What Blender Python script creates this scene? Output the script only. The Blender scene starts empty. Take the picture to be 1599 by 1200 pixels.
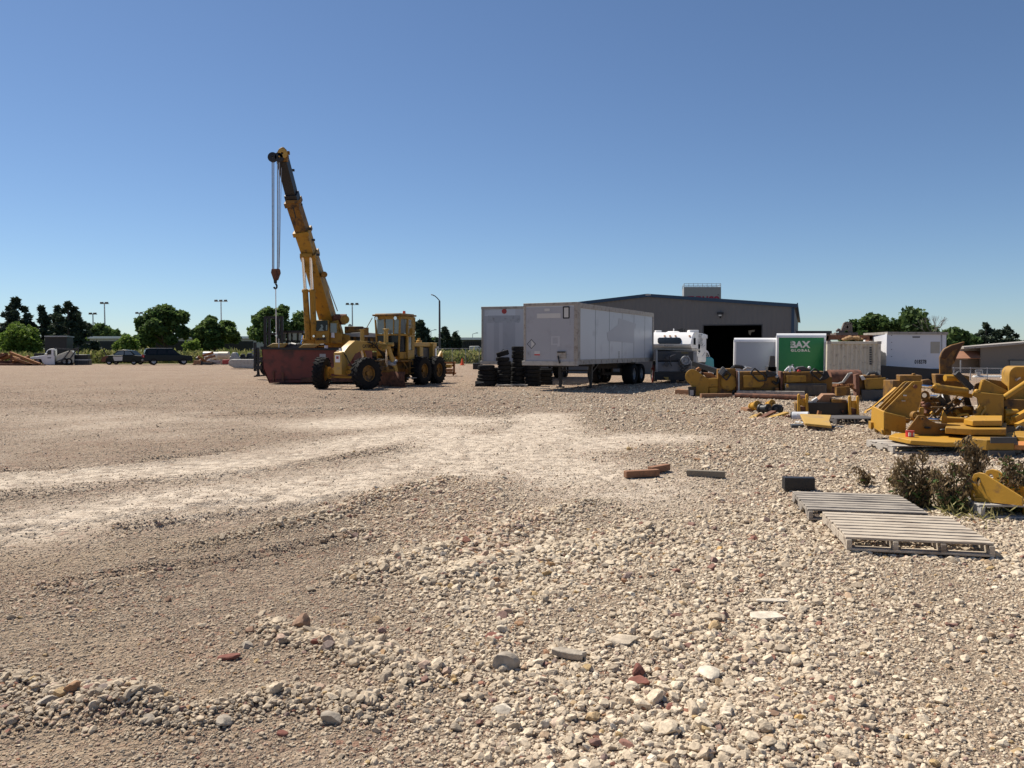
import bpy, bmesh, math, random
import numpy as np
from mathutils import Matrix, Vector, Euler
sin, cos, pi, rad = math.sin, math.cos, math.pi, math.radians
random.seed(7)
S = bpy.context.scene
COL = S.collection
F = 1220.0; EYE = 1.65; TH = math.atan(54 / F)
ST, CT = sin(TH), cos(TH)

def PX(px, py, Y):                       # photo pixel -> world point at distance Y
    u = (px - 799.5) / F; v = (600 - py) / F
    k = Y / (CT + v * ST)
    return Vector((u * k, Y, EYE + k * (-ST + v * CT)))
def G(px, py):                           # photo pixel -> ground point
    u = (px - 799.5) / F; v = (600 - py) / F
    k = -EYE / (-ST + v * CT)
    return Vector((u * k, k * (CT + v * ST), 0))

# ---------------------------------------------------------------- mesh helper
class MB:
    def __init__(s, local=False):
        s.v = []; s.f = []; s.local = local; s.cut = []
    def add(s, vs, fs):
        n = len(s.v); s.cut.append((n, len(s.f))); s.v += [Vector(p) for p in vs]; s.f += [[n + i for i in f] for f in fs]; return s
    def box(s, c, d, M=None):
        x, y, z = d[0] / 2, d[1] / 2, d[2] / 2
        vs = [Vector((a, b, e)) for a in (-x, x) for b in (-y, y) for e in (-z, z)]
        if M is not None: vs = [M @ p for p in vs]
        vs = [p + Vector(c) for p in vs]
        return s.add(vs, [(0, 1, 3, 2), (4, 6, 7, 5), (0, 4, 5, 1), (2, 3, 7, 6), (0, 2, 6, 4), (1, 5, 7, 3)])
    def bb(s, x0, x1, y0, y1, z0, z1):
        return s.box(((x0 + x1) / 2, (y0 + y1) / 2, (z0 + z1) / 2), (abs(x1 - x0), abs(y1 - y0), abs(z1 - z0)))
    def prism(s, pts, d):
        pts = [Vector(p) for p in pts]; d = Vector(d); n = len(pts)
        nrm = Vector((0, 0, 0))
        for i in range(n): nrm += (pts[i] - pts[0]).cross(pts[(i + 1) % n] - pts[0])
        if nrm.dot(d) > 0: pts = pts[::-1]
        return s.add(pts + [p + d for p in pts],
                     [list(range(n)), list(range(2 * n - 1, n - 1, -1))] + [(i, i + n, (i + 1) % n + n, (i + 1) % n) for i in range(n)])
    def pp(s, pts, Y, t):                # outline in photo pixels at distance Y, thickness t (metres)
        c = sum(a for a, b in pts) / len(pts)   # depth is sheared along the camera ray, so side faces mostly stay hidden
        return s.prism([PX(a, b, Y) for a, b in pts], (.7 * t * (c - 799.5) / F, t, 0))
    def pb(s, x0, y0, x1, y1, Y, t):
        return s.pp([(x0, y0), (x1, y0), (x1, y1), (x0, y1)], Y, t)
    def cyl(s, p0, p1, r0, r1=None, n=12, caps=True):
        p0, p1 = Vector(p0), Vector(p1); r1 = r0 if r1 is None else r1
        a = (p1 - p0).normalized(); b = a.orthogonal().normalized(); c = a.cross(b)
        vs = []
        for p, r in ((p0, r0), (p1, r1)):
            for i in range(n):
                t = 2 * pi * i / n; vs.append(p + (b * cos(t) + c * sin(t)) * r)
        fs = [(i, (i + 1) % n, (i + 1) % n + n, i + n) for i in range(n)]
        if caps: fs += [list(range(n - 1, -1, -1)), list(range(n, 2 * n))]
        return s.add(vs, fs)
    def tube(s, pts, r, n=6):
        pts = [Vector(p) for p in pts]
        for a, b in zip(pts, pts[1:]):
            if (b - a).length > 1e-5: s.cyl(a, b, r, r, n)
        return s
    def bar(s, p0, p1, w, h, up=(0, 0, 1)):
        p0, p1 = Vector(p0), Vector(p1); a = p1 - p0; L = a.length; a.normalize()
        u = Vector(up); b = a.cross(u)
        if b.length < 1e-4: b = a.orthogonal()
        b.normalize(); c = b.cross(a)
        M = Matrix((a, b, c)).transposed()
        return s.box((p0 + p1) / 2, (L, w, h), M)
    def lathe(s, c, axis, prof, n=24, closed=True):   # prof: (r, h) pairs
        c = Vector(c); a = Vector(axis).normalized(); b = a.orthogonal().normalized(); e = a.cross(b)
        m = len(prof); vs = []
        for i in range(n):
            t = 2 * pi * i / n; d = b * cos(t) + e * sin(t)
            vs += [c + d * r + a * h for r, h in prof]
        fs = []
        for i in range(n):
            j = (i + 1) % n
            for k in range(m if closed else m - 1):
                l = (k + 1) % m
                fs.append((i * m + k, j * m + k, j * m + l, i * m + l))
        return s.add(vs, fs)
    def ball(s, c, r, n=10, m=6):
        c = Vector(c); r = Vector(r) if hasattr(r, '__len__') else Vector((r, r, r))
        prof = [(sin(pi * k / m), -cos(pi * k / m)) for k in range(m + 1)]
        vs = [c + Vector((q * cos(2 * pi * i / n) * r.x, q * sin(2 * pi * i / n) * r.y, h * r.z)) for i in range(n) for q, h in prof]
        fs = [(i * (m + 1) + k, ((i + 1) % n) * (m + 1) + k, ((i + 1) % n) * (m + 1) + k + 1, i * (m + 1) + k + 1) for i in range(n) for k in range(m)]
        return s.add(vs, fs)

RM = {}
def tag(o, label=None, cat=None, group=None, kind=None):
    if label: o['label'] = label
    if cat: o['category'] = cat
    if group: o['group'] = group
    if kind or label: o['kind'] = kind or 'thing'
    return o
def thing(name, label, cat, loc=(0, 0, 0), rz=0, group=None):
    o = bpy.data.objects.new(name, None); COL.objects.link(o)
    o.location = loc; o.rotation_euler = (0, 0, rz); o.empty_display_size = .2
    RM[o.name] = Matrix.Translation(Vector(loc)) @ Matrix.Rotation(rz, 4, 'Z')
    return tag(o, label, cat, group)
def root(o):
    while o.parent: o = o.parent
    return o
def finish(me, smooth, recalc=True):
    bm = bmesh.new(); bm.from_mesh(me)
    if recalc: bmesh.ops.recalc_face_normals(bm, faces=bm.faces)
    bm.to_mesh(me); bm.free()
    if smooth:
        me.shade_smooth(); me.set_sharp_from_angle(angle=rad(smooth))
WHOLE = {'slats', 'railing', 'cab_frame', 'bays', 'ribs', 'radiator_fins', 'striping', 'wire_mesh', 'rail', 'side_letters', 'side_print', 'small_print', 'logo_stripes', 'rivet', 'crown', 'leaves', 'lettering', 'trunk', 'stems', 'frame', 'cab_guard', 'deck_boards', 'branches', 'wall', 'side_code', 'number', 'base_frame', 'panel_seam'}
def pieces(mb):                          # groups of shapes that lie apart from one another
    cuts = mb.cut + [(len(mb.v), len(mb.f))]; bx = []
    for (a, _), (b, _) in zip(cuts, cuts[1:]):
        p = mb.v[a:b]; bx.append([[min(q[k] for q in p) for k in range(3)], [max(q[k] for q in p) for k in range(3)]])
    n = len(bx); g = list(range(n)); big = [max(h - l for l, h in zip(*b)) for b in bx]
    def top(i):
        while g[i] != i: i = g[i]
        return i
    for i in range(n):
        for j in range(i):
            d = math.sqrt(sum(max(0, bx[i][0][k] - bx[j][1][k], bx[j][0][k] - bx[i][1][k]) ** 2 for k in range(3)))
            if d < max(.02, .3 * max(big[i], big[j])): g[top(i)] = top(j)
    out = {}
    for i in range(n): out.setdefault(top(i), []).append(i)
    res = []
    for ids in out.values():
        q = MB(mb.local)
        for i in ids:
            (a, f0), (b, f1) = cuts[i], cuts[i + 1]; q.add(mb.v[a:b], [[k - a for k in f] for f in mb.f[f0:f1]])
        res.append(q)
    return res
def obj(name, mb, m, parent=None, bev=0, smooth=35, label=None):
    if parent and name not in WHOLE and 1 < len(mb.cut) < 80:
        ps = pieces(mb)
        if len(ps) > 1: return [obj_one(name, q, m, parent, bev, smooth, label) for q in ps][0]
    return obj_one(name, mb, m, parent, bev, smooth, label)
def obj_one(name, mb, m, parent=None, bev=0, smooth=35, label=None):
    me = bpy.data.meshes.new(name)
    me.from_pydata([tuple(p) for p in mb.v], [], mb.f)
    finish(me, smooth)
    me.materials.append(m)
    o = bpy.data.objects.new(name, me); COL.objects.link(o)
    if parent:
        o.parent = parent
        if not mb.local:
            R = RM.get(root(parent).name, Matrix.Identity(4))
            me.transform(R.inverted())
    elif not mb.local:
        xs = [p.x for p in mb.v]; ys = [p.y for p in mb.v]; zs = [p.z for p in mb.v]
        c = Vector(((min(xs) + max(xs)) / 2, (min(ys) + max(ys)) / 2, min(zs)))
        me.transform(Matrix.Translation(-c)); o.location = c
        RM[o.name] = Matrix.Translation(c)
    if bev:
        b = o.modifiers.new('bevel', 'BEVEL'); b.width = bev; b.segments = 2; b.limit_method = 'ANGLE'; b.angle_limit = rad(40)
    if label: o['label'] = label
    return o
def solo(name, mb, m, label, cat, group=None, bev=0, smooth=35):
    return tag(obj(name, mb, m, None, bev, smooth), label, cat, group)
def dup(o, loc, rz=None, label=None):
    c = o.copy(); COL.objects.link(c); c.location = loc
    if rz is not None: c.rotation_euler = (0, 0, rz)
    if label: c['label'] = label
    def rec(a, b):
        for ch in list(a.children):
            d = ch.copy(); COL.objects.link(d); d.parent = b; rec(ch, d)
    rec(o, c)
    return c
def text_mb(txt, size, M, ext=.004, bold=.0, align='LEFT', sx=1.0, spacing=1.0):
    cu = bpy.data.curves.new('txt', 'FONT'); cu.body = txt; cu.size = size; cu.extrude = ext; cu.offset = bold
    cu.align_x = align; cu.space_character = spacing; cu.resolution_u = 3
    ob = bpy.data.objects.new('txt', cu); COL.objects.link(ob)
    bpy.context.view_layer.update()
    me = bpy.data.meshes.new_from_object(ob.evaluated_get(bpy.context.evaluated_depsgraph_get()))
    mb = MB(); mb.v = [M @ Vector((v.co.x * sx, v.co.y, v.co.z)) for v in me.vertices]; mb.f = [list(p.vertices) for p in me.polygons]
    bpy.data.objects.remove(ob); bpy.data.meshes.remove(me)
    return mb
FACE = Matrix.Rotation(pi / 2, 4, 'X')    # text standing upright facing -Y

# ---------------------------------------------------------------- materials
def mat(name, col, rough=.6, metal=0., var=.18, scale=3., col2=None, amt=.35, scale2=5., bump=.1, bscale=30., trans=0., spec=.4, stretch=None):
    m = bpy.data.materials.new(name); m.use_nodes = True
    nt = m.node_tree; N = nt.nodes; L = nt.links; bs = N['Principled BSDF']
    tc = N.new('ShaderNodeTexCoord')
    if stretch:
        mp = N.new('ShaderNodeMapping'); mp.inputs['Scale'].default_value = stretch; L.new(tc.outputs['Object'], mp.inputs['Vector']); tc = type('T', (), {'outputs': {'Object': mp.outputs['Vector']}})
    n1 = N.new('ShaderNodeTexNoise'); n1.inputs['Scale'].default_value = scale; n1.inputs['Detail'].default_value = 6
    L.new(tc.outputs['Object'], n1.inputs['Vector'])
    mx = N.new('ShaderNodeMix'); mx.data_type = 'RGBA'
    mx.inputs['A'].default_value = (*[c * (1 - var) for c in col], 1); mx.inputs['B'].default_value = (*[min(1, c * (1 + var)) for c in col], 1)
    L.new(n1.outputs['Fac'], mx.inputs['Factor'])
    out = mx.outputs['Result']
    if col2:
        n2 = N.new('ShaderNodeTexNoise'); n2.inputs['Scale'].default_value = scale2; n2.inputs['Detail'].default_value = 8; n2.inputs['Roughness'].default_value = .65
        L.new(tc.outputs['Object'], n2.inputs['Vector'])
        r = N.new('ShaderNodeMapRange'); r.inputs['From Min'].default_value = .68 - amt * .45; r.inputs['From Max'].default_value = .80 - amt * .35
        L.new(n2.outputs['Fac'], r.inputs['Value'])
        m2 = N.new('ShaderNodeMix'); m2.data_type = 'RGBA'; m2.inputs['B'].default_value = (*col2, 1)
        L.new(r.outputs['Result'], m2.inputs['Factor']); L.new(out, m2.inputs['A']); out = m2.outputs['Result']
    L.new(out, bs.inputs['Base Color'])
    bs.inputs['Roughness'].default_value = rough; bs.inputs['Metallic'].default_value = metal
    bs.inputs['Specular IOR Level'].default_value = spec
    if trans: bs.inputs['Transmission Weight'].default_value = trans
    if bump:
        n3 = N.new('ShaderNodeTexNoise'); n3.inputs['Scale'].default_value = bscale; n3.inputs['Detail'].default_value = 4
        L.new(tc.outputs['Object'], n3.inputs['Vector'])
        b = N.new('ShaderNodeBump'); b.inputs['Strength'].default_value = bump; b.inputs['Distance'].default_value = .01
        L.new(n3.outputs['Fac'], b.inputs['Height']); L.new(b.outputs['Normal'], bs.inputs['Normal'])
    return m
YEL = mat('yellow_paint', (.37, .205, .033), .55, spec=.25, col2=(.12, .075, .035), amt=.34, scale2=3.2)
YELP = mat('pale_yellow_paint', (.47, .29, .065), .5, col2=(.33, .22, .10), amt=.35, scale2=3)
YELN = mat('new_yellow_paint', (.47, .25, .028), .45, var=.14, col2=(.22, .12, .045), amt=.22, scale2=6)
YELD = mat('dirty_yellow_paint', (.24, .125, .028), .6, spec=.25, col2=(.07, .045, .03), amt=.5, scale2=3)
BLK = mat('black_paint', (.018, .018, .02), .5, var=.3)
RUB = mat('rubber', (.013, .013, .014), .85, var=.4, spec=.15, col2=(.04, .035, .03), amt=.2, scale2=9, bump=.3)
WHT = mat('white_paint', (.78, .78, .78), .4, var=.05, col2=(.5, .47, .42), amt=.15)
GELW = mat('white_gelcoat', (.83, .82, .80), .3, var=.03)
GRY = mat('grey_metal', (.33, .34, .36), .45, metal=.3, var=.15, col2=(.18, .17, .16), amt=.3)
DGRY = mat('dark_grey_metal', (.06, .062, .066), .55, var=.3, col2=(.10, .08, .06), amt=.3)
CHR = mat('chrome', (.75, .76, .78), .15, metal=1., var=.04, bump=0)
RST = mat('rust', (.17, .075, .045), .85, var=.35, col2=(.075, .035, .025), amt=.5, bump=.3)
RSTO = mat('orange_rust', (.30, .13, .045), .85, var=.35, col2=(.12, .05, .03), amt=.45, bump=.3)
REDB = mat('red_oxide_paint', (.17, .045, .035), .6, var=.3, col2=(.055, .03, .025), amt=.42, scale=1.2, scale2=1.6, bump=.25, bscale=8)
WOODG = mat('weathered_wood', (.42, .38, .33), .85, var=.3, scale=8, col2=(.24, .20, .17), amt=.35, bump=.4, bscale=50)
WOODB = mat('brown_wood', (.28, .15, .08), .8, var=.35, scale=6, col2=(.14, .08, .05), amt=.35, bump=.4, bscale=40)
GLS = mat('dark_glass', (.012, .015, .018), .12, var=.1, bump=0, spec=.3)
GLL = mat('sky_glass', (.16, .19, .19), .08, var=.15, bump=0, spec=.9)
RED = mat('red_paint', (.55, .03, .03), .4)
REDD = mat('faded_red', (.33, .05, .045), .6)
ORG = mat('orange_plastic', (.8, .12, .03), .3)
STEEL = mat('galvanised', (.42, .43, .44), .5, metal=.5)
CONC = mat('concrete', (.44, .42, .38), .9, var=.15, col2=(.30, .28, .25), amt=.4, bump=.3)

# ---------------------------------------------------------------- world, sun, camera
AZ, EL = rad(-50), rad(54)                 # sun bearing from +Y (clockwise) and height
sd = Vector((sin(AZ) * cos(EL), cos(AZ) * cos(EL), sin(EL)))
w = bpy.data.worlds.new('World'); S.world = w; w.use_nodes = True
bg = w.node_tree.nodes['Background']
sky = w.node_tree.nodes.new('ShaderNodeTexSky'); sky.sky_type = 'NISHITA'; sky.sun_disc = False
sky.sun_elevation = EL; sky.sun_rotation = AZ; sky.altitude = 1500; sky.air_density = 1.0; sky.dust_density = .45; sky.ozone_density = 3.5
hs = w.node_tree.nodes.new('ShaderNodeMix'); hs.data_type = 'RGBA'; hs.blend_type = 'MULTIPLY'; hs.inputs['Factor'].default_value = 1; hs.inputs['B'].default_value = (.90, 1.0, 1.09, 1)
w.node_tree.links.new(sky.outputs['Color'], hs.inputs['A']); h2 = w.node_tree.nodes.new('ShaderNodeHueSaturation'); h2.inputs['Saturation'].default_value = .97; w.node_tree.links.new(hs.outputs['Result'], h2.inputs['Color']); w.node_tree.links.new(h2.outputs['Color'], bg.inputs['Color'])
bg.inputs['Strength'].default_value = .064
ld = bpy.data.lights.new('sun', 'SUN'); ld.energy = 5.0; ld.angle = rad(.53); ld.color = (1, .925, .81)
lo = bpy.data.objects.new('sun', ld); COL.objects.link(lo); lo.rotation_euler = (-sd).to_track_quat('-Z', 'Y').to_euler(); lo.location = (0, 0, 60)
cd = bpy.data.cameras.new('camera'); cam = bpy.data.objects.new('camera', cd); COL.objects.link(cam)
cd.sensor_fit = 'HORIZONTAL'; cd.sensor_width = 36; cd.lens = 36 * F / 1599; cd.clip_end = 6000; cd.clip_start = .05
cam.location = (0, 0, EYE); cam.rotation_euler = (pi / 2 - TH, 0, 0)
S.camera = cam
S.view_settings.view_transform = 'Standard'; S.view_settings.look = 'None'; S.view_settings.exposure = .5; S.view_settings.gamma = 1
S.cycles.max_bounces = 6

# ---------------------------------------------------------------- the ground
rng = np.random.default_rng(3)
_tab = rng.random((256, 256))
def vnoise(x, y, s):
    x = np.asarray(x) * s + 57.3; y = np.asarray(y) * s + 91.7
    xi = np.floor(x).astype(int); yi = np.floor(y).astype(int); fx = x - xi; fy = y - yi
    fx = fx * fx * (3 - 2 * fx); fy = fy * fy * (3 - 2 * fy)
    g = lambda a, b: _tab[a % 256, b % 256]
    return (g(xi, yi) * (1 - fx) + g(xi + 1, yi) * fx) * (1 - fy) + (g(xi, yi + 1) * (1 - fx) + g(xi + 1, yi + 1) * fx) * fy
def fbm(x, y, s, o=4):
    a = 0; w_ = 0
    for k in range(o): a = a + vnoise(x, y, s * 2 ** k) * .55 ** k; w_ += .55 ** k
    return a / w_
def dline(x, y, px):
    P = [G(a, b) for a, b in px]; d = np.full(np.shape(x), 1e9); sg = np.zeros(np.shape(x))
    for a, b in zip(P, P[1:]):
        ex, ey = b.x - a.x, b.y - a.y; L2 = ex * ex + ey * ey
        t = np.clip(((x - a.x) * ex + (y - a.y) * ey) / L2, 0, 1)
        qx, qy = x - (a.x + t * ex), y - (a.y + t * ey); q = np.hypot(qx, qy)
        s_ = np.sign(ex * qy - ey * qx)
        k = q < d; d = np.where(k, q, d); sg = np.where(k, s_, sg)
    return d, sg
DUST = [([(-150, 775), (150, 745), (300, 731), (450, 711), (600, 688), (700, 668)], .55), ([(-150, 835), (150, 800), (300, 782), (500, 755), (640, 725), (760, 690)], .55),
        ([(550, 662), (640, 657), (740, 660)], .8), ([(700, 690), (790, 705), (880, 735), (950, 760)], .8), ([(800, 730), (870, 700), (960, 690), (1060, 685)], .5), ([(730, 740), (830, 690), (850, 650)], .5),
        ]
BARE = [([(-60, 985), (80, 1000), (330, 1080)], .2), ([(-60, 1165), (150, 1185)], .2), ([(1480, 900), (1530, 1010), (1560, 1060), (1600, 1150)], .3), ([(-80, 890), (150, 870), (300, 850)], .3), ([(1000, 900), (900, 960)], .15)]
RUT = [([(-150, 748), (120, 733), (240, 720), (380, 700)], .12), ([(-100, 790), (165, 762), (330, 745), (550, 715), (640, 700)], .12), ([(110, 918), (300, 885), (430, 862), (560, 838)], .09),
       ([(0, 835), (200, 812), (420, 780)], .1), ([(200, 830), (420, 800), (560, 770)], .09), ([(300, 650), (520, 640), (700, 640)], .2)]
BERM = [([(295, 856), (400, 835), (510, 805), (620, 768), (700, 750)], .2), ([(560, 900), (700, 860), (830, 815), (930, 785)], .2), ([(700, 905), (820, 870), (930, 855), (1000, 830)], .2),
        ([(20, 1130), (180, 1115), (300, 1130), (420, 1100), (560, 1110)], .14), ([(-40, 1075), (100, 1090), (220, 1110)], .16), ([(430, 985), (520, 1010), (640, 1060)], .15), ([(120, 915), (280, 890)], .05)]
def fields(x, y):
    x = np.asarray(x, float); y = np.asarray(y, float)
    wob = (fbm(x, y, .8, 3) - .5) * .5
    dust = np.zeros_like(x); h = (fbm(x, y, .35, 3) - .5) * .07 + (fbm(x, y, 1.6, 3) - .5) * .05 + (fbm(x, y, 6, 2) - .5) * .018
    berm = np.zeros_like(x)
    for px, w_ in DUST:
        d, _ = dline(x, y, px); w2 = w_ * 1.9; d = np.abs(d + wob * 1.8 * np.clip(w_, .2, 1))
        dust = np.maximum(dust, 1.1 * np.exp(-(d / w2) ** 2))
    bare = np.zeros_like(x)
    for px, w_ in BARE:
        d, _ = dline(x, y, px); d = np.abs(d + wob * 1.2 * w_ * 3); bare = np.maximum(bare, np.exp(-(d / (w_ * 1.5)) ** 2) * np.clip(.4 + 1.1 * fbm(x, y, 1.9, 3), 0, 1))
    for px, w_ in RUT:
        d, _ = dline(x, y, px)
        k = np.exp(-(d / w_) ** 2); h -= k * .055; h += np.exp(-((d - w_ * 2) / w_) ** 2) * .032; berm = np.maximum(berm, .5 * np.exp(-((d - w_ * 1.5) / w_) ** 2) * np.clip(2.4 * fbm(x, y, 1.3, 3) - .62, 0, 1))
    for px, w_ in BERM:
        d, _ = dline(x, y, px); d = np.abs(d + wob * w_)
        k = np.exp(-(d / w_) ** 2); h += k * .045 * (.5 + fbm(x, y, 2.5, 3)); berm = np.maximum(berm, k)
    dust = np.clip(dust * (.6 + .8 * fbm(x, y, 1.1, 4)) + .45 * np.clip(fbm(x + 40, y, .28, 4) - .56, 0, 1) * 4 * np.clip((14 - abs(y - 16)) / 10, 0, 1), 0, 1)
    h *= np.clip(1 - (y - 14) / 14, .45, 1)
    q = np.clip((x / np.maximum(y, 1) - .545) / .03, 0, 1) * np.clip((y - 22) / 12, 0, 1); h -= 1.3 * q * q * (3 - 2 * q)   # the ground falls away behind the big yellow pieces
    ypad = np.clip((13 - y) / 3, 0, 1)
    fields.bare = bare
    return h, dust, berm
def ground_z(x, y): return float(fields(np.array([x]), np.array([y]))[0][0])

def build_ground():
    ns, nt_ = 560, 760
    t = np.linspace(0, 1, nt_); yy = 1.0 * np.exp(t * math.log(900.0)); ss = np.linspace(-1.25, 1.25, ns)
    X = ss[None, :] * (yy[:, None] + 2.2); Y = np.repeat(yy[:, None], ns, 1)
    h, dust, berm = fields(X.ravel(), Y.ravel()); bare = fields.bare
    h = h - np.clip((Y.ravel() - 40) / 100, 0, 1) * .02
    co = np.stack([X.ravel(), Y.ravel(), h], 1)
    i = np.arange(nt_ - 1)[:, None] * ns + np.arange(ns - 1)[None, :]
    q = np.stack([i, i + 1, i + ns + 1, i + ns], -1).reshape(-1, 4)
    nv = len(co)
    R = 4000; ex = np.array([[-R, -R, -.2], [R, -R, -.2], [R, R, -.2], [-R, R, -.2]])
    co = np.concatenate([co, ex]); q = np.concatenate([q, [[nv, nv + 1, nv + 2, nv + 3]]])
    dust = np.concatenate([dust, np.zeros(4)]); berm = np.concatenate([berm, np.zeros(4)]); bare = np.concatenate([bare, np.zeros(4)])
    me = bpy.data.meshes.new('ground'); me.vertices.add(len(co)); me.vertices.foreach_set('co', co.ravel())
    me.loops.add(q.size); me.loops.foreach_set('vertex_index', q.ravel().astype(np.int32))
    me.polygons.add(len(q)); me.polygons.foreach_set('loop_start', np.arange(0, q.size, 4, dtype=np.int32)); me.polygons.foreach_set('use_smooth', np.ones(len(q), bool))
    me.update(); me.validate()
    for nm, a in (('dust', dust), ('berm', berm), ('bare', bare)):
        at = me.attributes.new(nm, 'FLOAT', 'POINT'); at.data.foreach_set('value', a.astype(np.float32))
    o = bpy.data.objects.new('ground', me); COL.objects.link(o); o['kind'] = 'structure'
    m = bpy.data.materials.new('gravel_ground'); m.use_nodes = True; me.materials.append(m)
    nt = m.node_tree; N = nt.nodes; L = nt.links; bs = N['Principled BSDF']; bs.inputs['Roughness'].default_value = .95; bs.inputs['Specular IOR Level'].default_value = .15
    tc = N.new('ShaderNodeTexCoord').outputs['Object']
    def noise(s, d=5, r=.6):
        n = N.new('ShaderNodeTexNoise'); n.inputs['Scale'].default_value = s; n.inputs['Detail'].default_value = d; n.inputs['Roughness'].default_value = r; L.new(tc, n.inputs['Vector']); return n.outputs['Fac']
    def mix(f, a, b):
        n = N.new('ShaderNodeMix'); n.data_type = 'RGBA'
        for k, v_ in (('Factor', f), ('A', a), ('B', b)):
            if hasattr(v_, 'is_linked') or hasattr(v_, 'links'): L.new(v_, n.inputs[k])
            else: n.inputs[k].default_value = v_ if isinstance(v_, float) else (*v_, 1)
        return n.outputs['Result']
    def rmap(v_, a, b, c=0., d=1.):
        n = N.new('ShaderNodeMapRange'); n.inputs['From Min'].default_value = a; n.inputs['From Max'].default_value = b; n.inputs['To Min'].default_value = c; n.inputs['To Max'].default_value = d; L.new(v_, n.inputs['Value']); return n.outputs['Result']
    def mth(op, a, b):
        n = N.new('ShaderNodeMath'); n.operation = op
        for i_, v_ in enumerate((a, b)):
            if isinstance(v_, (int, float)): n.inputs[i_].default_value = v_
            else: L.new(v_, n.inputs[i_])
        return n.outputs[0]
    def attr(nm):
        n = N.new('ShaderNodeAttribute'); n.attribute_name = nm; return n.outputs['Fac']
    big = rmap(noise(.25), .35, .65); mid = rmap(noise(2.2), .3, .7); fine = rmap(noise(28, 3), .25, .75)
    c = mix(big, (.30, .218, .158), (.38, .29, .215))
    c = mix(mth('MULTIPLY', mid, .4), c, (.38, .285, .20)); c = mix(mth('MULTIPLY', rmap(noise(6, 6, .75), .45, .7), .55), c, (.17, .115, .08))
    c = mix(mth('MULTIPLY', rmap(noise(.9), .5, .7), .6), c, (.27, .165, .115))
    c = mix(mth('MULTIPLY', rmap(noise(1.3, 10, .82), .48, .66), .42), c, (.20, .145, .11)); c = mix(mth('MULTIPLY', rmap(noise(3.7, 10, .8), .53, .64), .5), c, (.46, .38, .29))
    # pebbles
    def vor(s):
        v_ = N.new('ShaderNodeTexVoronoi'); v_.inputs['Scale'].default_value = s; L.new(tc, v_.inputs['Vector']); return v_
    v1 = vor(24); v2 = vor(9); v3 = vor(62)
    sep = N.new('ShaderNodeSeparateColor'); L.new(v1.outputs['Color'], sep.inputs[0])
    c = mix(mth('MULTIPLY', rmap(sep.outputs[0], .55, 1.), .55), c, (.52, .42, .31))
    c = mix(mth('MULTIPLY', rmap(sep.outputs[1], .75, 1.), .5), c, (.24, .18, .14))
    c = mix(mth('MULTIPLY', rmap(sep.outputs[2], .93, .97), .5), c, (.30, .13, .09))
    du = mth('MULTIPLY', attr('dust'), rmap(noise(5., 8, .7), .22, .55))
    c = mix(mth('MULTIPLY', du, .86), c, mix(fine, (.56, .47, .37), (.66, .57, .46)))
    c = mix(mth('MULTIPLY', attr('bare'), .75), c, mix(rmap(noise(9, 6, .7), .35, .7), (.43, .335, .235), (.33, .25, .18)))
    pos = N.new('ShaderNodeSeparateXYZ'); L.new(tc, pos.inputs[0])
    far = rmap(mth('ADD', pos.outputs['Y'], mth('MULTIPLY', noise(.12), 9.)), 92, 95)
    green = mix(rmap(noise(.7), .35, .65), (.085, .105, .03), (.19, .17, .07))
    c = mix(far, c, green)
    L.new(c, bs.inputs['Base Color'])
    hgt = mth('ADD', mth('MULTIPLY', v1.outputs['Distance'], -.032), mth('ADD', mth('MULTIPLY', v3.outputs['Distance'], -.018), mth('MULTIPLY', noise(20, 6, .7), .03)))
    hgt = mth('ADD', hgt, mth('MULTIPLY', noise(2.6, 8, .7), .16))
    hgt = mth('ADD', hgt, mth('MULTIPLY', v2.outputs['Distance'], -.012))
    hgt = mth('MULTIPLY', hgt, rmap(du, .2, .9, 1., .45))
    b = N.new('ShaderNodeBump'); b.inputs['Strength'].default_value = 1.; b.inputs['Distance'].default_value = 1.
    L.new(hgt, b.inputs['Height']); L.new(b.outputs['Normal'], bs.inputs['Normal'])
build_ground()

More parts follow.
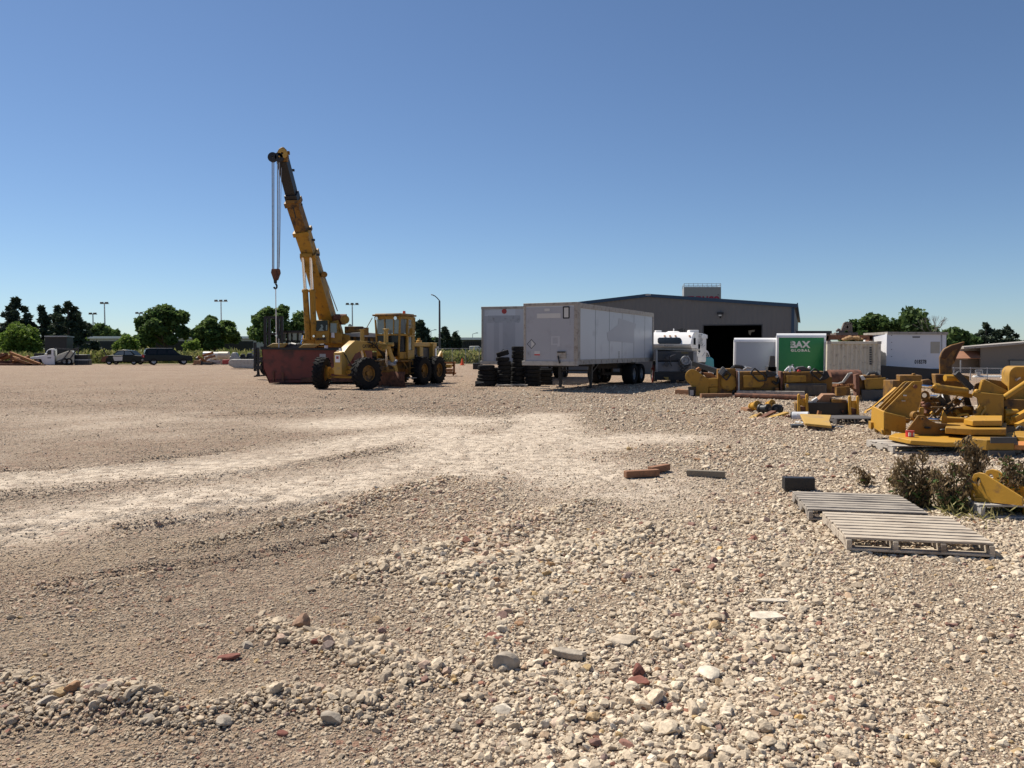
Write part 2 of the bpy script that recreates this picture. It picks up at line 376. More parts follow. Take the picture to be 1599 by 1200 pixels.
# ---------------------------------------------------------------- gravel stones
def stone_mesh(seed, flat=.75, sub=2, cuts=10):
    r = random.Random(seed); bm = bmesh.new(); bmesh.ops.create_icosphere(bm, subdivisions=sub, radius=1)
    planes = []
    for k in range(cuts):
        n = Vector((r.gauss(0, 1), r.gauss(0, 1), r.gauss(0, 1))).normalized(); planes.append((n, r.uniform(.42, .80)))
    sx, sy = r.uniform(.8, 1.25), r.uniform(.7, 1.)
    for v in bm.verts:
        p = v.co.copy()
        for n, d in planes:
            k = p.dot(n) - d
            if k > 0: p -= n * k * .97
        p *= 1 + r.uniform(-.035, .035)
        v.co = Vector((p.x * sx, p.y * sy, p.z * flat))
    me = bpy.data.meshes.new('stone'); bm.to_mesh(me); bm.free()
    me.shade_smooth(); me.set_sharp_from_angle(angle=rad(28))
    return me
def stone_material(name, inst, col=None):
    m = bpy.data.materials.new(name); m.use_nodes = True; nt = m.node_tree; N = nt.nodes; L = nt.links; bs = N['Principled BSDF']
    bs.inputs['Roughness'].default_value = .9; bs.inputs['Specular IOR Level'].default_value = .2
    tc = N.new('ShaderNodeTexCoord'); n1 = N.new('ShaderNodeTexNoise'); n1.inputs['Scale'].default_value = 55 if inst else 25; n1.inputs['Detail'].default_value = 6
    L.new(tc.outputs['Object'], n1.inputs['Vector'])
    if inst:
        a = N.new('ShaderNodeAttribute'); a.attribute_type = 'GEOMETRY'; a.attribute_name = 'tint'
        r = N.new('ShaderNodeValToRGB'); L.new(a.outputs['Fac'], r.inputs['Fac']); e = r.color_ramp; e.interpolation = 'LINEAR'
        stops = [(0, (.26, .22, .175)), (.15, (.38, .31, .23)), (.35, (.48, .39, .285)), (.55, (.56, .465, .345)), (.75, (.60, .505, .38)), (.86, (.66, .57, .445)), (.89, (.43, .31, .24)), (.935, (.42, .30, .15)), (.955, (.27, .125, .09)), (1, (.22, .20, .18))]
        e.elements[0].position = 0; e.elements[0].color = (*stops[0][1], 1); e.elements[1].position = 1; e.elements[1].color = (*stops[-1][1], 1)
        for p, c in stops[1:-1]:
            q = e.elements.new(p); q.color = (*c, 1)
        base = r.outputs['Color']
    else:
        rg = N.new('ShaderNodeRGB'); rg.outputs[0].default_value = (*col, 1); base = rg.outputs[0]
    mr = N.new('ShaderNodeMapRange'); mr.inputs['From Min'].default_value = .3; mr.inputs['From Max'].default_value = .7; mr.inputs['To Min'].default_value = .72; mr.inputs['To Max'].default_value = 1.2
    L.new(n1.outputs['Fac'], mr.inputs['Value'])
    mx = N.new('ShaderNodeMix'); mx.data_type = 'RGBA'; mx.blend_type = 'MULTIPLY'; mx.inputs['Factor'].default_value = 1
    L.new(base, mx.inputs['A']); L.new(mr.outputs['Result'], mx.inputs['B']); L.new(mx.outputs['Result'], bs.inputs['Base Color'])
    b = N.new('ShaderNodeBump'); b.inputs['Strength'].default_value = .5; b.inputs['Distance'].default_value = .004 if inst else .006
    n2 = N.new('ShaderNodeTexNoise'); n2.inputs['Scale'].default_value = 160 if inst else 90; n2.inputs['Detail'].default_value = 5; L.new(tc.outputs['Object'], n2.inputs['Vector'])
    L.new(n2.outputs['Fac'], b.inputs['Height']); L.new(b.outputs['Normal'], bs.inputs['Normal'])
    return m
def build_gravel():
    NV = 12
    n = 900000
    ylo, yhi = 1.6, 44.0
    e = .62                               # pdf in y ~ y^(-e) after the fan width
    u = rng.random(n); a = 1 - e
    y = (ylo ** a + u * (yhi ** a - ylo ** a)) ** (1 / a)
    x = (rng.random(n) * 2 - 1) * (.86 * y + 1.2)
    h, dust, berm = fields(x, y); bare = fields.bare
    # coverage: coarse on the right and near, fine and packed on the left
    px = 799.5 + F * x / y
    right = np.clip((px - 430 + 60 * (fbm(x, y, .7) - .5) * 6) / 420, 0, 1)
    near = np.clip((9.5 - y) / 6, 0, 1)
    den = .42 + .75 * right * np.clip(1.25 - y / 24, .06, 1) + .75 * near * (1 - .6 * right)
    pt = fbm(x, y, .75, 4); den *= (1 - right) * (.15 + 2.2 * np.clip(pt - .18, 0, 1)) + right * (.5 + .9 * np.clip(pt - .05, 0, 1))
    den *= np.clip((43 - y) / 18, 0, 1)
    den = den * (1 - .85 * dust) * (1 - .5 * bare) + .9 * berm * np.clip(1.4 - y / 16, .1, 1)
    # image-space thinning far away
    pdf = y ** (-e) / (2 * (.86 * y + 1.2))       # samples per area (relative)
    want = den * np.clip((6.5 / np.maximum(y, 6.5)) ** 1.15, 0, 1) * np.clip(1.35 - y / 40, .4, 1)
    rat = want / pdf; keep = rng.random(n) < rat / np.quantile(rat, .93)
    x, y, h, dust, berm, right, near, bare = [q[keep] for q in (x, y, h, dust, berm, right, near, bare)]
    n = len(x); print('stones', n, [int((y<k).sum()) for k in (3.5,4.5,6,8,10,15,25,44)])
    r = rng.random(n)
    size = (.0088 + .0042 * right + .003 * berm) * np.exp(rng.normal(size=n) * .46) * (.75 + .5 * fbm(x, y, 1.2, 2)) + .010 * berm * rng.random(n) ** 2
    size = np.maximum(size, .0045)
    size *= (1 - .45 * dust) * (1 - .35 * bare) * (.74 + .26 * np.clip(right + 1.2 * berm, 0, 1))
    size *= np.where(rng.random(n) < .010, 1.7, 1.)
    size = np.minimum(size, .05) * np.clip(.75 + y / 30, 1, 1.6)
    z = h + size * (rng.random(n) * .45 - .05) + .012 * berm * rng.random(n)
    # fine grit between the stones, near the camera
    n2 = 260000; y2 = (1.6 ** .5 + rng.random(n2) * (11 ** .5 - 1.6 ** .5)) ** 2; x2 = (rng.random(n2) * 2 - 1) * (.86 * y2 + 1.2)
    h2, d2, b2 = fields(x2, y2); k = rng.random(n2) < (.35 + .65 * fbm(x2, y2, 1.3, 3)) * (1 - .8 * d2) * np.clip(1.5 - y2 / 12, 0, 1)
    x2, y2, h2, d2 = [q[k] for q in (x2, y2, h2, d2)]; n2 = len(x2); s2 = (.0045 + .0075 * rng.random(n2) ** 3) * np.clip(.8 + y2 / 14, 1, 1.5)
    r2 = np.clip((799.5 + F * x2 / y2 - 430) / 420, 0, 1)
    x, y, z, size, right, dust = [np.concatenate(q) for q in ((x, x2), (y, y2), (z, h2 + s2 * .25), (size, s2), (right, r2), (dust, d2))]; n = len(x)
    rx, ry, rz = (rng.random(n) - .5) * .9, (rng.random(n) - .5) * .9, rng.random(n) * 6.28
    tint = rng.beta(2.2, 1.7, n) * .87; odd = rng.random(n); tint = np.where(odd < .085, .88 + .12 * rng.random(n), tint); tint = np.where(tint < .87, tint * (.55 + .45 * np.clip(right * 1.1 + dust, 0, 1)), tint)
    pink = fbm(x, y, .6, 3); tint = np.where((pink > .56) & (rng.random(n) < .3), .89 + .02 * rng.random(n), tint)
    def R3(a, ax):
        c, s_ = np.cos(a), np.sin(a); o = np.zeros((len(a), 3, 3)); i, j = [(1, 2), (2, 0), (0, 1)][ax]
        o[:, ax, ax] = 1; o[:, i, i] = c; o[:, j, j] = c; o[:, i, j] = -s_; o[:, j, i] = s_; return o
    R = R3(rz, 2) @ R3(ry, 1) @ R3(rx, 0)
    V, Fc, T, nv = [], [], [], 0
    pr = size * F * .64 / y; lod = np.where(pr > 5.5, 3, np.where(pr > 2.2, 2, 1))
    var = rng.integers(0, NV, n)
    for l in (1, 2, 3):
        for k in range(NV):
            q = np.nonzero((lod == l) & (var == k))[0]
            if not len(q): continue
            m_ = stone_mesh(100 + k, .5 + .03 * k, l); bv = np.array([v.co for v in m_.vertices]); bf = np.array([p.vertices for p in m_.polygons]); bpy.data.meshes.remove(m_)
            v = np.einsum('nij,vj->nvi', R[q], bv) * size[q][:, None, None] + np.stack([x[q], y[q], z[q]], 1)[:, None, :]
            V.append(v.reshape(-1, 3).astype(np.float32)); Fc.append((bf[None] + (np.arange(len(q)) * len(bv))[:, None, None] + nv).reshape(-1, 3).astype(np.int32)); T.append(np.repeat(tint[q], len(bv)).astype(np.float32)); nv += len(q) * len(bv)
    V, Fc, T = np.concatenate(V), np.concatenate(Fc), np.concatenate(T); print('gravel faces', len(Fc))
    me = bpy.data.meshes.new('gravel'); me.vertices.add(nv); me.vertices.foreach_set('co', V.ravel()); me.loops.add(Fc.size); me.loops.foreach_set('vertex_index', Fc.ravel())
    me.polygons.add(len(Fc)); me.polygons.foreach_set('loop_start', np.arange(0, Fc.size, 3, dtype=np.int32)); me.polygons.foreach_set('use_smooth', np.zeros(len(Fc), bool)); me.update()
    me.attributes.new('tint', 'FLOAT', 'POINT').data.foreach_set('value', T); me.materials.append(stone_material('gravel_stone', True))
    o = bpy.data.objects.new('gravel', me); COL.objects.link(o); tag(o, 'loose pale crushed stone covering the yard', 'gravel', kind='stuff')
build_gravel()
# big single stones
SC = {'brown': (.25, .16, .11), 'red': (.20, .085, .065), 'grey': (.36, .31, .25), 'white': (.58, .51, .41), 'tan': (.50, .42, .32), 'slate': (.16, .155, .15), 'ochre': (.48, .30, .12)}
SM = {k: stone_material('rock_' + k, False, c) for k, c in SC.items()}
def rock(px, py, wpx, col, label, flat=.7, cat='stone', seed=0, group=None, lift=.3):
    g = G(px, py); s_ = wpx * g.y / F / 2
    me = stone_mesh(500 + seed * 7 + int(px), flat, 3, 9); me.materials.append(SM[col]); me.transform(Matrix.Scale(s_, 4))
    o = bpy.data.objects.new('rock', me); COL.objects.link(o)
    o.location = (g.x, g.y + s_ * .5, ground_z(g.x, g.y) + s_ * flat * lift); o.rotation_euler = (0, 0, (px * 7) % 6.28)
    return tag(o, label, cat, group)
rock(467, 993, 40, 'brown', 'brown block of stone standing up from the gravel left of centre', .85, lift=.5)
rock(390, 992, 20, 'brown', 'small brown stone just left of the upright brown block')
rock(354, 1030, 32, 'red', 'flat dull red stone at the edge of the bare dusty patch', .4)
rock(383, 1012, 22, 'grey', 'rounded grey pebble above the flat dull red stone')
rock(492, 1016, 30, 'red', 'rough reddish stone right below the upright brown block', .5)
rock(790, 1050, 48, 'grey', 'large rough grey stone in the middle foreground', .75, lift=.45)
rock(771, 1003, 32, 'red', 'thin dark red brick chip above the large rough grey stone', .3)
rock(972, 1010, 64, 'tan', 'broad flat tan slab of stone lying level with the gravel', .3)
rock(996, 1056, 36, 'red', 'upper dark red brick piece of the touching pair', .7, lift=.55)
rock(1003, 1072, 42, 'red', 'lower dark red brick piece of the touching pair', .55, seed=3)
rock(1110, 1057, 46, 'white', 'pale smooth flat stone right of the dark red brick pieces', .5)
rock(1052, 1113, 36, 'red', 'dull red slanting chip below the dark red brick pieces', .45)
rock(1208, 1122, 30, 'brown', 'flat reddish brown stone near the bottom right of centre', .4)
rock(1252, 1124, 20, 'ochre', 'small orange tinted stone beside the flat reddish brown stone', .5)
rock(1065, 1144, 24, 'slate', 'dark slate chip in the bottom foreground gravel', .35)
rock(1125, 864, 16, 'ochre', 'rusty orange pebble in the gravel left of the pallets', .8)
rock(783, 1118, 36, 'white', 'cream white stone at the bottom centre', .5)
rock(230, 1145, 24, 'grey', 'grey stone on the low ridge at bottom left', .8)
rock(515, 1137, 46, 'grey', 'wide grey brown stone on the ridge right of the bare patch', .6)
rock(347, 1140, 36, 'grey', 'angular grey stone of the ridge below the bare patch', .7)
rock(75, 1117, 36, 'grey', 'broad grey stone on the ridge at the far bottom left', .65)
rock(145, 1130, 28, 'tan', 'rounded tan stone on the ridge beside the broad grey stone', .8)
rock(440, 1150, 20, 'red', 'small brick red stone at the bottom left of centre', .6)
rock(260, 938, 14, 'brown', 'lone small brown stone on the packed dirt at left', .8)
rock(742, 906, 18, 'slate', 'lone blackish stone at the foot of the gravel berm', .7)
def slab(px, py, w, l, h, rz, m, name, label, cat='concrete chunk'):
    g = G(px, py); mb = MB(True); r = random.Random(int(px)); n = 9
    pts = []
    for k in range(n):
        a = 2 * pi * k / n; q = max(abs(cos(a)), abs(sin(a))); pts.append(((cos(a) / q * l / 2) * r.uniform(.8, 1), (sin(a) / q * w / 2) * r.uniform(.8, 1), 0))
    mb.prism(pts, (0, 0, h))
    o = obj(name, mb, m, None, .004); o.location = (g.x, g.y, ground_z(g.x, g.y) + .006); o.rotation_euler = (.05, .04, rz)
    return tag(o, label, cat)
slab(888, 1026, .07, .19, .035, -.35, SM['grey'], 'concrete_chunk', 'long grey concrete chunk lying among the stones')
slab(1195, 961, .13, .24, .02, .3, SM['white'], 'stone_slab', 'thin pale stone slab lying flat right of centre', 'stone slab')
slab(1205, 938, .06, .22, .015, .1, SM['white'], 'stone_slab', 'narrow white sliver of slab behind the thin pale slab', 'stone slab')
# ---------------------------------------------------------------- motor grader
def wheel(parent, c, axis, R, W, rr, tm, rm, lugs=0, seed=0, local=True, name='wheel'):
    c = Vector(c); a = Vector(axis).normalized(); h = W / 2
    t = MB(local); t.lathe(c, a, [(rr, -h * .8), (rr + .04, -h * .95), (R * .82, -h), (R * .94, -h * .86), (R * .965, -h * .5), (R * .965, h * .5), (R * .94, h * .86), (R * .82, h), (rr + .04, h * .95), (rr, h * .8)], 36)
    b = a.orthogonal().normalized(); e = a.cross(b)
    for k in range(lugs):
        for sd_ in (-1, 1):
            th = 2 * pi * (k + (.5 if sd_ > 0 else 0)) / lugs
            d0 = b * cos(th) + e * sin(th); th2 = th + .16; d1 = b * cos(th2) + e * sin(th2)
            t.bar(c + d0 * R * .975 + a * sd_ * h * .04, c + d1 * R * .955 + a * sd_ * h * .98, R * .115, R * .085, up=d0)
    o = obj(name, t, tm, parent)
    r = MB(local)
    r.lathe(c, a, [(rr * 1.02, -h * .7), (rr * 1.02, h * .72), (rr * .9, h * .72), (rr * .86, h * .3), (rr * .3, h * .25), (rr * .3, -h * .25), (rr * .86, -h * .3), (rr * .9, -h * .7)], 28)
    r.cyl(c - a * h * .45, c + a * h * .55, rr * .27, rr * .24, 14)
    for k in range(8):
        th = 2 * pi * k / 8; d = b * cos(th) + e * sin(th); r.cyl(c + d * rr * .55 + a * h * .2, c + d * rr * .55 + a * h * .36, rr * .06, n=6)
    obj('rim', r, rm, o)
    return o
g = thing('motor_grader', 'old yellow motor grader with enclosed cab parked in front of the crane', 'motor grader', (-7.0, 32.5, 0), math.atan2(-.92, -.39))
L_ = lambda: MB(True)
FW, RW = 1.1, 1.0
for s_ in (1, -1):
    M_ = Matrix.Rotation(rad(0), 4, 'Z')
    wheel(g, (0, s_ * FW, .66), (sin(.30), s_ * cos(.30), .05), .66, .44, .33, RUB, YELD, 20)
    for x in (-4.75, -6.2):
        wheel(g, (x, s_ * RW, .66), (0, s_, 0), .66, .44, .33, RUB, YELD, 20)
    t = L_(); t.bb(-6.5, -4.4, s_ * .58 - .1, s_ * .58 + .1, .45, .85); obj('tandem_case', t, YELD, g, .04)
# front axle, nose and gooseneck
m = L_(); m.bar((0, -.9, .72), (0, .9, .72), .16, .18); m.bar((.02, -.85, .5), (.02, .85, .5), .09, .09)
for s_ in (1, -1): m.bb(-.12, .12, s_ * .78 - .08, s_ * .78 + .08, .42, .92); m.bar((0, s_ * .15, .95), (0, s_ * .8, .70), .12, .12)
obj('front_axle', m, YEL, g, .02)
m = L_()
m.prism([(.42, -.19, .62), (.42, -.19, 1.52), (.28, -.19, 1.56), (-.02, -.19, 1.5), (-.02, -.19, .55)], (0, .38, 0))
obj('nose', m, YELP, g, .02)
m = L_()
m.prism([(.30, -.16, 1.44), (-.15, -.16, 1.78), (-.62, -.16, 2.02), (-3.7, -.16, 1.96), (-3.7, -.16, 1.56), (-1.2, -.16, 1.62), (-.62, -.16, 1.46), (-.25, -.16, 1.1), (-.05, -.16, 1.0), (.10, -.16, 1.1)], (0, .32, 0))
obj('main_frame', m, YELP, g, .02)
dec = text_mb('CATERPILLAR', .2, Matrix.Translation((-1.15, .166, 1.72)) @ Matrix(((-1, 0, 0, 0), (0, 0, 1, 0), (0, 1, 0, 0), (0, 0, 0, 1))), .002, .006)
dec.local = True; obj('lettering', dec, BLK, g, smooth=0)
m = L_(); m.bb(.425, .43, -.12, .12, 1.12, 1.42); obj('warning_plate', m, WHT, g)
m = L_(); m.bb(.431, .434, -.06, .06, 1.26, 1.37); obj('warning_mark', m, REDD, g)
m = L_(); m.lathe((.2, .0, 1.58), (0, 0, 1), [(0, 0), (.07, 0), (.07, .12), (0, .12)], 12, False); m.bb(-.06, .12, -.26, -.2, 1.5, 1.62); obj('headlight', m, WHT, g)
# hoses
m = L_()
for k, (y0, z0) in enumerate(((.2, 1.5), (.24, 1.42), (-.2, 1.5))):
    m.tube([(.25 - .06 * k, y0, z0), (.0, y0 + .06, z0 - .35), (-.15, y0 + .1, .95), (-.5, y0, .85)], .022)
for k in range(5):
    y0 = .22 + .05 * k; m.tube([(-1.4 - .1 * k, y0, 1.98), (-1.9, y0 + .05, 1.85 - .05 * k), (-2.3, y0 + .12, 1.5), (-2.7, y0 + .05, 1.25), (-3.2, y0, 1.4)], .02)
obj('hoses', m, BLK, g)
# drawbar, circle, blade
m = L_(); m.bar((-.1, 0, .78), (-2.3, -.55, .82), .16, .2); m.bar((-.1, 0, .78), (-2.3, .55, .82), .16, .2); m.bar((-2.3, -.7, .82), (-2.3, .7, .82), .22, .16); obj('drawbar', m, YELD, g, .02)
m = L_(); m.lathe((-2.75, 0, .70), (0, 0, 1), [(.52, -.06), (.74, -.06), (.74, .08), (.52, .08)], 32); obj('turn_circle', m, YELD, g)
m = L_(); Rz = Matrix.Rotation(rad(-24), 4, 'Z'); n_ = 7
arc = [(.18 * sin(pi * (.15 + .6 * k / n_)) + .02, .02 + .66 * k / n_) for k in range(n_ + 1)]
pr = [Vector((a - .2, -1.85, b)) for a, b in arc] + [Vector((a - .225, -1.85, b)) for a, b in arc[::-1]]
mm = MB(True)
n2 = len(pr); vs = [Rz @ p + Vector((-2.75, 0, 0)) for p in pr] + [Rz @ (p + Vector((0, 3.7, 0))) + Vector((-2.75, 0, 0)) for p in pr]
fs = [(i, i + n2, (i + 1) % n2 + n2, (i + 1) % n2) for i in range(n2)] + [(i, i + 1, n2 - 2 - i, n2 - 1 - i) for i in range(n_)] + [(n2 + i, n2 + n2 - 1 - i, n2 + n2 - 2 - i, n2 + i + 1) for i in range(n_)]
mm.add(vs, fs); obj('blade', mm, RST, g)
m = L_()
for s_ in (1, -1):
    p = Rz @ Vector((-.3, s_ * .7, .35)) + Vector((-2.75, 0, 0)); m.bar(p, (-2.75, s_ * .55, .7), .12, .2)
    m.cyl(Rz @ Vector((-.35, s_ * .1, .3)) + Vector((-2.75, 0, 0)), Rz @ Vector((-.35, s_ * 1.2, .3)) + Vector((-2.75, 0, 0)), .06)
obj('blade_bracket', m, YELD, g)
# lift cylinders standing over the beam
for s_ in (1, -1):
    m = L_(); m.cyl((-2.3, s_ * .62, 1.75), (-2.3, s_ * .62, 2.55), .095, n=14); m.bb(-2.42, -2.18, s_ * .62 - .14, s_ * .62 + .14, 1.66, 1.86); m.bb(-2.38, -2.22, s_ * .62 - .12, s_ * .62 + .12, 2.5, 2.56)
    c_ = obj('lift_cylinder', m, YELP, g, .01)
    m = L_(); m.cyl((-2.3, s_ * .62, 1.7), (-2.36, s_ * .6, .85), .045, n=10); obj('rod', m, CHR, c_)
m = L_(); m.bar((-2.3, -.75, 1.85), (-2.3, .75, 1.85), .24, .14); m.cyl((-2.3, .75, 1.87), (-2.3, .98, 1.87), .09); m.lathe((-2.3, .3, 1.85), (0, 1, 0), [(0, -.04), (.16, -.04), (.16, .04), (0, .04)], 16, False)
m.prism([(-2.2, .68, 1.75), (-2.5, .68, 1.7), (-3.0, .68, .9), (-3.2, .68, .45), (-3.05, .68, .42), (-2.7, .68, .9)], (0, .07, 0))
m.prism([(-2.2, -.75, 1.75), (-2.5, -.75, 1.7), (-3.0, -.75, .9), (-3.2, -.75, .45), (-3.05, -.75, .42), (-2.7, -.75, .9)], (0, .07, 0))
obj('lift_saddle', m, YELP, g, .01)
# cab
cx0, cx1, cy = -3.45, -4.66, .66
m = L_()
def post(x, y, z0, z1, w=.075, x2=None, y2=None):
    m.bar((x, y, z0), (x if x2 is None else x2, y if y2 is None else y2, z1), w, w, (1, 0, 0))
for s_ in (1, -1):
    post(cx0, s_ * .55, 1.36, 3.14, .075, cx0 + .02, s_ * cy); post(cx1, s_ * .6, 1.3, 3.14, .09, cx1 - .03, s_ * cy)
    post(cx0 - .62, s_ * .6, 1.3, 3.14, .09, None, s_ * cy)
    m.bar((cx0, s_ * .61, 2.32), (cx1, s_ * .63, 2.32), .08, .1); m.bar((cx0, s_ * cy, 3.1), (cx1, s_ * cy, 3.1), .08, .12)
    m.bar((cx0, s_ * .58, 1.38), (cx1, s_ * .6, 1.38), .07, .3)
m.bar((cx0, -.62, 2.32), (cx0, .62, 2.32), .07, .08); m.bar((cx0 + .02, -cy, 3.1), (cx0 + .02, cy, 3.1), .08, .14); m.bar((cx0 + .01, -.14, 2.32), (cx0 + .02, -.16, 3.1), .05, .06, (1, 0, 0)); m.bar((cx0, .3, 2.3), (cx0, .32, 3.1), .05, .06, (1, 0, 0))
m.bar((cx1, -.63, 2.3), (cx1, .63, 2.3), .07, .1); m.bar((cx1, -cy, 3.1), (cx1, cy, 3.1), .08, .12); m.bb(cx1 - .03, cx1 + .03, -.6, .6, 1.3, 2.3); m.bb(cx0 - .02, cx0 + .02, -.55, .1, 1.36, 1.7)
obj('cab_frame', m, YEL, g, .012)
m = L_(); m.bb(cx1 - .12, cx0 + .16, -.74, .74, 3.17, 3.25); m.bb(cx1 - .02, cx0 + .06, -.66, .66, 3.25, 3.29); obj('cab_roof', m, YELD, g, .03)
m = L_(); m.bb(cx0 - .004, cx0 + .004, -.56, .58, 2.37, 3.05); obj('windscreen', m, GLL, g)
m = L_(); m.prism([(cx0 - .004, -.54, 1.7), (cx0 - .004, .54, 1.7), (cx0 - .004, .58, 2.28), (cx0 - .004, -.58, 2.28)], (.008, 0, 0)); obj('lower_glass', m, GLS, g)
for s_ in (1, -1):
    for xa, xb in ((cx0 - .66, cx0 - 1.02), (cx0 - 1.06, cx0 - 1.19)):
        for za, zb in ((2.4, 3.02), (1.62, 2.24)):
            f = L_(); f.bb(xa, xb, s_ * .63 - .012, s_ * .63 + .012, za, zb); w_ = obj('window', f, GLL, g, .03)
    f = L_(); f.bb(cx0 - .05, cx0 - .58, s_ * .6 - .006, s_ * .6 + .006, 2.38, 3.04); obj('window', f, GLL, g)
    f = L_(); f.bb(cx0 - .05, cx0 - .58, s_ * .57 - .006, s_ * .57 + .006, 1.55, 2.26); obj('window', f, GLS, g)
f = L_(); f.prism([(cx0 - .64, .655, 1.22), (cx1 + .02, .655, 1.22), (cx1 + .02, .655, 3.08), (cx0 - .64, .655, 3.08), (cx0 - .64, .655, 2.3), (cx0 - .7, .655, 2.3), (cx0 - .7, .655, 3.0), (cx1 + .1, .655, 3.0), (cx1 + .1, .655, 2.32), (cx0 - .64, .655, 2.3 - .01)], (0, .02, 0))
f = L_()
for a, b, c_, d in ((cx0 - .63, cx1, 1.2, 1.62), (cx0 - .63, cx1, 2.24, 2.4), (cx0 - .63, cx1, 3.02, 3.1), (cx0 - .63, cx0 - .7, 1.62, 3.02), (cx1 + .09, cx1, 1.62, 3.02), (cx0 - 1.0, cx0 - 1.06, 1.62, 3.02)): f.bb(a, b, .645, .675, c_, d)
d_ = obj('door', f, YELP, g, .01)
f = L_(); f.bb(cx0 - .68, cx0 - .74, .675, .72, 2.28, 2.32); obj('handle', f, BLK, d_)
m = L_(); m.box((-4.2, 0, 2.0), (.5, .5, .14)); m.box((-4.45, 0, 2.35), (.12, .5, .7)); m.box((-4.2, 0, 1.65), (.3, .3, .6)); obj('seat', m, BLK, g, .03)
m = L_(); m.lathe((-3.75, 0, 2.25), (.4, 0, 1), [(.17, -.012), (.2, -.012), (.2, .012), (.17, .012)], 20); m.bar((-3.75, 0, 2.25), (-3.6, 0, 1.5), .07, .07, (0, 1, 0)); obj('steering_wheel', m, BLK, g)
m = L_(); m.cyl((-4.25, .38, 3.28), (-4.25, .38, 3.43), .075, .06); obj('beacon', m, ORG, g)
for s_ in (1, -1):
    m = L_(); m.lathe((cx0 + .13, s_ * .5, 3.06), (1, 0, 0), [(0, -.05), (.06, -.05), (.08, .05), (0, .05)], 14, False); obj('work_light', m, CHR, g)
m = L_(); m.bar((cx0 + .05, -.8, 3.1), (cx0 + .25, -1.0, 2.6), .03, .03); m.bb(cx0 + .2, cx0 + .26, -1.1, -.9, 2.3, 2.65); obj('mirror', m, YELD, g)
m = L_(); m.tube([(cx0 - .7, .7, 2.75), (cx0 - .6, .85, 2.75), (cx0 - .6, .85, 2.6)], .015); m.bb(cx0 - .63, cx0 - .57, .78, .94, 2.3, 2.62); obj('mirror', m, YEL, g)
# platform, steps, engine
m = L_(); m.bb(-3.3, -4.75, -.8, .8, 1.08, 1.16); m.bb(-3.3, -7.1, -.36, .36, .72, 1.1)
for z in (.55, .8): m.bb(-3.9, -4.2, .74, .98, z, z + .03)
m.bar((-3.92, .86, 1.1), (-3.92, .86, .55), .04, .04, (1, 0, 0)); m.bar((-4.18, .86, 1.1), (-4.18, .86, .55), .04, .04, (1, 0, 0)); m.bar((-3.6, .7, 1.1), (-3.9, .8, .7), .05, .05)
obj('platform', m, YELD, g, .01)
m = L_(); m.bb(-4.75, -7.0, -.42, .42, 1.78, 1.98); m.bb(-5.6, -5.95, -.43, .43, 1.1, 1.78); m.bb(-6.7, -7.1, -.55, .55, 1.0, 1.98); m.bb(-4.75, -4.85, -.42, .42, 1.1, 1.8); m.bb(-7.1, -7.25, -.4, .4, .9, 1.2); obj('engine_hood', m, YELP, g, .03)
m = L_(); m.bb(-4.85, -5.6, -.3, .3, 1.1, 1.75); m.cyl((-5.1, .3, 1.5), (-5.1, .42, 1.5), .16); m.cyl((-5.4, .25, 1.3), (-5.4, .4, 1.3), .1); m.bb(-5.95, -6.7, -.33, .33, 1.1, 1.75); obj('engine', m, DGRY, g, .02)
m = L_(); m.lathe((-5.0, .15, 1.98), (0, 0, 1), [(0, .2), (.1, .2), (.24, .12), (.24, .06), (.1, .06), (.1, 0), (0, 0)], 18, False); m.lathe((-6.1, .1, 1.98), (0, 0, 1), [(0, .22), (.07, .22), (.07, .12), (.14, .1), (.14, 0), (0, 0)], 14, False); obj('air_cleaner', m, YELP, g)
m = L_(); m.bb(-6.85, -7.0, .56, .6, 1.3, 1.7); m.bb(-7.0, -7.05, .56, .66, 1.72, 1.8); obj('rear_light', m, WHT, g)
m = L_()
for s_ in (1, -1): m.bar((-7.2, s_ * .4, .95), (-7.85, s_ * .38, 1.55), .1, .09); m.bar((-7.85, s_ * .38, 1.55), (-7.95, s_ * .38, .85), .1, .09); m.bar((-7.2, s_ * .4, .95), (-7.95, s_ * .38, .85), .1, .09)
m.bar((-7.95, -.9, .8), (-7.95, .9, .8), .16, .18); obj('ripper_frame', m, YELP, g, .01)
m = L_(); m.lathe((-2.6, .7, 1.05), (.2, .3, 1), [(0, -.04), (.22, -.04), (.22, .04), (0, .04)], 16, False); m.tube([(-2.5, .55, 1.0), (-2.9, .8, 1.15)], .06); obj('hydraulic_motor', m, GRY, g)
m = L_(); m.bb(-4.3, -4.36, .9, 1.1, .3, .34); m.bar((-3.7, .95, .35), (-4.5, .95, .35), .25, .04); obj('step', m, STEEL, g)

# ---------------------------------------------------------------- red dumpster and its load
d = thing('scrap_dumpster', 'rusty dark red open scrap dumpster with a slanted left end', 'dumpster', G(490, 599))
YD = 37.6
m = MB()
out = [PX(408, 543, YD), PX(552, 545, YD), PX(552, 596, YD), PX(420, 599, YD), PX(411, 577, YD)]
out = [Vector((p.x, p.y, max(p.z, .03))) for p in out]
T_ = Vector((.5, 2.2, 0)); 
m.prism(out, (0, .06, 0)); m.prism([p + T_ for p in out], (0, .06, 0))
m.prism([out[0], out[4], out[4] + T_, out[0] + T_], (.05, 0, -.01)); m.prism([out[4], out[3], out[3] + T_, out[4] + T_], (.06, 0, .02)); m.prism([out[1], out[2], out[2] + T_, out[1] + T_], (-.05, 0, 0))
m.prism([out[3] + Vector((0, 0, .12)), out[2] + Vector((0, 0, .12)), out[2] + T_ + Vector((0, 0, .12)), out[3] + T_ + Vector((0, 0, .12))], (0, 0, .05))
obj('body', m, REDB, d, .01)
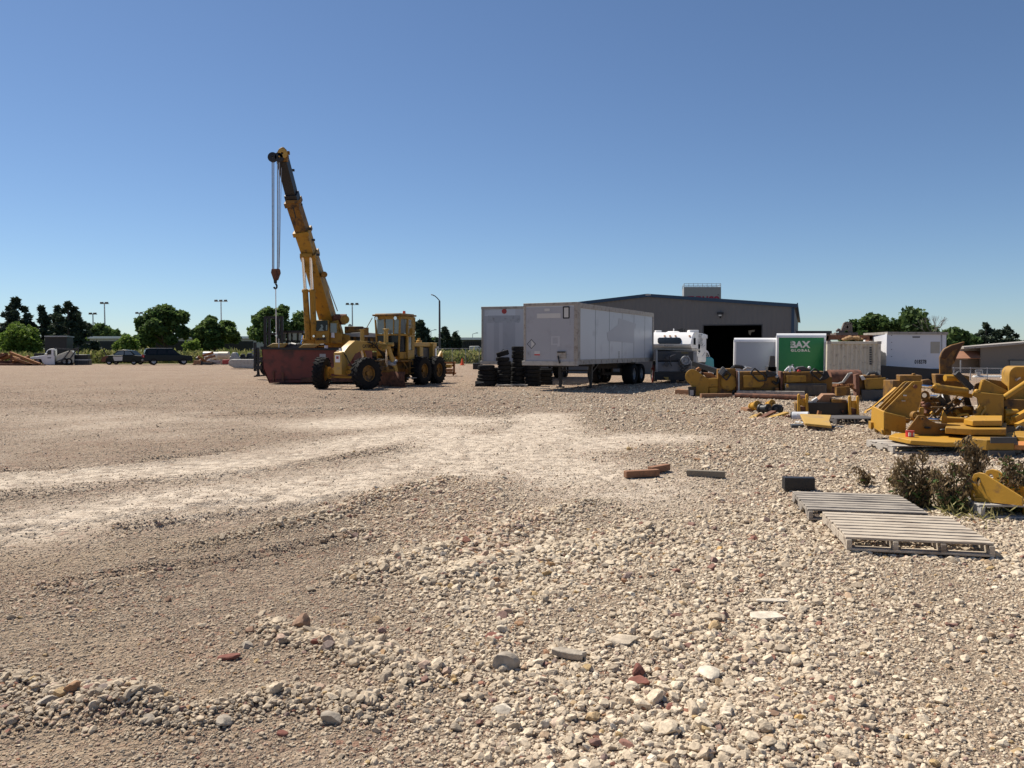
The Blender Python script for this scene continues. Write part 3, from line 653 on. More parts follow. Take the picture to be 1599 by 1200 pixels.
m = MB(); m.bar(out[0] + Vector((0, -.03, -.04)), out[1] + Vector((0, -.03, -.04)), .1, .1); m.bar(out[0] + T_, out[1] + T_, .1, .1); m.bar(out[0], out[0] + T_, .1, .1); obj('rim_rail', m, BLK, d)
m = MB(); m.pb(426, 580, 428, 596, YD - .06, .06); m.pb(440, 582, 443, 596, YD - .06, .06); m.pb(470, 590, 552, 597, YD - .05, .05); obj('rib', m, RST, d)
m = MB(); m.pb(499, 553, 508.5, 560, YD - .008, .01); obj('placard', m, GRY, d)
m = MB(); m.pp([(414, 543), (426, 536.5), (449, 536.5), (443, 543)], 38.2, 1.5); solo('yellow_hood', m, YELP, 'left yellow sheet metal hood sticking out of the red dumpster', 'machine hood', 'yellow hoods in the dumpster', .02)
m = MB(); m.pp([(466, 543.5), (474, 537.5), (500, 537.5), (491, 543.5)], 38.2, 1.5); o = solo('yellow_hood', m, YELP, 'right yellow sheet metal hood nearer the crane in the red dumpster', 'machine hood', 'yellow hoods in the dumpster', .02)
m = MB(); m.tube([PX(498, 539, 38.4), PX(506, 538.5, 38.4), PX(512, 543, 38.4)], .05); solo('bent_tube', m, DGRY, 'dark bent tube arching over the dumpster edge by the right hood', 'tube')
m = MB(); m.pb(446, 540, 470, 546, 38.6, 1.2); m.tube([PX(448, 540, 38.7), PX(455, 537.5, 38.9), PX(463, 539, 38.7), PX(468, 538, 38.8)], .08); solo('scrap_metal', m, DGRY, 'dark tangled scrap metal between the two yellow hoods', 'scrap')
m = MB(); m.cyl(PX(435.5, 544, 38.0), PX(435.5, 529, 38.0), .03); solo('steel_rod', m, STEEL, 'thin pale steel rod standing up in the dumpster', 'rod')
m = MB(); m.lathe(PX(509.5, 545, 38.0), (0, 0, 1), [(0, 0), (.08, 0), (.08, .16), (0, .16)], 12, False); solo('white_jug', m, WHT, 'small white container on the dumpster edge by the grader nose', 'container')
# dark hydraulic hammer rack beside the dumpster
t = thing('attachment_rack', 'tall black steel attachment rack with pale slats left of the dumpster', 'steel rack', G(400, 582))
Yr = 42.5
m = MB(); m.pb(396, 535, 399.5, 580, Yr, .5); m.pb(401, 543, 404, 584, Yr, .5); m.pp([(398, 588), (405, 580), (406, 588)], Yr, .1); m.pb(396.5, 572, 407, 577, Yr - .05, .6); m.bar(PX(397, 588, Yr), PX(414, 586.5, Yr), .1, .08); obj('post', m, BLK, t)
m = MB()
for k in range(6): m.pb(393.5 if k < 3 else 396, 544 + 4.6 * k, 405.5, 546.2 + 4.6 * k, Yr + .3, .25)
obj('slats', m, GRY, t)

# ---------------------------------------------------------------- mobile crane
c = thing('mobile_crane', 'yellow telescopic mobile crane with its boom raised high to the left', 'crane', (PX(535, 546, 43).x, 43.5, 0))
P = lambda x, y, Y: PX(x, y, Y)
def boom(name, A, B, wa, wb, ha, hb, m_, extra=None, off=0):
    A, B = Vector(A), Vector(B); a = (B - A).normalized(); sx = Vector((1, 0, 0)); sx = (sx - a * sx.dot(a)).normalized(); up = a.cross(sx)
    mb = MB()
    vs = []
    for p, w_, h_ in ((A, wa, ha), (B, wb, hb)):
        for i, j in ((-1, -1), (1, -1), (1, 1), (-1, 1)): vs.append(p + sx * w_ / 2 * i + up * h_ / 2 * j)
    mb.add(vs, [(0, 1, 2, 3), (7, 6, 5, 4), (0, 4, 5, 1), (1, 5, 6, 2), (2, 6, 7, 3), (3, 7, 4, 0)])
    if extra: extra(mb, a, sx, up)
    return obj(name, mb, m_, c, .015)
A0, A1 = P(511, 500, 43.6), P(484, 399, 41.6)
B0, B1 = P(489, 415, 41.9), P(472.5, 362, 40.9)
C0, C1 = P(475.5, 370, 41.05), P(458, 316, 39.9)
D0, D1 = P(461, 325, 40.1), P(441.5, 250, 38.6)
def collar(p, w_, h_, l_):
    def f(mb, a, sx, up): mb.bar(Vector(p) - a * l_ / 2, Vector(p) + a * l_ / 2, w_, h_, up)
    return f
boom('boom_base', P(516, 512, 43.8), A1, .76, .68, .95, .85, YEL, collar(A1, .82, .95, .3))
boom('boom_section', B0, B1, .62, .68, .75, .75, YEL, collar(B1, .84, .88, .22))
boom('boom_section', C0, C1, .60, .62, .66, .66, YELD, collar(C1, .76, .78, .25))
b4 = boom('boom_section', D0, D1, .5, .5, .55, .55, BLK, collar(P(456.5, 308, 39.7), .62, .62, .4))
m = MB(); m.pp([(446, 318), (469.5, 317), (470, 313), (447, 313)], 39.4, .1); obj('boom_lip', m, YELD, c)
m = MB(); m.bar(P(457.5, 323, 39.35), P(462, 341, 39.75), .05, .03); obj('boom_mark', m, BLK, c)
a_ = (D1 - D0).normalized()
m = MB(); m.pp([(434, 252), (431, 240), (436, 234), (447, 235), (450, 240), (449, 252)], 38.3, .6); m.pp([(423, 247), (424, 241), (434, 238), (437, 250)], 38.4, .4); m.tube([P(436, 234, 38.5), P(442, 231, 38.5), P(447, 236, 38.5)], .05); m.pb(448, 236, 452, 240, 38.4, .3)
obj('boom_head', m, YELD, c, .01)
for x_, y_ in ((426, 246), (436, 246), (441, 240)):
    m = MB(); q = P(x_, y_, 38.25); m.lathe(q, (0, 1, 0), [(.06, -.06), (.2, -.06), (.24, -.05), (.19, 0), (.24, .05), (.2, .06), (.06, .06)], 18); obj('sheave', m, BLK if x_ < 440 else YELP, c)
m = MB()
for xa, xb in ((425, 425.6), (427.6, 427.6), (433.6, 433.2), (436.2, 435.4)): m.cyl(P(xa, 246, 38.3), P(xb, 421, 38.3), .028, n=6)
m.cyl(P(439.5, 262, 38.35), P(436.2, 418, 38.35), .014, n=5)
m.cyl(P(497, 405, 41.4), P(527, 486, 43.2), .03, n=6)
obj('cables', m, GRY, c)
m = MB(); m.pp([(424, 420), (436.5, 420), (437.5, 426), (433.5, 437), (427, 437.5), (423, 426)], 38.1, .4); blk = obj('hook_block', m, RST, c, .02)
m = MB(); m.cyl(P(430, 437, 38.3), P(430, 443, 38.3), .09, .07)
hk = [P(430 + 2.4 * cos(t_), 447.5 + 3.5 * sin(t_), 38.3) for t_ in np.linspace(-pi / 2, pi * .9, 9)]; m.tube(hk, .05); obj('hook', m, BLK, blk)
m = MB(); m.cyl(P(430.5, 449, 38.3), P(431.5, 541, 38.6), .025, n=6); obj('sling', m, WHT, c)
for k, (xa, xb, xm) in enumerate(((472.5, 481.5, 476.5), (485, 490.5, 487.5))):
    Y0, Y1 = (41.2, 42.2)
    m = MB(); m.cyl(P(xm, 452, 41.55), P(xb, 530, Y1), .15, .17, n=16); m.lathe(P(xm, 453, 41.55), P(xb, 530, Y1) - P(xm, 453, 41.55), [(.05, 0), (.18, 0), (.18, .12), (.05, .12)], 16)
    cy_ = obj('luffing_cylinder', m, YEL, c); m = MB(); m.cyl(P(xa, 398, Y0), P(xm, 453, 41.55), .085, n=12); obj('rod', m, CHR, cy_)
m = MB(); m.pb(468, 396, 487, 402, 41.0, .4); obj('cylinder_mount', m, YEL, c, .02)
m = MB(); m.cyl(P(506.5, 429, 41.6), P(506.5, 429, 42.2), .16, n=16); m.cyl(P(503, 429, 41.8), P(508, 429, 41.8), .1, n=10); obj('cable_reel', m, YELD, c)
m = MB()
for x_, y_ in ((455, 266), (463.5, 312.5), (467.5, 320), (482, 358), (487, 375), (494.5, 398)): m.bb(*(lambda q: (q.x - .02, q.x + .14, q.y, q.y + .1, q.z - .05, q.z + .06))(P(x_, y_, 40.2)))
obj('cable_guide', m, BLK, c)
# superstructure
m = MB(); m.pp([(499, 536), (499, 518), (512, 504), (528, 500), (532, 514), (534, 521), (546, 524), (546, 538)], 42.6, 1.9); m.pp([(474, 538), (477, 524), (486, 520), (492, 524), (492, 538)], 42.3, .6); m.pb(474, 536, 548, 546, 42.9, 1.9); obj('turntable_frame', m, YEL, c, .03)
m = MB(); m.pp([(492, 537), (492.5, 520), (493, 500), (513, 500), (514.5, 516), (514, 537)], 42.0, 1.5); m.pp([(514, 537), (514.5, 504), (527, 503.5), (528, 519), (534, 521), (534, 537)], 42.2, 1.1); cb = obj('cab', m, YEL, c, .05)
m = MB(); m.pp([(493.5, 517.5), (494.5, 501.5), (511.5, 501), (511.5, 517)], 41.97, .02); w_ = obj('windscreen', m, GLS, c)
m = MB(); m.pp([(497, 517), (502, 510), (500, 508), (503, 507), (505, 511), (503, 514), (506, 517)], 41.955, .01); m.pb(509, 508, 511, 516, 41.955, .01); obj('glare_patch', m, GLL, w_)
m = MB(); m.pp([(516, 520), (516, 505), (525.5, 505.5), (526, 520)], 42.15, .03); obj('window', m, GLL, c)
m = MB(); m.pp([(517, 527), (517.5, 520), (522, 520), (522.5, 528)], 42.14, .02); obj('white_tank', m, WHT, c)
for x_ in (490, 505.5): m = MB(); m.lathe(P(x_, 525.3, 41.97), (0, 1, 0), [(0, -.03), (.06, -.03), (.07, .03), (0, .03)], 12, False); obj('headlight', m, CHR, c)
q = P(492.5, 531.5, 41.96); o = obj('lettering', text_mb('GROVE', .17, Matrix.Translation(q) @ FACE, .004, .008, sx=1.0), BLK, c, smooth=0)
m = MB(); m.cyl(P(523, 497, 43), P(541, 497, 43), .22, n=18); m.bb(*(lambda a, b: (a.x, b.x, 42.9, 43.6, b.z, a.z))(P(520, 493, 43), P(536, 507, 43))); obj('winch', m, RST, c)
m = MB()
m.lathe(P(538.5, 499.5, 42.8), (.35, -1, 0), [(0, -.05), (.24, -.05), (.24, .05), (0, .05)], 22, False); obj('winch_drum', m, YEL, c)
m = MB(); m.pp([(538, 521), (538, 510), (567, 510), (567, 520.5)], 43.6, 1.5); obj('counterweight', m, YELD, c, .03)
m = MB(); m.tube([P(545, 510, 43.7), P(545, 507.5, 43.7), P(548, 507.5, 43.7), P(548, 510, 43.7)], .04); obj('lifting_eye', m, BLK, c)
m = MB(); m.pp([(532, 521.5), (567, 519), (590, 521), (600, 524), (600, 527), (532, 526)], 43.3, 1.6); m.pb(536, 540, 600, 548, 43.4, 1.6); obj('deck', m, CONC, c, .02)
m = MB(); m.pb(543, 526, 600, 540, 43.6, 1.3); obj('engine_box', m, DGRY, c)
m = MB(); m.pb(552, 525, 557, 538, 43.5, .2); m.pb(567, 526, 574, 536, 43.5, .2); m.pb(578, 528, 583, 538, 43.5, .2); obj('engine_panel', m, YELD, c)
m = MB(); m.bb(*(lambda a, b: (a.x, b.x, 43.0, 45.2, .6, 1.5))(P(470, 560, 43), P(610, 560, 43))); obj('carrier', m, YELD, c, .03)
for x_ in (482, 500, 575, 597):
    for yy in (43.0, 45.2): q = P(x_, 560, yy); wheel(c, (q.x, yy, .68), (0, -1 if yy < 44 else 1, 0), .68, .5, .34, RUB, YELD, 0, local=False)
for x_ in (466, 612):
    q = P(x_, 560, 44); m = MB(); m.bb(q.x - .12, q.x + .12, 42.2, 46.0, .7, .95); m.cyl((q.x, 42.3, .9), (q.x, 42.3, .05), .07); m.cyl((q.x, 42.3, .02), (q.x, 42.3, .08), .25); obj('outrigger', m, YELD, c)
m = MB(); m.tube([P(470, 536, 42.2), P(474, 529, 42.2)], .05); m.lathe(P(473, 530, 42.2), (1, -1, .4), [(0, -.04), (.07, -.04), (.07, .04), (0, .04)], 10, False); m.bar(P(471, 538, 42.3), P(473, 524, 42.4), .08, .08); obj('work_light', m, CHR, c)

# ---------------------------------------------------------------- black forklift behind the dumpster
f_ = thing('forklift', 'big black forklift with a tall twin mast behind the dumpster', 'forklift', (P(440, 546, 47).x, 47, 0))
Yf = 46.5
m = MB()
for x0, x1 in ((411.5, 416), (418.5, 422), (432.5, 436), (438, 442)): m.pb(x0, 494, x1, 570, Yf, .25)
m.pb(411.5, 494, 442, 498, Yf + .02, .2); m.pb(412, 520, 441, 523, Yf + .02, .2); m.pb(412, 548, 441, 553, Yf + .02, .2); m.pb(405, 558, 446, 566, Yf - .1, .2); obj('mast', m, BLK, f_)
m = MB(); m.bb(*(lambda a, b: (a.x, b.x, 46.9, 49.6, .6, 1.9))(P(420, 560, 47), P(474, 560, 47))); obj('chassis', m, BLK, f_, .05)
m = MB(); m.pb(439, 516.5, 474, 520, 47.0, 1.6)
for x_ in (440, 448, 455, 464.5, 472): m.pb(x_, 519, x_ + 1.6, 540, 47.05, .08); m.pb(x_, 519, x_ + 1.6, 540, 48.4, .08)
m.pb(448, 532, 472, 534, 47.05, .08); obj('cab_guard', m, BLK, f_)
m = MB(); m.pb(441.5, 521, 446, 532, 47.1, .02); m.pb(449.5, 521, 454, 532, 47.1, .02); m.pb(457, 521, 463, 531.5, 47.1, .02); m.pb(466, 521, 471, 533, 47.1, .02); obj('glass', m, GLL, f_)
for x_ in (420, 474):
    for yy in (46.9, 49.4): q = P(x_, 560, yy); wheel(f_, (q.x, yy, .55), (0, -1, 0), .55, .4, .28, RUB, DGRY, 0, local=False)
# ---------------------------------------------------------------- semi trailers
TRW = mat('trailer_white', (.50, .52, .55), .35, var=.06, scale=.6, col2=(.41, .42, .45), amt=.3, scale2=1.2, bump=.03)
TRF = mat('trailer_front_grey', (.37, .375, .40), .5, var=.08, scale=.7, col2=(.32, .32, .335), amt=.3, scale2=1.5)
TRG = mat('trailer_rail', (.36, .33, .29), .6, var=.15, col2=(.22, .19, .16), amt=.4)
def box_trailer(label, loc, rz, w, Lh, z0, z1, legs_x, wheels, front_mat):
    t = thing('semi_trailer', label, 'semi trailer', loc, rz)       # local: front face centre at origin, +y to the rear
    m = L_(); m.bb(-w / 2 + .02, w / 2 - .02, .02, Lh, z0 + .1, z1); b_ = obj('box', m, TRW, t, .02)
    m = L_(); m.bb(-w / 2 + .09, w / 2 - .13, .004, .03, z0 + .12, z1 - .1); obj('front_panel', m, front_mat, t)
    m = L_()
    for k in range(26):
        z = z0 + .2 + (z1 - z0 - .35) * k / 25
        for x_ in (-w / 2 + .12, 0, w / 2 - .17): m.box((x_, .003, z), (.022, .012, .022))
    obj('rivet', m, GRY, t)
    m = L_(); m.bb(-w / 2 - .01, -w / 2 + .09, -.012, .16, z0 + .1, z1); m.bb(w / 2 - .15, w / 2 + .01, -.012, .3, z0 + .1, z1); obj('corner_post', m, TRG, t, .02)
    m = L_(); m.bb(-w / 2 - .02, w / 2 + .02, -.02, .25, z1 - .04, z1 + .08); m.bb(w / 2 - .06, w / 2 + .015, .25, Lh, z1 - .14, z1 + .05); m.bb(-w / 2 - .07, -w / 2 + .06, .25, Lh, z1 - .14, z1 + .05); m.bb(w / 2 - .1, w / 2 + .02, Lh - .12, Lh + .02, z0, z1 + .02); obj('top_rail', m, TRG, t, .01)
    m = L_(); m.bb(-w / 2 - .07, w / 2 + .015, -.03, .1, z0 - .04, z0 + .14); obj('bumper_rail', m, CONC, t, .01)
    m = L_(); m.bb(w / 2 - .06, w / 2 + .012, .1, Lh, z0, z0 + .2); m.bb(-w / 2 - .012, -w / 2 + .06, .1, Lh, z0, z0 + .2)
    for k in range(14): m.bb(w / 2, w / 2 + .03, .6 + k * Lh / 15, .66 + k * Lh / 15, z0 + .02, z0 + .16)
    m.bb(-w / 2 + .06, w / 2 - .06, .1, Lh, z0 + .02, z0 + .1); obj('bottom_rail', m, TRG, t)
    m = L_()
    for k in range(5): m.bb(w / 2 - .02, w / 2 - .012, .3 + (k + 1) * Lh / 6, .33 + (k + 1) * Lh / 6, z0 + .2, z1 - .14)
    obj('panel_seam', m, GRY, t)
    for s_ in (1, -1):
        m = L_(); m.bb(s_ * w * .3 - .07, s_ * w * .3 + .07, legs_x - .07, legs_x + .07, .35, z0); m.bb(s_ * w * .3 - .05, s_ * w * .3 + .05, legs_x - .05, legs_x + .05, .06, .4); m.bb(s_ * w * .3 - .14, s_ * w * .3 + .14, legs_x - .13, legs_x + .13, 0, .06)
        m.bar((s_ * w * .3, legs_x, .6), (s_ * w * .3, legs_x + .9, z0), .05, .05, (1, 0, 0)); obj('landing_leg', m, BLK, t)
    m = L_(); m.bar((-w * .3, legs_x, .75), (w * .3, legs_x, .75), .06, .06); m.bb(-w * .35, w * .35, legs_x - .15, legs_x + .15, z0 - .12, z0 + .02); m.bb(-.5, .5, .2, 1.3, z0 - .1, z0 + .02); obj('undercarriage', m, BLK, t)
    m = L_(); m.bb(-.5, .5, wheels[0] - .8, wheels[-1] + .8, z0 - .3, z0 + .02)
    for y in wheels: m.bar((-w / 2 + .3, y, .48), (w / 2 - .3, y, .48), .14, .14); m.bb(-.5, -.4, y - .1, y + .1, .45, z0); m.bb(.4, .5, y - .1, y + .1, .45, z0)
    obj('bogie', m, BLK, t)
    for y in wheels:
        for s_ in (1, -1): wheel(t, (s_ * (w / 2 - .3), y, .49), (s_, 0, 0), .49, .54, .27, RUB, GRY, 0)
    return t
# trailer B (right, near)
pR = Vector((2.55, 30.5, 0)); ax = Vector((.459, .888, 0)); lf = Vector((-.889, .459, 0)); wB = 2.33
oB = pR + lf * wB / 2
tb = box_trailer('white box trailer with grey front, parked on its landing legs right of the tyres', oB, math.atan2(-ax.x, ax.y), wB, 9.9, 1.05, 3.42, 2.6, (7.2, 8.3), TRF)
def fr(x, z, px0=818, px1=902, w=wB):   # front-face pixel -> local (x, z) on trailer B
    return None
def fpatch(t, name, x0, x1, z0, z1, m_, th=.006, y=.002):
    m = L_(); m.bb(x0, x1, y - th, y, z0, z1); return obj(name, m, m_, t)
PALE = mat('pale_sticker', (.56, .55, .52), .6, var=.06)
LG = mat('light_grey_patch', (.44, .445, .465), .5, var=.05)
fx = lambda px: -wB / 2 + (px - 818) / 84 * wB
fz = lambda py: 3.45 - (py - 473) / 97 * 2.4
fpatch(tb, 'faded_panel', fx(839), fx(876), fz(495.5), fz(488), PALE); fpatch(tb, 'faded_label', fx(851), fx(859), fz(484.3), fz(480.2), PALE)
m = L_()
for a in np.linspace(0, 2 * pi, 9)[:-1]: pass
for a, b in (((880, 478.5), (889.5, 478.5)), ((880, 496), (889.5, 496)), ((880.6, 478.5), (880.6, 496)), ((889.2, 478.5), (889.2, 496))): m.bar((fx(a[0]), -.002, fz(a[1])), (fx(b[0]), -.002, fz(b[1])), .012, .05, (0, 0, 1) if a[1] == b[1] else (1, 0, 0))
v_ = obj('vent_frame', m, BLK, tb); m = L_(); m.bb(fx(881.5), fx(888.5), -.004, .002, fz(495.5), fz(479)); obj('vent_cover', m, PALE, v_)
def diamond(t, x, z, r, y=-.003):
    m = L_(); o4 = [(x, y, z + r), (x + r, y, z), (x, y, z - r), (x - r, y, z)]; m.prism(o4, (0, .004, 0)); f = obj('placard_holder', m, DGRY, t)
    m = L_(); r2 = r * .82; m.prism([(x, y - .002, z + r2), (x + r2, y - .002, z), (x, y - .002, z - r2)], (0, .002, 0)); obj('plate_half', m, PALE, f)
    m = L_(); m.prism([(x, y - .002, z + r2), (x - r2, y - .002, z), (x, y - .002, z - r2)], (0, .002, 0)); obj('plate_half', m, GRY, f)
diamond(tb, fx(830), fz(537), .2)
for a in (((861.5, 524.5), (875, 526.8)), ((861.5, 536.5), (875, 538.5)), ((861.5, 526.8), (864, 536.5)), ((872, 526.8), (875, 536.5)), ((871, 538.5), (875, 541))): fpatch(tb, 'adhesive_mark', fx(a[0][0]), fx(a[1][0]), fz(a[1][1]), fz(a[0][1]), LG, .003)
fpatch(tb, 'data_plate', fx(823), fx(829), fz(560), fz(548), GRY)
fpatch(tb, 'sticker', fx(835), fx(844), fz(555.3), fz(548.5), PALE); fpatch(tb, 'sticker_band', fx(835), fx(844), fz(555.3), fz(553.4), RED, .004, -.006)
fpatch(tb, 'connector_box', fx(871), fx(885), fz(560), fz(548.5), TRG, .03)
m = L_(); m.tube([(fx(873), -.04, fz(556)), (fx(874.5), -.07, fz(562)), (fx(876), -.06, fz(568))], .03); m.bb(fx(872), fx(884), -.05, -.03, fz(551), fz(549)); obj('cable', m, BLK, tb)
m = L_()
for k, z in enumerate((500, 502.5, 505)): m.bb(fx(890.3), fx(891.5), -.008, .0, fz(z + 1.5), fz(z))
obj('door_code', m, GRY, tb)
m = L_()
for z in (553, 556, 559, 562): m.bb(fx(885.7), fx(891), -.003, .003, fz(z + 1), fz(z))
obj('small_print', m, GRY, tb)
# ghost shapes and writing on the long side
m = L_(); x_ = wB / 2 - .016
def sp(px, py):                          # pixel -> local point on the right-hand side plane
    u = (px - 799.5) / F; s_ = (u * pR.y - pR.x) / (ax.x - u * ax.y); Y = pR.y + ax.y * s_; return (s_, PX(px, py, Y).z)
m.prism([(x_, *sp(a, b)) for a, b in ((965, 508), (966.5, 497), (993, 506), (992.5, 513), (990, 514), (990, 536), (950, 533), (948, 520))], (.005, 0, 0)); obj('ghost_logo', m, LG, tb)
m = L_()
for k in range(4): a = sp(903, 544 + 3.2 * k); m.bb(x_, x_ + .006, a[0] - .05, a[0] + .12, a[1] - .06, a[1])
for k in range(5): a = sp(966.5, 549 + 2.4 * k); m.bb(x_, x_ + .006, a[0] - .05, a[0] + .15, a[1] - .05, a[1])
obj('side_print', m, GRY, tb)
# trailer A (left, behind)
wA = 2.6; lA = Vector((-.965, .262, 0)); oA = Vector((PX(752, 546, 38.4).x, 38.4, 0)) - lA * wA / 2
ta = box_trailer('white box trailer with a painted-out name, standing behind the tyre stacks', oA, math.atan2(.262, .965) * -1 + 0, wA, 10.5, .95, 3.66, 2.8, (7.6, 8.7), TRF)
gx = lambda px: -wA / 2 + (px - 752) / (PX(0, 0, 1).x * 0 + 82) * wA
gz = lambda py: 3.72 - (py - 480) / 88 * 2.75
m = L_(); r_ = random.Random(4); xs = np.linspace(gx(762.5), gx(814), 26); up_ = [(x, -.002, gz(493.5)) for x in xs]; dn = [(x, -.002, gz(502.5 + r_.uniform(-1, 3))) for x in xs]
m.prism(up_ + dn[::-1], (0, .005, 0)); obj('painted_patch', m, GRY, ta)
m = L_(); m.lathe((gx(788.5), -.002, gz(487)), (0, -1, 0), [(0, .006), (.125, .006), (.125, 0), (0, 0)], 24, False); obj('round_emblem', m, REDD, ta)
diamond(ta, gx(787), gz(551), .17)
for a in ((780, 786, 488, 566), (760, 772, 530, 566)): fpatch(ta, 'wash_streak', gx(a[0]), gx(a[1]), gz(a[3]), gz(505), LG, .002)
fpatch(ta, 'panel_strip', gx(806), gx(818), gz(566), gz(483), LG, .003)
fpatch(ta, 'panel_strip', gx(757), gx(806), gz(494), gz(484), TRW, .002)
m = L_()
for k in range(10): m.bb(-wA / 2 - .026, -wA / 2 - .012, .1, .3, 2.05 + .12 * k, 2.13 + .12 * k)
obj('side_letters', m, DGRY, ta)

# ---------------------------------------------------------------- tyres
def tyre_mesh(R, W):
    mb = MB(True); h = W / 2; rr = R * .55
    mb.lathe((0, 0, h), (0, 0, 1), [(rr, -h * .75), (rr + .03, -h * .95), (R * .8, -h), (R * .95, -h * .82), (R * .985, -h * .6), (R * .985, -h * .35), (R * .96, -h * .32), (R * .96, -h * .25), (R * .985, -h * .22), (R * .985, h * .22), (R * .96, h * .25), (R * .96, h * .32), (R * .985, h * .35), (R * .985, h * .6), (R * .95, h * .82), (R * .8, h), (rr + .03, h * .95), (rr, h * .75)], 32)
    return mb
ORD = ['topmost', 'second from the top', 'third from the top', 'fourth from the top', 'fifth from the top', 'sixth from the top', 'seventh from the top', 'eighth from the top', 'ninth from the top', 'bottom']
protoT = {}
def tyre_stack(px, pbase, wpx, ys, lean, desc, base_z=0.0, tilt_top=0):
    gnd = G(px, pbase); n = len(ys) - 1; r = random.Random(px)
    for k in range(n):
        zt, zb = PX(px, ys[k], gnd.y).z, PX(px, ys[k + 1], gnd.y).z
        zt = max(zt, zb + .1) if k < n - 1 else zt
        if k == n - 1: zb = base_z
        wk = wpx[k] if isinstance(wpx, (list, tuple)) else wpx
        R = wk * gnd.y / F / 2; W = zt - zb
        key = (round(R, 2), round(W, 2))
        nm = ORD[k] if k < n - 1 else 'bottom'
        lab = 'black tyre, %s of the %s' % (nm, desc)
        if key not in protoT: o = obj('tyre', tyre_mesh(R, W * .985), RUB, None); protoT[key] = o
        else: o = protoT[key].copy(); COL.objects.link(o)
        o.location = (gnd.x + lean[k] * gnd.y / F, gnd.y + r.uniform(-.04, .04), zb); o.rotation_euler = (0, 0, r.uniform(0, 6))
        if k == 0 and tilt_top: o.rotation_euler = (0, tilt_top, 0); o.location.z += abs(tilt_top) * R * .6
        tag(o, lab, 'tyre', 'tyres stacked in front of the trailers')
tyre_stack(759.5, 603, [27, 28, 28, 29, 33], [570, 579, 585, 590, 594.5, 603], [0, .5, 0, -1, -1.5], 'short wide left stack')
tyre_stack(787, 603, [20, 22, 22, 21, 22, 22, 21, 23], [550, 558, 564, 571, 578, 584, 590, 596, 603], [-1, -2, 0, .5, 1, .5, 0, 0], 'leaning stack crowned by a tilted tyre', .09, -.28)
tyre_stack(808.5, 602.5, [20, 20, 20, 19, 20, 22, 22, 22, 23], [541, 548, 553.5, 560, 566, 573, 580, 587, 595, 602.5], [0, .5, 0, 1, 0, 0, .5, 0, 0], 'tallest stack', .09)
tyre_stack(832, 603, [25, 25, 25, 25, 26], [570, 577, 583, 590, 596.5, 603], [0, .6, -.5, 0, .3], 'low stack beneath the trailer nose')
tyre_stack(773, 600.5, [23, 24, 24, 24], [574, 581, 587.5, 594, 600.5], [0, .5, 0, 0], 'rear stack seen between the left two stacks')
tyre_stack(797, 600.5, [23, 23, 24, 24, 24], [568, 574.5, 581, 587.5, 594, 600.5], [0, .5, 0, .5, 0], 'rear stack seen between the two tall stacks')
tyre_stack(851, 601, [24, 24, 24, 24], [576, 582, 588, 594.5, 601], [0, .5, 0, 0], 'rear stack deepest under the trailer nose')
m = MB(); a, b = G(775, 604.5), G(824, 604.5)
for k in range(6): m.bb(a.x, b.x, a.y + .05 + k * .19, a.y + .18 + k * .19, .06, .085)
for k in range(3): m.bb(a.x + (b.x - a.x) * (.02 + .44 * k), a.x + (b.x - a.x) * (.08 + .44 * k), a.y + .05, a.y + 1.13, 0, .058)
solo('pallet', m, WOODG, 'grey pallet under the two tall tyre stacks', 'pallet')
m = MB(); m.pp([(741, 604), (744, 599), (755, 598), (758, 604)], 32.3, .6); solo('rubber_scrap', m, RUB, 'flat black scrap of rubber by the left tyre stack', 'rubber scrap')
m = MB(); q = G(848, 608); m.bb(q.x - .3, q.x + .3, q.y, q.y + .12, 0, .04); solo('plank', m, WOODG, 'pale short board on the ground in the trailer shade', 'plank')
g_ = G(744, 577); m = MB(); m.bb(g_.x - .3, g_.x + .5, g_.y, g_.y + .6, 0, .45); m.bb(g_.x - .33, g_.x + .53, g_.y - .02, g_.y + .62, .45, .5); solo('black_crate', m, BLK, 'black crate on the ground left of the far trailer', 'crate', bev=.02)

# ---------------------------------------------------------------- big steel building
SHD = mat('grey_siding', (.135, .132, .13), .6, var=.06, scale=.5, bump=0)
nt = SHD.node_tree; N = nt.nodes; tcx = N.new('ShaderNodeTexCoord'); wv = N.new('ShaderNodeTexWave'); wv.inputs['Scale'].default_value = 1.1; wv.bands_direction = 'X'; bm_ = N.new('ShaderNodeBump'); bm_.inputs['Strength'].default_value = .35; bm_.inputs['Distance'].default_value = .05
nt.links.new(tcx.outputs['Object'], wv.inputs['Vector']); nt.links.new(wv.outputs['Fac'], bm_.inputs['Height']); nt.links.new(bm_.outputs['Normal'], N['Principled BSDF'].inputs['Normal'])
BLUE = mat('blue_trim', (.02, .05, .095), .5, var=.1)
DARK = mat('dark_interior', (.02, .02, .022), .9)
hall = thing('steel_hall', 'large grey gabled steel building with blue roof trim and a dark open doorway', 'building', (18, 50, 0), rad(-20.5))
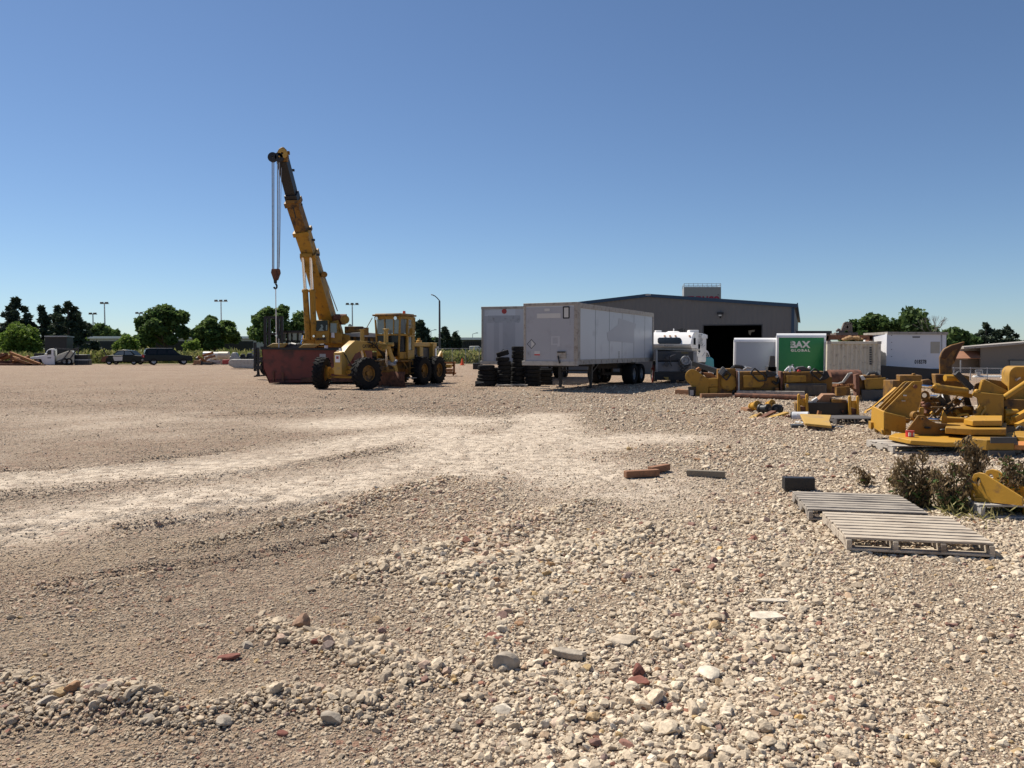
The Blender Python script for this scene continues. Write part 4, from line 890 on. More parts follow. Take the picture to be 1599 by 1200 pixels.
# local: right front corner at origin, front face along -x, +y to the back
W2, EH, RH, LB = 9.375, 4.45, 5.33, 34
def hx(px):                              # pixel column -> local x on the front face
    u = (px - 799.5) / F; s_ = (18 - u * 50) / (.9367 + .3502 * u); return -s_
dx0, dx1 = hx(1098), hx(1188.5); dz = PX(0, 509, 50 + .375 * 2).z
DZ = 1.65 + 37 / F * 52
m = L_()
m.prism([(dx1, 0, 0), (0, 0, 0), (0, 0, EH), (dx1, 0, EH - dx1 / -W2 * -0 + (RH - EH) * (-dx1 / W2))], (0, .2, 0))
m.prism([(-2 * W2, 0, 0), (dx0, 0, 0), (dx0, 0, EH + (RH - EH) * (-dx0 / W2)), (-W2, 0, RH), (-2 * W2, 0, EH)], (0, .2, 0))
m.prism([(dx0, 0, DZ), (dx1, 0, DZ), (dx1, 0, EH + (RH - EH) * (-dx1 / W2)), (dx0, 0, EH + (RH - EH) * (-dx0 / W2))], (0, .2, 0))
m.bb(-.2, 0, .2, LB, 0, EH); m.bb(-2 * W2, -2 * W2 + .2, .2, LB, 0, EH); m.bb(-2 * W2 + .2, -.2, LB - .2, LB, 0, EH)
obj('wall', m, SHD, hall)
m = L_(); m.prism([(.15, -.12, EH), (-W2, -.12, RH), (-W2, -.12, RH + .07), (.15, -.12, EH + .07)], (0, LB + .2, 0)); m.prism([(-2 * W2 - .15, -.12, EH), (-W2, -.12, RH), (-W2, -.12, RH + .07), (-2 * W2 - .15, -.12, EH + .07)], (0, LB + .2, 0)); obj('roof', m, GRY, hall)
m = L_(); m.prism([(.2, -.16, EH - .14), (-W2, -.16, RH - .12), (-W2, -.16, RH + .09), (.2, -.16, EH + .09)], (0, .1, 0)); m.prism([(-2 * W2 - .2, -.16, EH - .14), (-W2, -.16, RH - .12), (-W2, -.16, RH + .09), (-2 * W2 - .2, -.16, EH + .09)], (0, .1, 0)); m.bb(-.16, .02, -.05, -.003, 0, EH - .14); m.bb(.155, .22, -.05, LB, EH - .06, EH + .16); obj('trim', m, BLUE, hall)
m = L_(); m.bb(dx0 - .06, dx0, -.02, .24, 0, DZ + .06); m.bb(dx1, dx1 + .06, -.02, .24, 0, DZ + .06); m.bb(dx0, dx1, -.02, .24, DZ, DZ + .06); obj('door_frame', m, DGRY, hall)
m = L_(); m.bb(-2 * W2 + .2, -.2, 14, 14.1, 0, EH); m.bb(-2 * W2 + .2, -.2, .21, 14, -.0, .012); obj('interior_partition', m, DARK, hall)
wl = L_(); x_ = hx(1124); wl.bb(x_ - .2, x_ + .2, -.25, -.003, 3.95, 4.1); wl.bb(x_ - .12, x_ + .12, -.2, -.05, 3.82, 3.95); wl.bb(x_ - .05, x_ + .05, -.06, -.002, 3.7, 3.95); wl = obj('wall_lamp', wl, BLK, hall, .02); m = L_(); m.bb(x_ - .1, x_ + .1, -.21, -.2, 3.84, 3.93); obj('lens', m, PALE, wl)
m = L_(); x_ = hx(1012); m.bb(x_ - .18, x_ + .18, -.18, -.162, RH - .02, RH + .04); obj('ridge_plate', m, PALE, hall)
m = L_(); x_ = hx(1169); m.prism([(x_ - .25, 3, 2.95), (x_ + .2, 3, 3.0), (x_ + .15, 3, 2.85), (x_ - .05, 3, 2.85), (x_ - .1, 3, 2.6), (x_ - .2, 3, 2.7)], (0, .15, 0)); obj('unit_heater', m, PALE, hall)
# lean-to behind the right corner
m = MB(); m.pb(1239, 520, 1297, 570, 62, 6); o = thing('flat_roof_shed', 'low grey flat-roofed building behind the green truck body', 'building', (PX(1265, 546, 62).x, 62, 0)); obj('wall', m, SHD, o)
m = MB(); m.pb(1238, 517, 1299, 521, 61.7, 6.6); obj('roof', m, DGRY, o)
# tower with sign
tw = thing('sign_tower', 'tall pale tower block with red lettering rising behind the steel building', 'tower', (PX(1096, 546, 150).x, 150, 0))
TWC = mat('tower_cladding', (.28, .28, .30), .7, var=.05)
m = MB(); m.pb(1068, 448.5, 1126, 570, 150, 7); obj('block', m, TWC, tw)
m = MB()
for x_ in np.linspace(1068.5, 1125.5, 9): a = PX(x_, 449, 150.1); b = PX(x_, 443, 150.1); m.cyl(a, b, .05, n=4); m.cyl(a + Vector((1.1, 6.7, 0)), b + Vector((1.1, 6.7, 0)), .05, n=4)
for y_ in (443.3, 446): a, b = PX(1068.5, y_, 150.1), PX(1125.5, y_, 150.1); m.cyl(a, b, .05, n=4); m.cyl(a + Vector((1.1, 6.7, 0)), b + Vector((1.1, 6.7, 0)), .05, n=4); m.cyl(a, a + Vector((1.1, 6.7, 0)), .05, n=4); m.cyl(b, b + Vector((1.1, 6.7, 0)), .05, n=4)
obj('railing', m, STEEL, tw)
q = PX(1074, 473.6, 149.95); o = obj('lettering', text_mb('TURNCO', 1.8, Matrix.Translation(q) @ FACE, .02, .09, sx=.80), mat('sign_red', (.30, .01, .04), .5), tw, smooth=0)
m = MB(); m.pb(1120.8, 460, 1122, 461.3, 149.9, .1); obj('dot', m, BLK, tw)

# ---------------------------------------------------------------- camper on its truck, engine unit in front
cp = thing('truck_camper', 'white slide-in truck camper with a wide dark window over the cab', 'camper', (PX(1050, 546, 40.5).x, 40.5, 0))
Yc = 39.6
side = Vector((.95, 3.0, 0))
def cpoly(mb, pts, Y, d):
    mb.prism([PX(a, b, Y) for a, b in pts], d)
m = MB()
prof = [(39.42, 541.5), (39.32, 538), (39.62, 530), (39.9, 524), (40.12, 520.8), (40.35, 519.3)]
Yf = lambda py: 39.32 + (538 - py) * .0415 - .07
aL, aR = PX(1011, 530, Yc).x, PX(1080.5, 530, Yc).x
pz = [(y_, PX(1050, py, y_).z) for y_, py in prof] + [(43.2, PX(1050, 519.3, 40.35).z), (43.2, PX(1050, 544.5, 39.62).z), (39.7, PX(1050, 544.5, 39.62).z)]
def shear(x, y, z): return Vector((x + (y - 39.6) * .40, y, z))
m.prism([shear(aL, y_, z_) for y_, z_ in pz], (aR - aL, 0, 0))
obj('overcab', m, GELW, cp, .025)
zt = PX(1050, 519.3, 40.35).z; zb0 = PX(1095, 571, 43).z
m = MB(); m.prism([shear(aL + .15, 41.4, .95), shear(aR, 41.4, .95), shear(aR, 41.4, zt - .02), shear(aL + .15, 41.4, zt - .02)], Vector((1.2, 3.0, 0))); obj('body', m, WHT, cp, .03)
m = MB(); m.prism([PX(1009, 543, Yc - .02), PX(1080, 545, Yc - .02), PX(1080, 548, Yc - .02), PX(1009, 546, Yc - .02)], (.9, 2.0, 0)); obj('belly', m, CONC, cp)
def rrect(x0, y0, x1, y1, r, n=4):
    pts = []
    for cx_, cy_, a0 in ((x1 - r, y0 + r, -90), (x1 - r, y1 - r, 0), (x0 + r, y1 - r, 90), (x0 + r, y0 + r, 180)):
        for k in range(n + 1): t_ = rad(a0 + 90 * k / n); pts.append((cx_ + r * cos(t_), cy_ + r * sin(t_)))
    return pts
m = MB(); m.prism([PX(a, b, Yf(b)) for a, b in rrect(1027, 528, 1064, 537.3, 3.5)], (0, .05, .02)); obj('front_window', m, GLS, cp)
for x_ in (1017, 1038, 1046.5, 1055, 1077): m = MB(); m.prism([PX(a, b, Yf(b)) for a, b in rrect(x_ - 1.5, 524.2, x_ + 1.5, 526.4, 1)], (0, .05, .02)); obj('marker_light', m, WOODB, cp)
def csp(px, py, off=-.006):              # pixel -> point on the sheared right-hand side
    u = (px - 799.5) / F; s_ = (u * 39.6 - aR) / (.40 - u); p = PX(px, py, 39.6 + s_); return p + Vector((-off, 0, 0))
for pl, nm in ((rrect(1082.4, 528, 1085.6, 539, 1.4), 'side_window'), (rrect(1090, 537.5, 1092.4, 550, 1.1), 'side_window')):
    m = MB(); m.prism([csp(a, b) for a, b in pl], (.02, -.005, 0)); obj(nm, m, GLS, cp)
m = MB(); m.prism([csp(a, b, -.02) for a, b in ((1095, 523), (1103, 523.5), (1103, 529), (1095, 528))], (.05, 0, 0)); m.prism([csp(a, b, -.02) for a, b in ((1089, 557), (1100, 557), (1100, 566), (1089, 565))], (.02, 0, 0)); obj('hatch', m, WHT, cp)
m = MB()
for a in (((1094, 541), (1098, 537)), ((1098, 541), (1101, 539)), ((1090, 553), (1093, 549)), ((1096, 557), (1100, 551)), ((1093, 533), (1097, 531))): m.tube([csp(a[0][0], a[0][1], -.012), csp(a[1][0], a[1][1], -.012)], .018)
obj('striping', m, GRY, cp)
q = PX(1037, 540.9, 39.30); o = obj('nameplate', text_mb('BIGFOOT', .085, Matrix.Translation(q) @ FACE, .003, .003, sx=1.3), GRY, cp, smooth=0)
m = MB(); m.box(PX(1027.5, 518.2, 40.9), (.3, .4, .12)); m.cyl(PX(1051, 519.4, 41.2), PX(1051, 517.6, 41.2), .38, .26, 16); m.bb(*(lambda p: (p.x - .25, p.x + .22, 40.4, 41.0, p.z - .05, p.z + .1))(PX(1084.5, 518.7, 40.4))); m.box(PX(1052, 515.5, 41.2), (.06, .06, .14)); obj('roof_vent', m, GELW, cp, .02)
m = MB(); m.pp([(1050, 517), (1066, 512.3), (1067, 519), (1056, 519)], 41.2, .5); m.pb(1068, 514, 1070, 519, 41.2, .3); obj('roof_hatch', m, BLK, cp)
# truck carrying it
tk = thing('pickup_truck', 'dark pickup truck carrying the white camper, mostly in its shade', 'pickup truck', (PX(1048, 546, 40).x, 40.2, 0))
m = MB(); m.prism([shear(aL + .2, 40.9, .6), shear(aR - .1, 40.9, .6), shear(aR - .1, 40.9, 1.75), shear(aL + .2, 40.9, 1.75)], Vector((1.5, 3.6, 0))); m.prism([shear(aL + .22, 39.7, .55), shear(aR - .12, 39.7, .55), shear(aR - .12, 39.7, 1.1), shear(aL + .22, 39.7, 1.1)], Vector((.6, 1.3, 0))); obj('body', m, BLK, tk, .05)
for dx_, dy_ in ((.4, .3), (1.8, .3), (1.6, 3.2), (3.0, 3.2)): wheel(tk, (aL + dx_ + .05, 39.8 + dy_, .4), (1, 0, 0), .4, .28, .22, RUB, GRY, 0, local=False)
eu = thing('engine_unit', 'dark skid-mounted engine unit with a pulley wheel below the camper window', 'engine', (PX(1055, 546, 38.6).x, 38.6, 0))
Ye = 38.3
m = MB(); m.pb(1025, 549, 1083, 564, Ye + .3, .8); obj('housing', m, DGRY, eu, .03)
m = MB(); m.pb(1026.5, 565.5, 1080, 581, Ye + .2, .8); obj('tank_panel', m, mat('dim_grey_panel', (.20, .20, .21), .5, var=.2), eu, .03)
m = MB(); m.pb(1022, 581, 1084, 594, Ye + .1, 1.0); m.pb(1047, 594, 1056, 600, Ye + .2, .5); obj('skid', m, BLK, eu)
m = MB(); m.pb(1082, 549, 1088, 570, Ye + .4, .5); m.pb(1024, 547, 1027, 590, Ye + .15, .2); obj('frame_post', m, GRY, eu)
m = MB(); m.lathe(PX(1070.5, 563, Ye), (0, -1, 0), [(.02, -.1), (.22, -.1), (.22, .1), (.17, .1), (.15, .02), (.07, .02), (.07, .12), (.02, .12)], 24); obj('pulley_wheel', m, GRY, eu)
m = MB(); m.tube([PX(1060, 560, Ye), PX(1062, 570, Ye), PX(1067, 575, Ye), PX(1078, 570, Ye)], .06); m.tube([PX(1041, 560, Ye), PX(1047, 554, Ye), PX(1056, 552.5, Ye)], .045); m.tube([PX(1046, 556, Ye), PX(1047, 568, Ye), PX(1049, 572, Ye)], .03); m.lathe(PX(1040.5, 569, Ye), (0, -1, 0), [(0, -.1), (.1, -.1), (.13, .06), (0, .06)], 12, False); m.tube([PX(1062, 577, Ye), PX(1066, 580, Ye), PX(1075, 574, Ye)], .05); m.lathe(PX(1042, 559, Ye), (0, -1, 0), [(0, -.1), (.08, -.1), (.08, .06), (0, .06)], 12, False); obj('pipework', m, DGRY, eu)
m = MB(); m.tube([PX(1074, 556, Ye - .05), PX(1080, 567, Ye - .05)], .02); m.tube([PX(1046, 557, Ye - .02), PX(1055, 553, Ye - .02)], .02); obj('chrome_rod', m, STEEL, eu)
q = PX(1064, 552.5, Ye + .28); obj('lettering', text_mb('Kohler', .13, Matrix.Translation(q) @ FACE, .003, .004), mat('dull_gold', (.16, .13, .05), .6), eu, smooth=0)
m = MB(); m.pp([(1036, 589), (1044, 589), (1044, 596)], Ye, .03); solo('yellow_sheet', m, YELP, 'small pale yellow bent sheet under the engine unit', 'metal sheet')
m = MB(); m.bar(PX(1083, 568, 37.6), PX(1120, 580, 35.5), .16, .22); m.bar(PX(1120, 580, 35.5), (PX(1120, 580, 35.5).x, 35.4, 0), .12, .12); solo('steel_boom', m, BLK, 'long black steel arm sloping down right beside the camper', 'steel arm')
m = MB()
m.tube([PX(1017, 575, 39.2), PX(1021, 578, 39.2), PX(1019, 595, 39.2)], .04); m.tube([PX(1021, 578, 39.2), PX(1020, 570, 39.2)], .03); m.cyl(PX(1019, 594, 39.2), (PX(1019, 594, 39.2).x, 39.2, 0), .05); solo('camper_jack', m, REDD, 'thin rusty jack stand between trailer and camper', 'jack')
# turquoise old van
vn = thing('old_van', 'old turquoise van with a white windowed top standing behind the camper', 'van', (PX(1108, 546, 45).x, 45.5, 0))
TQ = mat('turquoise_paint', (.06, .30, .36), .4, var=.1)
m = MB(); m.pp([(1085, 559), (1110, 558), (1114.5, 561), (1115, 575), (1085, 578)], 45.2, 2.6); obj('body', m, TQ, vn, .06)
m = MB(); m.pp([(1085, 558), (1085, 546), (1101, 546), (1106, 549), (1109, 558)], 45.3, 2.2); obj('roof', m, WHT, vn, .05)
m = MB(); m.pp([(1100.5, 557), (1100.8, 550), (1103, 550.5), (1104, 557)], 45.27, .03); m.pp([(1105, 557), (1104.6, 551.2), (1106, 552), (1107.5, 557)], 45.27, .03); obj('window', m, GLS, vn)
for x_ in (1090, 1110):
    q = PX(x_, 560, 45.4); wheel(vn, (q.x, 45.4, .34), (0, -1, 0), .34, .22, .18, RUB, WHT, 0, local=False)
# ---------------------------------------------------------------- truck bodies and containers
def tbox(name, label, cat, x0, y0, x1, Y, depth, skew, mface, mside, mtop, cap=True, ztop=None):
    t = thing(name, label, cat, (PX((x0 + x1) / 2, 546, Y).x, Y, 0))
    a, b = PX(x0, y0, Y), PX(x1, y0, Y); z1 = a.z
    m = MB(); d = Vector((skew, depth, 0))
    m.prism([Vector((a.x + .04, Y + .02, .08)), Vector((b.x - .04, Y + .02, .08)), Vector((b.x - .04, Y + .02, z1 - .12)), Vector((a.x + .04, Y + .02, z1 - .12))], d); obj('body', m, mside, t)
    m = MB(); m.prism([Vector((a.x + .09, Y - .004, .1)), Vector((b.x - .09, Y - .004, .1)), Vector((b.x - .09, Y - .004, z1 - .17)), Vector((a.x + .09, Y - .004, z1 - .17))], (0, .02, 0)); fp = obj('front_panel', m, mface, t)
    m = MB()
    for x_ in (a.x, b.x - .1): m.bb(x_, x_ + .1, Y - .03, Y + .12, .05, z1 - .1)
    m.bb(a.x, b.x, Y - .03, Y + .1, .02, .1); obj('corner_post', m, mtop, t, .02)
    if cap:
        m = MB(); n = 6; pr = [(Y - .05 + .22 * (1 - cos(pi / 2 * k / n)), z1 - .2 + .2 * sin(pi / 2 * k / n)) for k in range(n + 1)] + [(Y + depth, z1), (Y + depth, z1 - .2)]
        m.prism([Vector((a.x - .01 + skew / depth * (y_ - Y), y_, z_)) for y_, z_ in pr], (b.x - a.x + .02, 0, 0)); obj('roof_cap', m, mtop, t)
    return t, fp
BLG = mat('blue_grey_panel', (.33, .37, .43), .45, var=.06, scale=.5, col2=(.30, .40, .40), amt=.3, scale2=.8)
GRN = mat('green_panel', (.012, .19, .065), .45, var=.08)
BEI = mat('beige_container', (.60, .55, .44), .6, var=.08, col2=(.36, .31, .25), amt=.3)
tbox('box_truck_shell', 'grey blue box truck body standing in front of the dark doorway', 'truck body', 1146.5, 528, 1213.5, 38, 5, 1.8, BLG, WHT, WHT)
t, fp = tbox('box_truck_shell', 'green box truck body with white company lettering', 'truck body', 1213, 521, 1290, 37, 6, 2.1, GRN, WHT, WHT)
LET = mat('white_lettering', (.66, .68, .66), .5, var=.03)
q = PX(1233.8, 543.2, 36.985); o = obj('lettering', text_mb('BAX', .43, Matrix.Translation(q) @ FACE, .004, .018, sx=1.1), LET, t, smooth=0)
q = PX(1234.8, 549.2, 36.985); o = obj('lettering', text_mb('GLOBAL', .155, Matrix.Translation(q) @ FACE, .004, .008, sx=1.25, spacing=1.35), LET, t, smooth=0)
m = MB()
for k in range(5): a, b = PX(1234 + 1.2 * (k % 2), 533.7 + 1.6 * k, 36.97), PX(1237.5, 533.7 + 1.6 * k, 36.97); m.bar(a, b, .012, .022)
obj('logo_stripes', m, GRN, t)
m = MB(); m.pp([(1199, 580), (1203, 556), (1210, 556), (1212, 580)], 36.5, .35); m.bb(*(lambda p: (p.x - .2, p.x + .2, 36.5, 36.85, 0, p.z + .2))(PX(1205.5, 580, 36.5))); solo('rubber_mat', m, DGRY, 'dark rolled sheet leaning between the two truck bodies', 'rolled sheet')
# shipping container, corrugated
ct = thing('shipping_container', 'beige corrugated shipping container right of the green body', 'container', (PX(1334, 546, 35).x, 35, 0))
a, b = PX(1292, 533.5, 35), PX(1376, 534.5, 35); m = MB(); n = 44; zc = a.z; pts = []
for k in range(n + 1):
    x_ = a.x + .12 + (b.x - a.x - .24) * k / n; pts.append(Vector((x_, 35.03 + (.06 if (k // 2) % 2 else 0), .14)))
pts += [Vector((b.x - .12, 35.135, .14)), Vector((a.x + .12, 35.135, .14))]; m.prism(pts, (0, 0, zc - .26)); obj('corrugated_wall', m, BEI, ct, smooth=0)
m = MB(); m.bb(a.x, a.x + .12, 35, 35.14, 0, zc); m.bb(b.x - .12, b.x, 35, 35.14, 0, zc); m.bb(a.x + .12, b.x - .12, 35, 35.14, zc - .12, zc - .003); m.bb(a.x + .12, b.x - .12, 35, 35.14, 0, .14); obj('frame', m, BEI, ct, .01)
m = MB(); m.prism([Vector((a.x + .01, 35.14, .02)), Vector((b.x - .01, 35.14, .02)), Vector((b.x - .01, 35.14, zc - .01)), Vector((a.x + .01, 35.14, zc - .01))], (2.35, 6, 0)); obj('body', m, BEI, ct)
m = MB()
for x_ in (a.x, b.x - .16): m.bb(x_ - .01, x_ + .17, 34.99, 35.13, zc - .11, zc + .01)
obj('corner_casting', m, TRG, ct)
m = MB()
for k in range(8): p = PX(1359.7, 542 + 3.6 * k, 34.99); m.bb(p.x - .04, p.x + .045, 34.985, 35.03, p.z - .075, p.z)
obj('side_code', m, DGRY, ct)
# rusty frames on the containers
m = MB(); m.pb(1290, 523.5, 1362, 531, 37.5, .25); m.pb(1290, 525, 1294, 533, 37.5, 1.6); m.pb(1358, 525, 1362, 533, 37.5, 1.6); m.pb(1290, 524, 1362, 531, 39.2, .25); solo('beam_rack', m, RST, 'long dark rusty beam frame lying on top of the beige container', 'steel frame')
m = MB()
for k in range(7): m.ball(PX(1319 + 4 * k, 530 - 2.2 * sin(pi * k / 6), 36.6), (.13, .2, .07 + .03 * (k % 3)), 8, 5)
solo('tarp_bundle', m, mat('tan_tarp', (.28, .17, .08), .9, var=.3, bump=.5, bscale=8), 'tan crumpled bundle lying on the beige container', 'bundle')
m = MB(); q = [PX(x_, y_, 40) for x_, y_ in ((1313, 522), (1319, 505), (1328, 505), (1329, 522))]
m.bar(q[0], q[1], .12, .12); m.bar(q[1], q[2], .12, .12); m.bar(q[2], q[3], .12, .12); m.bar(q[0], q[2], .1, .1); m.bar(q[1], q[3], .1, .1); m.bar(q[0] + Vector((-.3, 0, -.05)), q[3] + Vector((.3, 0, -.05)), .25, .25); m.bar(q[0], q[0] + Vector((0, 1.2, 0)), .1, .1); m.tube([PX(1306, 518, 40), PX(1310, 514, 40), PX(1312, 520, 40)], .06); solo('steel_truss', m, mat('brown_grey_steel', (.16, .13, .11), .8, var=.3), 'small braced steel truss standing above the rusty beam frame', 'steel truss')
# white storage trailer
sb = thing('storage_trailer', 'white storage trailer with a black number on its side', 'trailer', (PX(1430, 546, 37).x, 37, 0))
p0, p1, p2 = PX(1364, 521, 39.2), PX(1385, 519.5, 37), PX(1478, 519, 37.6); z1 = p1.z
SBW = mat('storage_white', (.66, .67, .71), .5, var=.06, scale=.5, col2=(.5, .52, .58), amt=.3, scale2=.7)
m = MB(); m.prism([Vector((p0.x, p0.y, .7)), Vector((p1.x, p1.y, .7)), Vector((p2.x, p2.y, .7)), Vector((p2.x - .6, p2.y + 2.6, .7)), Vector((p0.x - .1, p0.y + .9, .7))], (0, 0, z1 - .75)); obj('body', m, SBW, sb)
m = MB(); m.prism([Vector((p0.x - .06, p0.y, z1 - .09)), Vector((p1.x, p1.y - .06, z1 - .09)), Vector((p2.x + .06, p2.y - .06, z1 - .09)), Vector((p2.x - .6, p2.y + 2.7, z1 - .09)), Vector((p0.x - .1, p0.y + .9, z1 - .09))], (0, 0, .12)); obj('roof_edge', m, TRG, sb)
u_ = (p2 - p1); u_.z = 0; u_.normalize(); nrm = Vector((u_.y, -u_.x, 0))
def onface(px, py, off=.004):
    u = (px - 799.5) / F; s_ = (u * p1.y - p1.x) / (u_.x - u * u_.y); Y = p1.y + u_.y * s_; return PX(px, py, Y) + nrm * off
MF = Matrix(((u_.x, 0, nrm.x, 0), (u_.y, 0, nrm.y, 0), (0, 1, 0, 0), (0, 0, 0, 1)))
q = onface(1428, 568.2); obj('number', text_mb('018378', .26, Matrix.Translation(q) @ MF, .003, .008, sx=.82), BLK, sb, smooth=0)
def facepoly(pts, m_, nm, th=.012): mb = MB(); mb.prism([onface(a, b) for a, b in pts], nrm * th); return obj(nm, mb, m_, sb)
facepoly([(1453, 534), (1467.5, 534), (1467, 552), (1453, 552)], mat('beige_patch', (.40, .37, .31), .6), 'patch')
facepoly([(1424.5, 525.7), (1436.5, 525.7), (1436, 527.7), (1425, 527.7)], DGRY, 'name_strip'); facepoly([(1469, 521), (1471, 521), (1471, 575), (1469, 575)], GRY, 'door_bar')
m = MB()
for y_ in (524, 535, 546, 557): m.box(onface(1392, y_, .01), (.03, .03, .03))
obj('rivet', m, BLK, sb)
m = MB()
for k in range(2): wheel(sb, (p2.x - .8 - k * 1.1, p2.y + .35, .45), (0, -1, 0), .45, .3, .24, RUB, GRY, 0, local=False)
m.bb(p1.x + .4, p2.x - .2, p1.y + .4, p1.y + 1.8, .45, .72); m.bb(p1.x + .5, p1.x + .65, p1.y + .3, p1.y + .5, 0, .7); obj('chassis', m, BLK, sb)
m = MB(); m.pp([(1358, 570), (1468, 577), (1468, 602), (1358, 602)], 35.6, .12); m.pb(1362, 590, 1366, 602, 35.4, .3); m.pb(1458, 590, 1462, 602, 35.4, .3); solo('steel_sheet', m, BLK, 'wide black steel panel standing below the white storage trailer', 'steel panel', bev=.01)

# ---------------------------------------------------------------- row of yellow engine ends
def yk(m_, nm, parent, polys, Y, t, bev=.015):
    mb = MB()
    for p in polys: mb.pp(p, Y, t)
    return obj(nm, mb, m_, parent, bev)
def base(px, Y): return (PX(px, 546, Y).x, Y, 0)
def mirrorframe(parent, pts, Y):
    mb = MB(); q = [PX(a, b, Y) for a, b in pts]
    for a, b in zip(q, q[1:] + q[:1]): mb.bar(a, b, .06, .045)
    return obj('guard_frame', mb, BLK, parent)
def GY(py): return EYE * F / (py - 546) if py > 546 else 99
E = 27.6
e1 = thing('machine_section', 'yellow machine section with a rounded nose, leftmost of the row', 'machine part', base(1105, E), 0, 'yellow machine sections in a row')
nose = [(1081 + 11 * cos(t_), 588.5 + 11.5 * sin(t_)) for t_ in np.linspace(-pi * .38, -pi * 1.25, 10)]
yk(YEL, 'nose_plate', e1, [nose + [(1077, 600), (1084, 610), (1086, 619), (1106, 619), (1107, 592.5)]], E, .06); yk(YEL, 'nose_plate', e1, [nose + [(1077, 600), (1084, 610), (1086, 619), (1106, 619), (1107, 592.5)]], E + .75, .06)
yk(YELD, 'nose_core', e1, [[(1078, 580), (1088, 578.5), (1106, 593), (1106, 618), (1086, 617), (1080, 600)]], E + .06, .69)
yk(YEL, 'side_box', e1, [[(1106, 592), (1121, 591.5), (1121, 604), (1106, 605)], [(1107, 605.5), (1121, 604.5), (1120, 618.5), (1108, 618.5)]], E + .03, .8); yk(YELD, 'rear_box', e1, [[(1121, 577), (1149, 576), (1149, 616), (1143, 619), (1121, 619)]], E + .12, .8)
mb = MB(); mb.lathe(PX(1138, 598, E + .1), (0, -1, 0), [(0, 0), (.3, 0), (.27, .04), (0, .05)], 20, False); obj('round_cover', mb, YEL, e1)
mb = MB(); mb.pp([(1121, 582), (1128, 573), (1136, 579), (1129, 589)], E - .02, .12); obj('ribbed_block', mb, DGRY, e1, .01)
for k in range(5):
    a = PX(1123 + 1.5 * k, 581.5 - 1.3 * k + .4, E - .03); 
mb = MB()
for k in range(6): mb.bar(PX(1122 + 1.3 * k, 581.5 - 1.7 * k, E - .03), PX(1129.3 + 1.2 * k, 587.5 - 1.7 * k, E - .03), .02, .015)
obj('ribs', mb, STEEL, e1)
mirrorframe(e1, [(1128, 588), (1134, 580), (1141, 585), (1134.5, 594)], E - .05)
yk(RSTO, 'rusty_linkage', e1, [[(1087, 577), (1092, 573.5), (1096, 577), (1093, 582)], [(1096, 582), (1112, 583), (1120, 590), (1105, 591)]], E + .2, .4)
mb = MB(); mb.tube([PX(1142, 577, E + .3), PX(1147, 572.5, E + .3), PX(1156, 573, E + .3), PX(1162, 576, E + .3)], .07); mb.tube([PX(1142, 618, E), PX(1146, 610, E), PX(1149, 617, E)], .03); obj('hoses', mb, BLK, e1)
def machine(label, x0, x1, yt, yb, Yd, panel, seed):
    t = thing('machine_section', label, 'machine part', base((x0 + x1) / 2, Yd), 0, 'yellow machine sections in a row')
    yk(YELD, 'body', t, [[(x0 + 4, yt + 1), (x1 - 12, yt), (x1 - 9, yt + 7), (x1, yt + 9), (x1 - 1, yb - 5), (x1 - 8, yb), (x0 + 10, yb), (x0 + 4, yb - 4)]], Yd, .8, .02)
    yk(YEL, 'door_panel', t, [panel], Yd - .1, .1, .01)
    yk(RST, 'end_post', t, [[(x0 - .5, yt + .5), (x0 + 3.5, yt), (x0 + 3.5, yb), (x0, yb)]], Yd - .04, .9)
    return t
e2 = machine('yellow machine section with a raised door panel below the grey blue truck body', 1150.5, 1217, 580, 616.5, E, [(1161, 587), (1193, 587), (1193, 600), (1188, 605.5), (1161, 605.5)], 2)
mirrorframe(e2, [(1172, 583), (1178, 575.5), (1197, 590), (1196, 594.5), (1184.5, 595.5)], E - .14)
yk(BLK, 'bent_cover', e2, [[(1196, 578), (1213, 584.5), (1211, 588), (1198, 590)]], E - .1, .1)
mb = MB(); mb.tube([PX(1206, 596, E - .05), PX(1212, 600, E - .05), PX(1216, 597, E - .05), PX(1215, 588, E - .05)], .045); obj('hoses', mb, BLK, e2)
mb = MB(); mb.tube([PX(1160, 578, E + .2), PX(1166, 574, E + .2), PX(1173, 575, E + .2)], .03); mb.tube([PX(1163, 572.5, E + .3), PX(1165, 578, E + .3)], .04); mb.ball(PX(1213, 588, E - .06), .07); obj('chrome_pipe', mb, STEEL, e2)
yk(RSTO, 'rusty_bracket', e2, [[(1207, 612), (1213, 609), (1218, 612), (1220, 617), (1208, 617.5)], [(1211, 606), (1216, 606), (1216, 610), (1212, 610)]], E - .2, .2)
yk(STEEL, 'guard_bar', e2, [[(1152.5, 580), (1155, 580), (1155, 615), (1152.5, 615)]], E - .08, .05)
e3 = machine('yellow machine section with a ribbed dark radiator below the green body', 1219, 1300, 580.5, 617.5, E - .1, [(1228, 587), (1259, 587), (1259, 597), (1228, 598)], 3)
yk(DGRY, 'radiator', e3, [[(1226, 599.5), (1291, 599.5), (1291, 618), (1226, 618)]], E - .3, .2)
mb = MB()
for k in range(33): p = PX(1227.5 + 1.93 * k, 602, E - .33); mb.bb(p.x - .012, p.x + .012, E - .335, E - .29, .05, p.z)
obj('radiator_fins', mb, mat('fin_grey', (.17, .15, .12), .6, var=.3), e3)
yk(YELN, 'bright_tab', e3, [[(1228, 600.5), (1231.5, 600.5), (1231.5, 605), (1228, 605)]], E - .36, .03)
mirrorframe(e3, [(1265.5, 582), (1272, 576), (1287, 587), (1280, 594)], E - .35)
yk(BLK, 'bent_cover', e3, [[(1283, 590), (1287, 579), (1292, 580), (1296, 589), (1290, 593), (1281, 595.5)]], E - .36, .12)
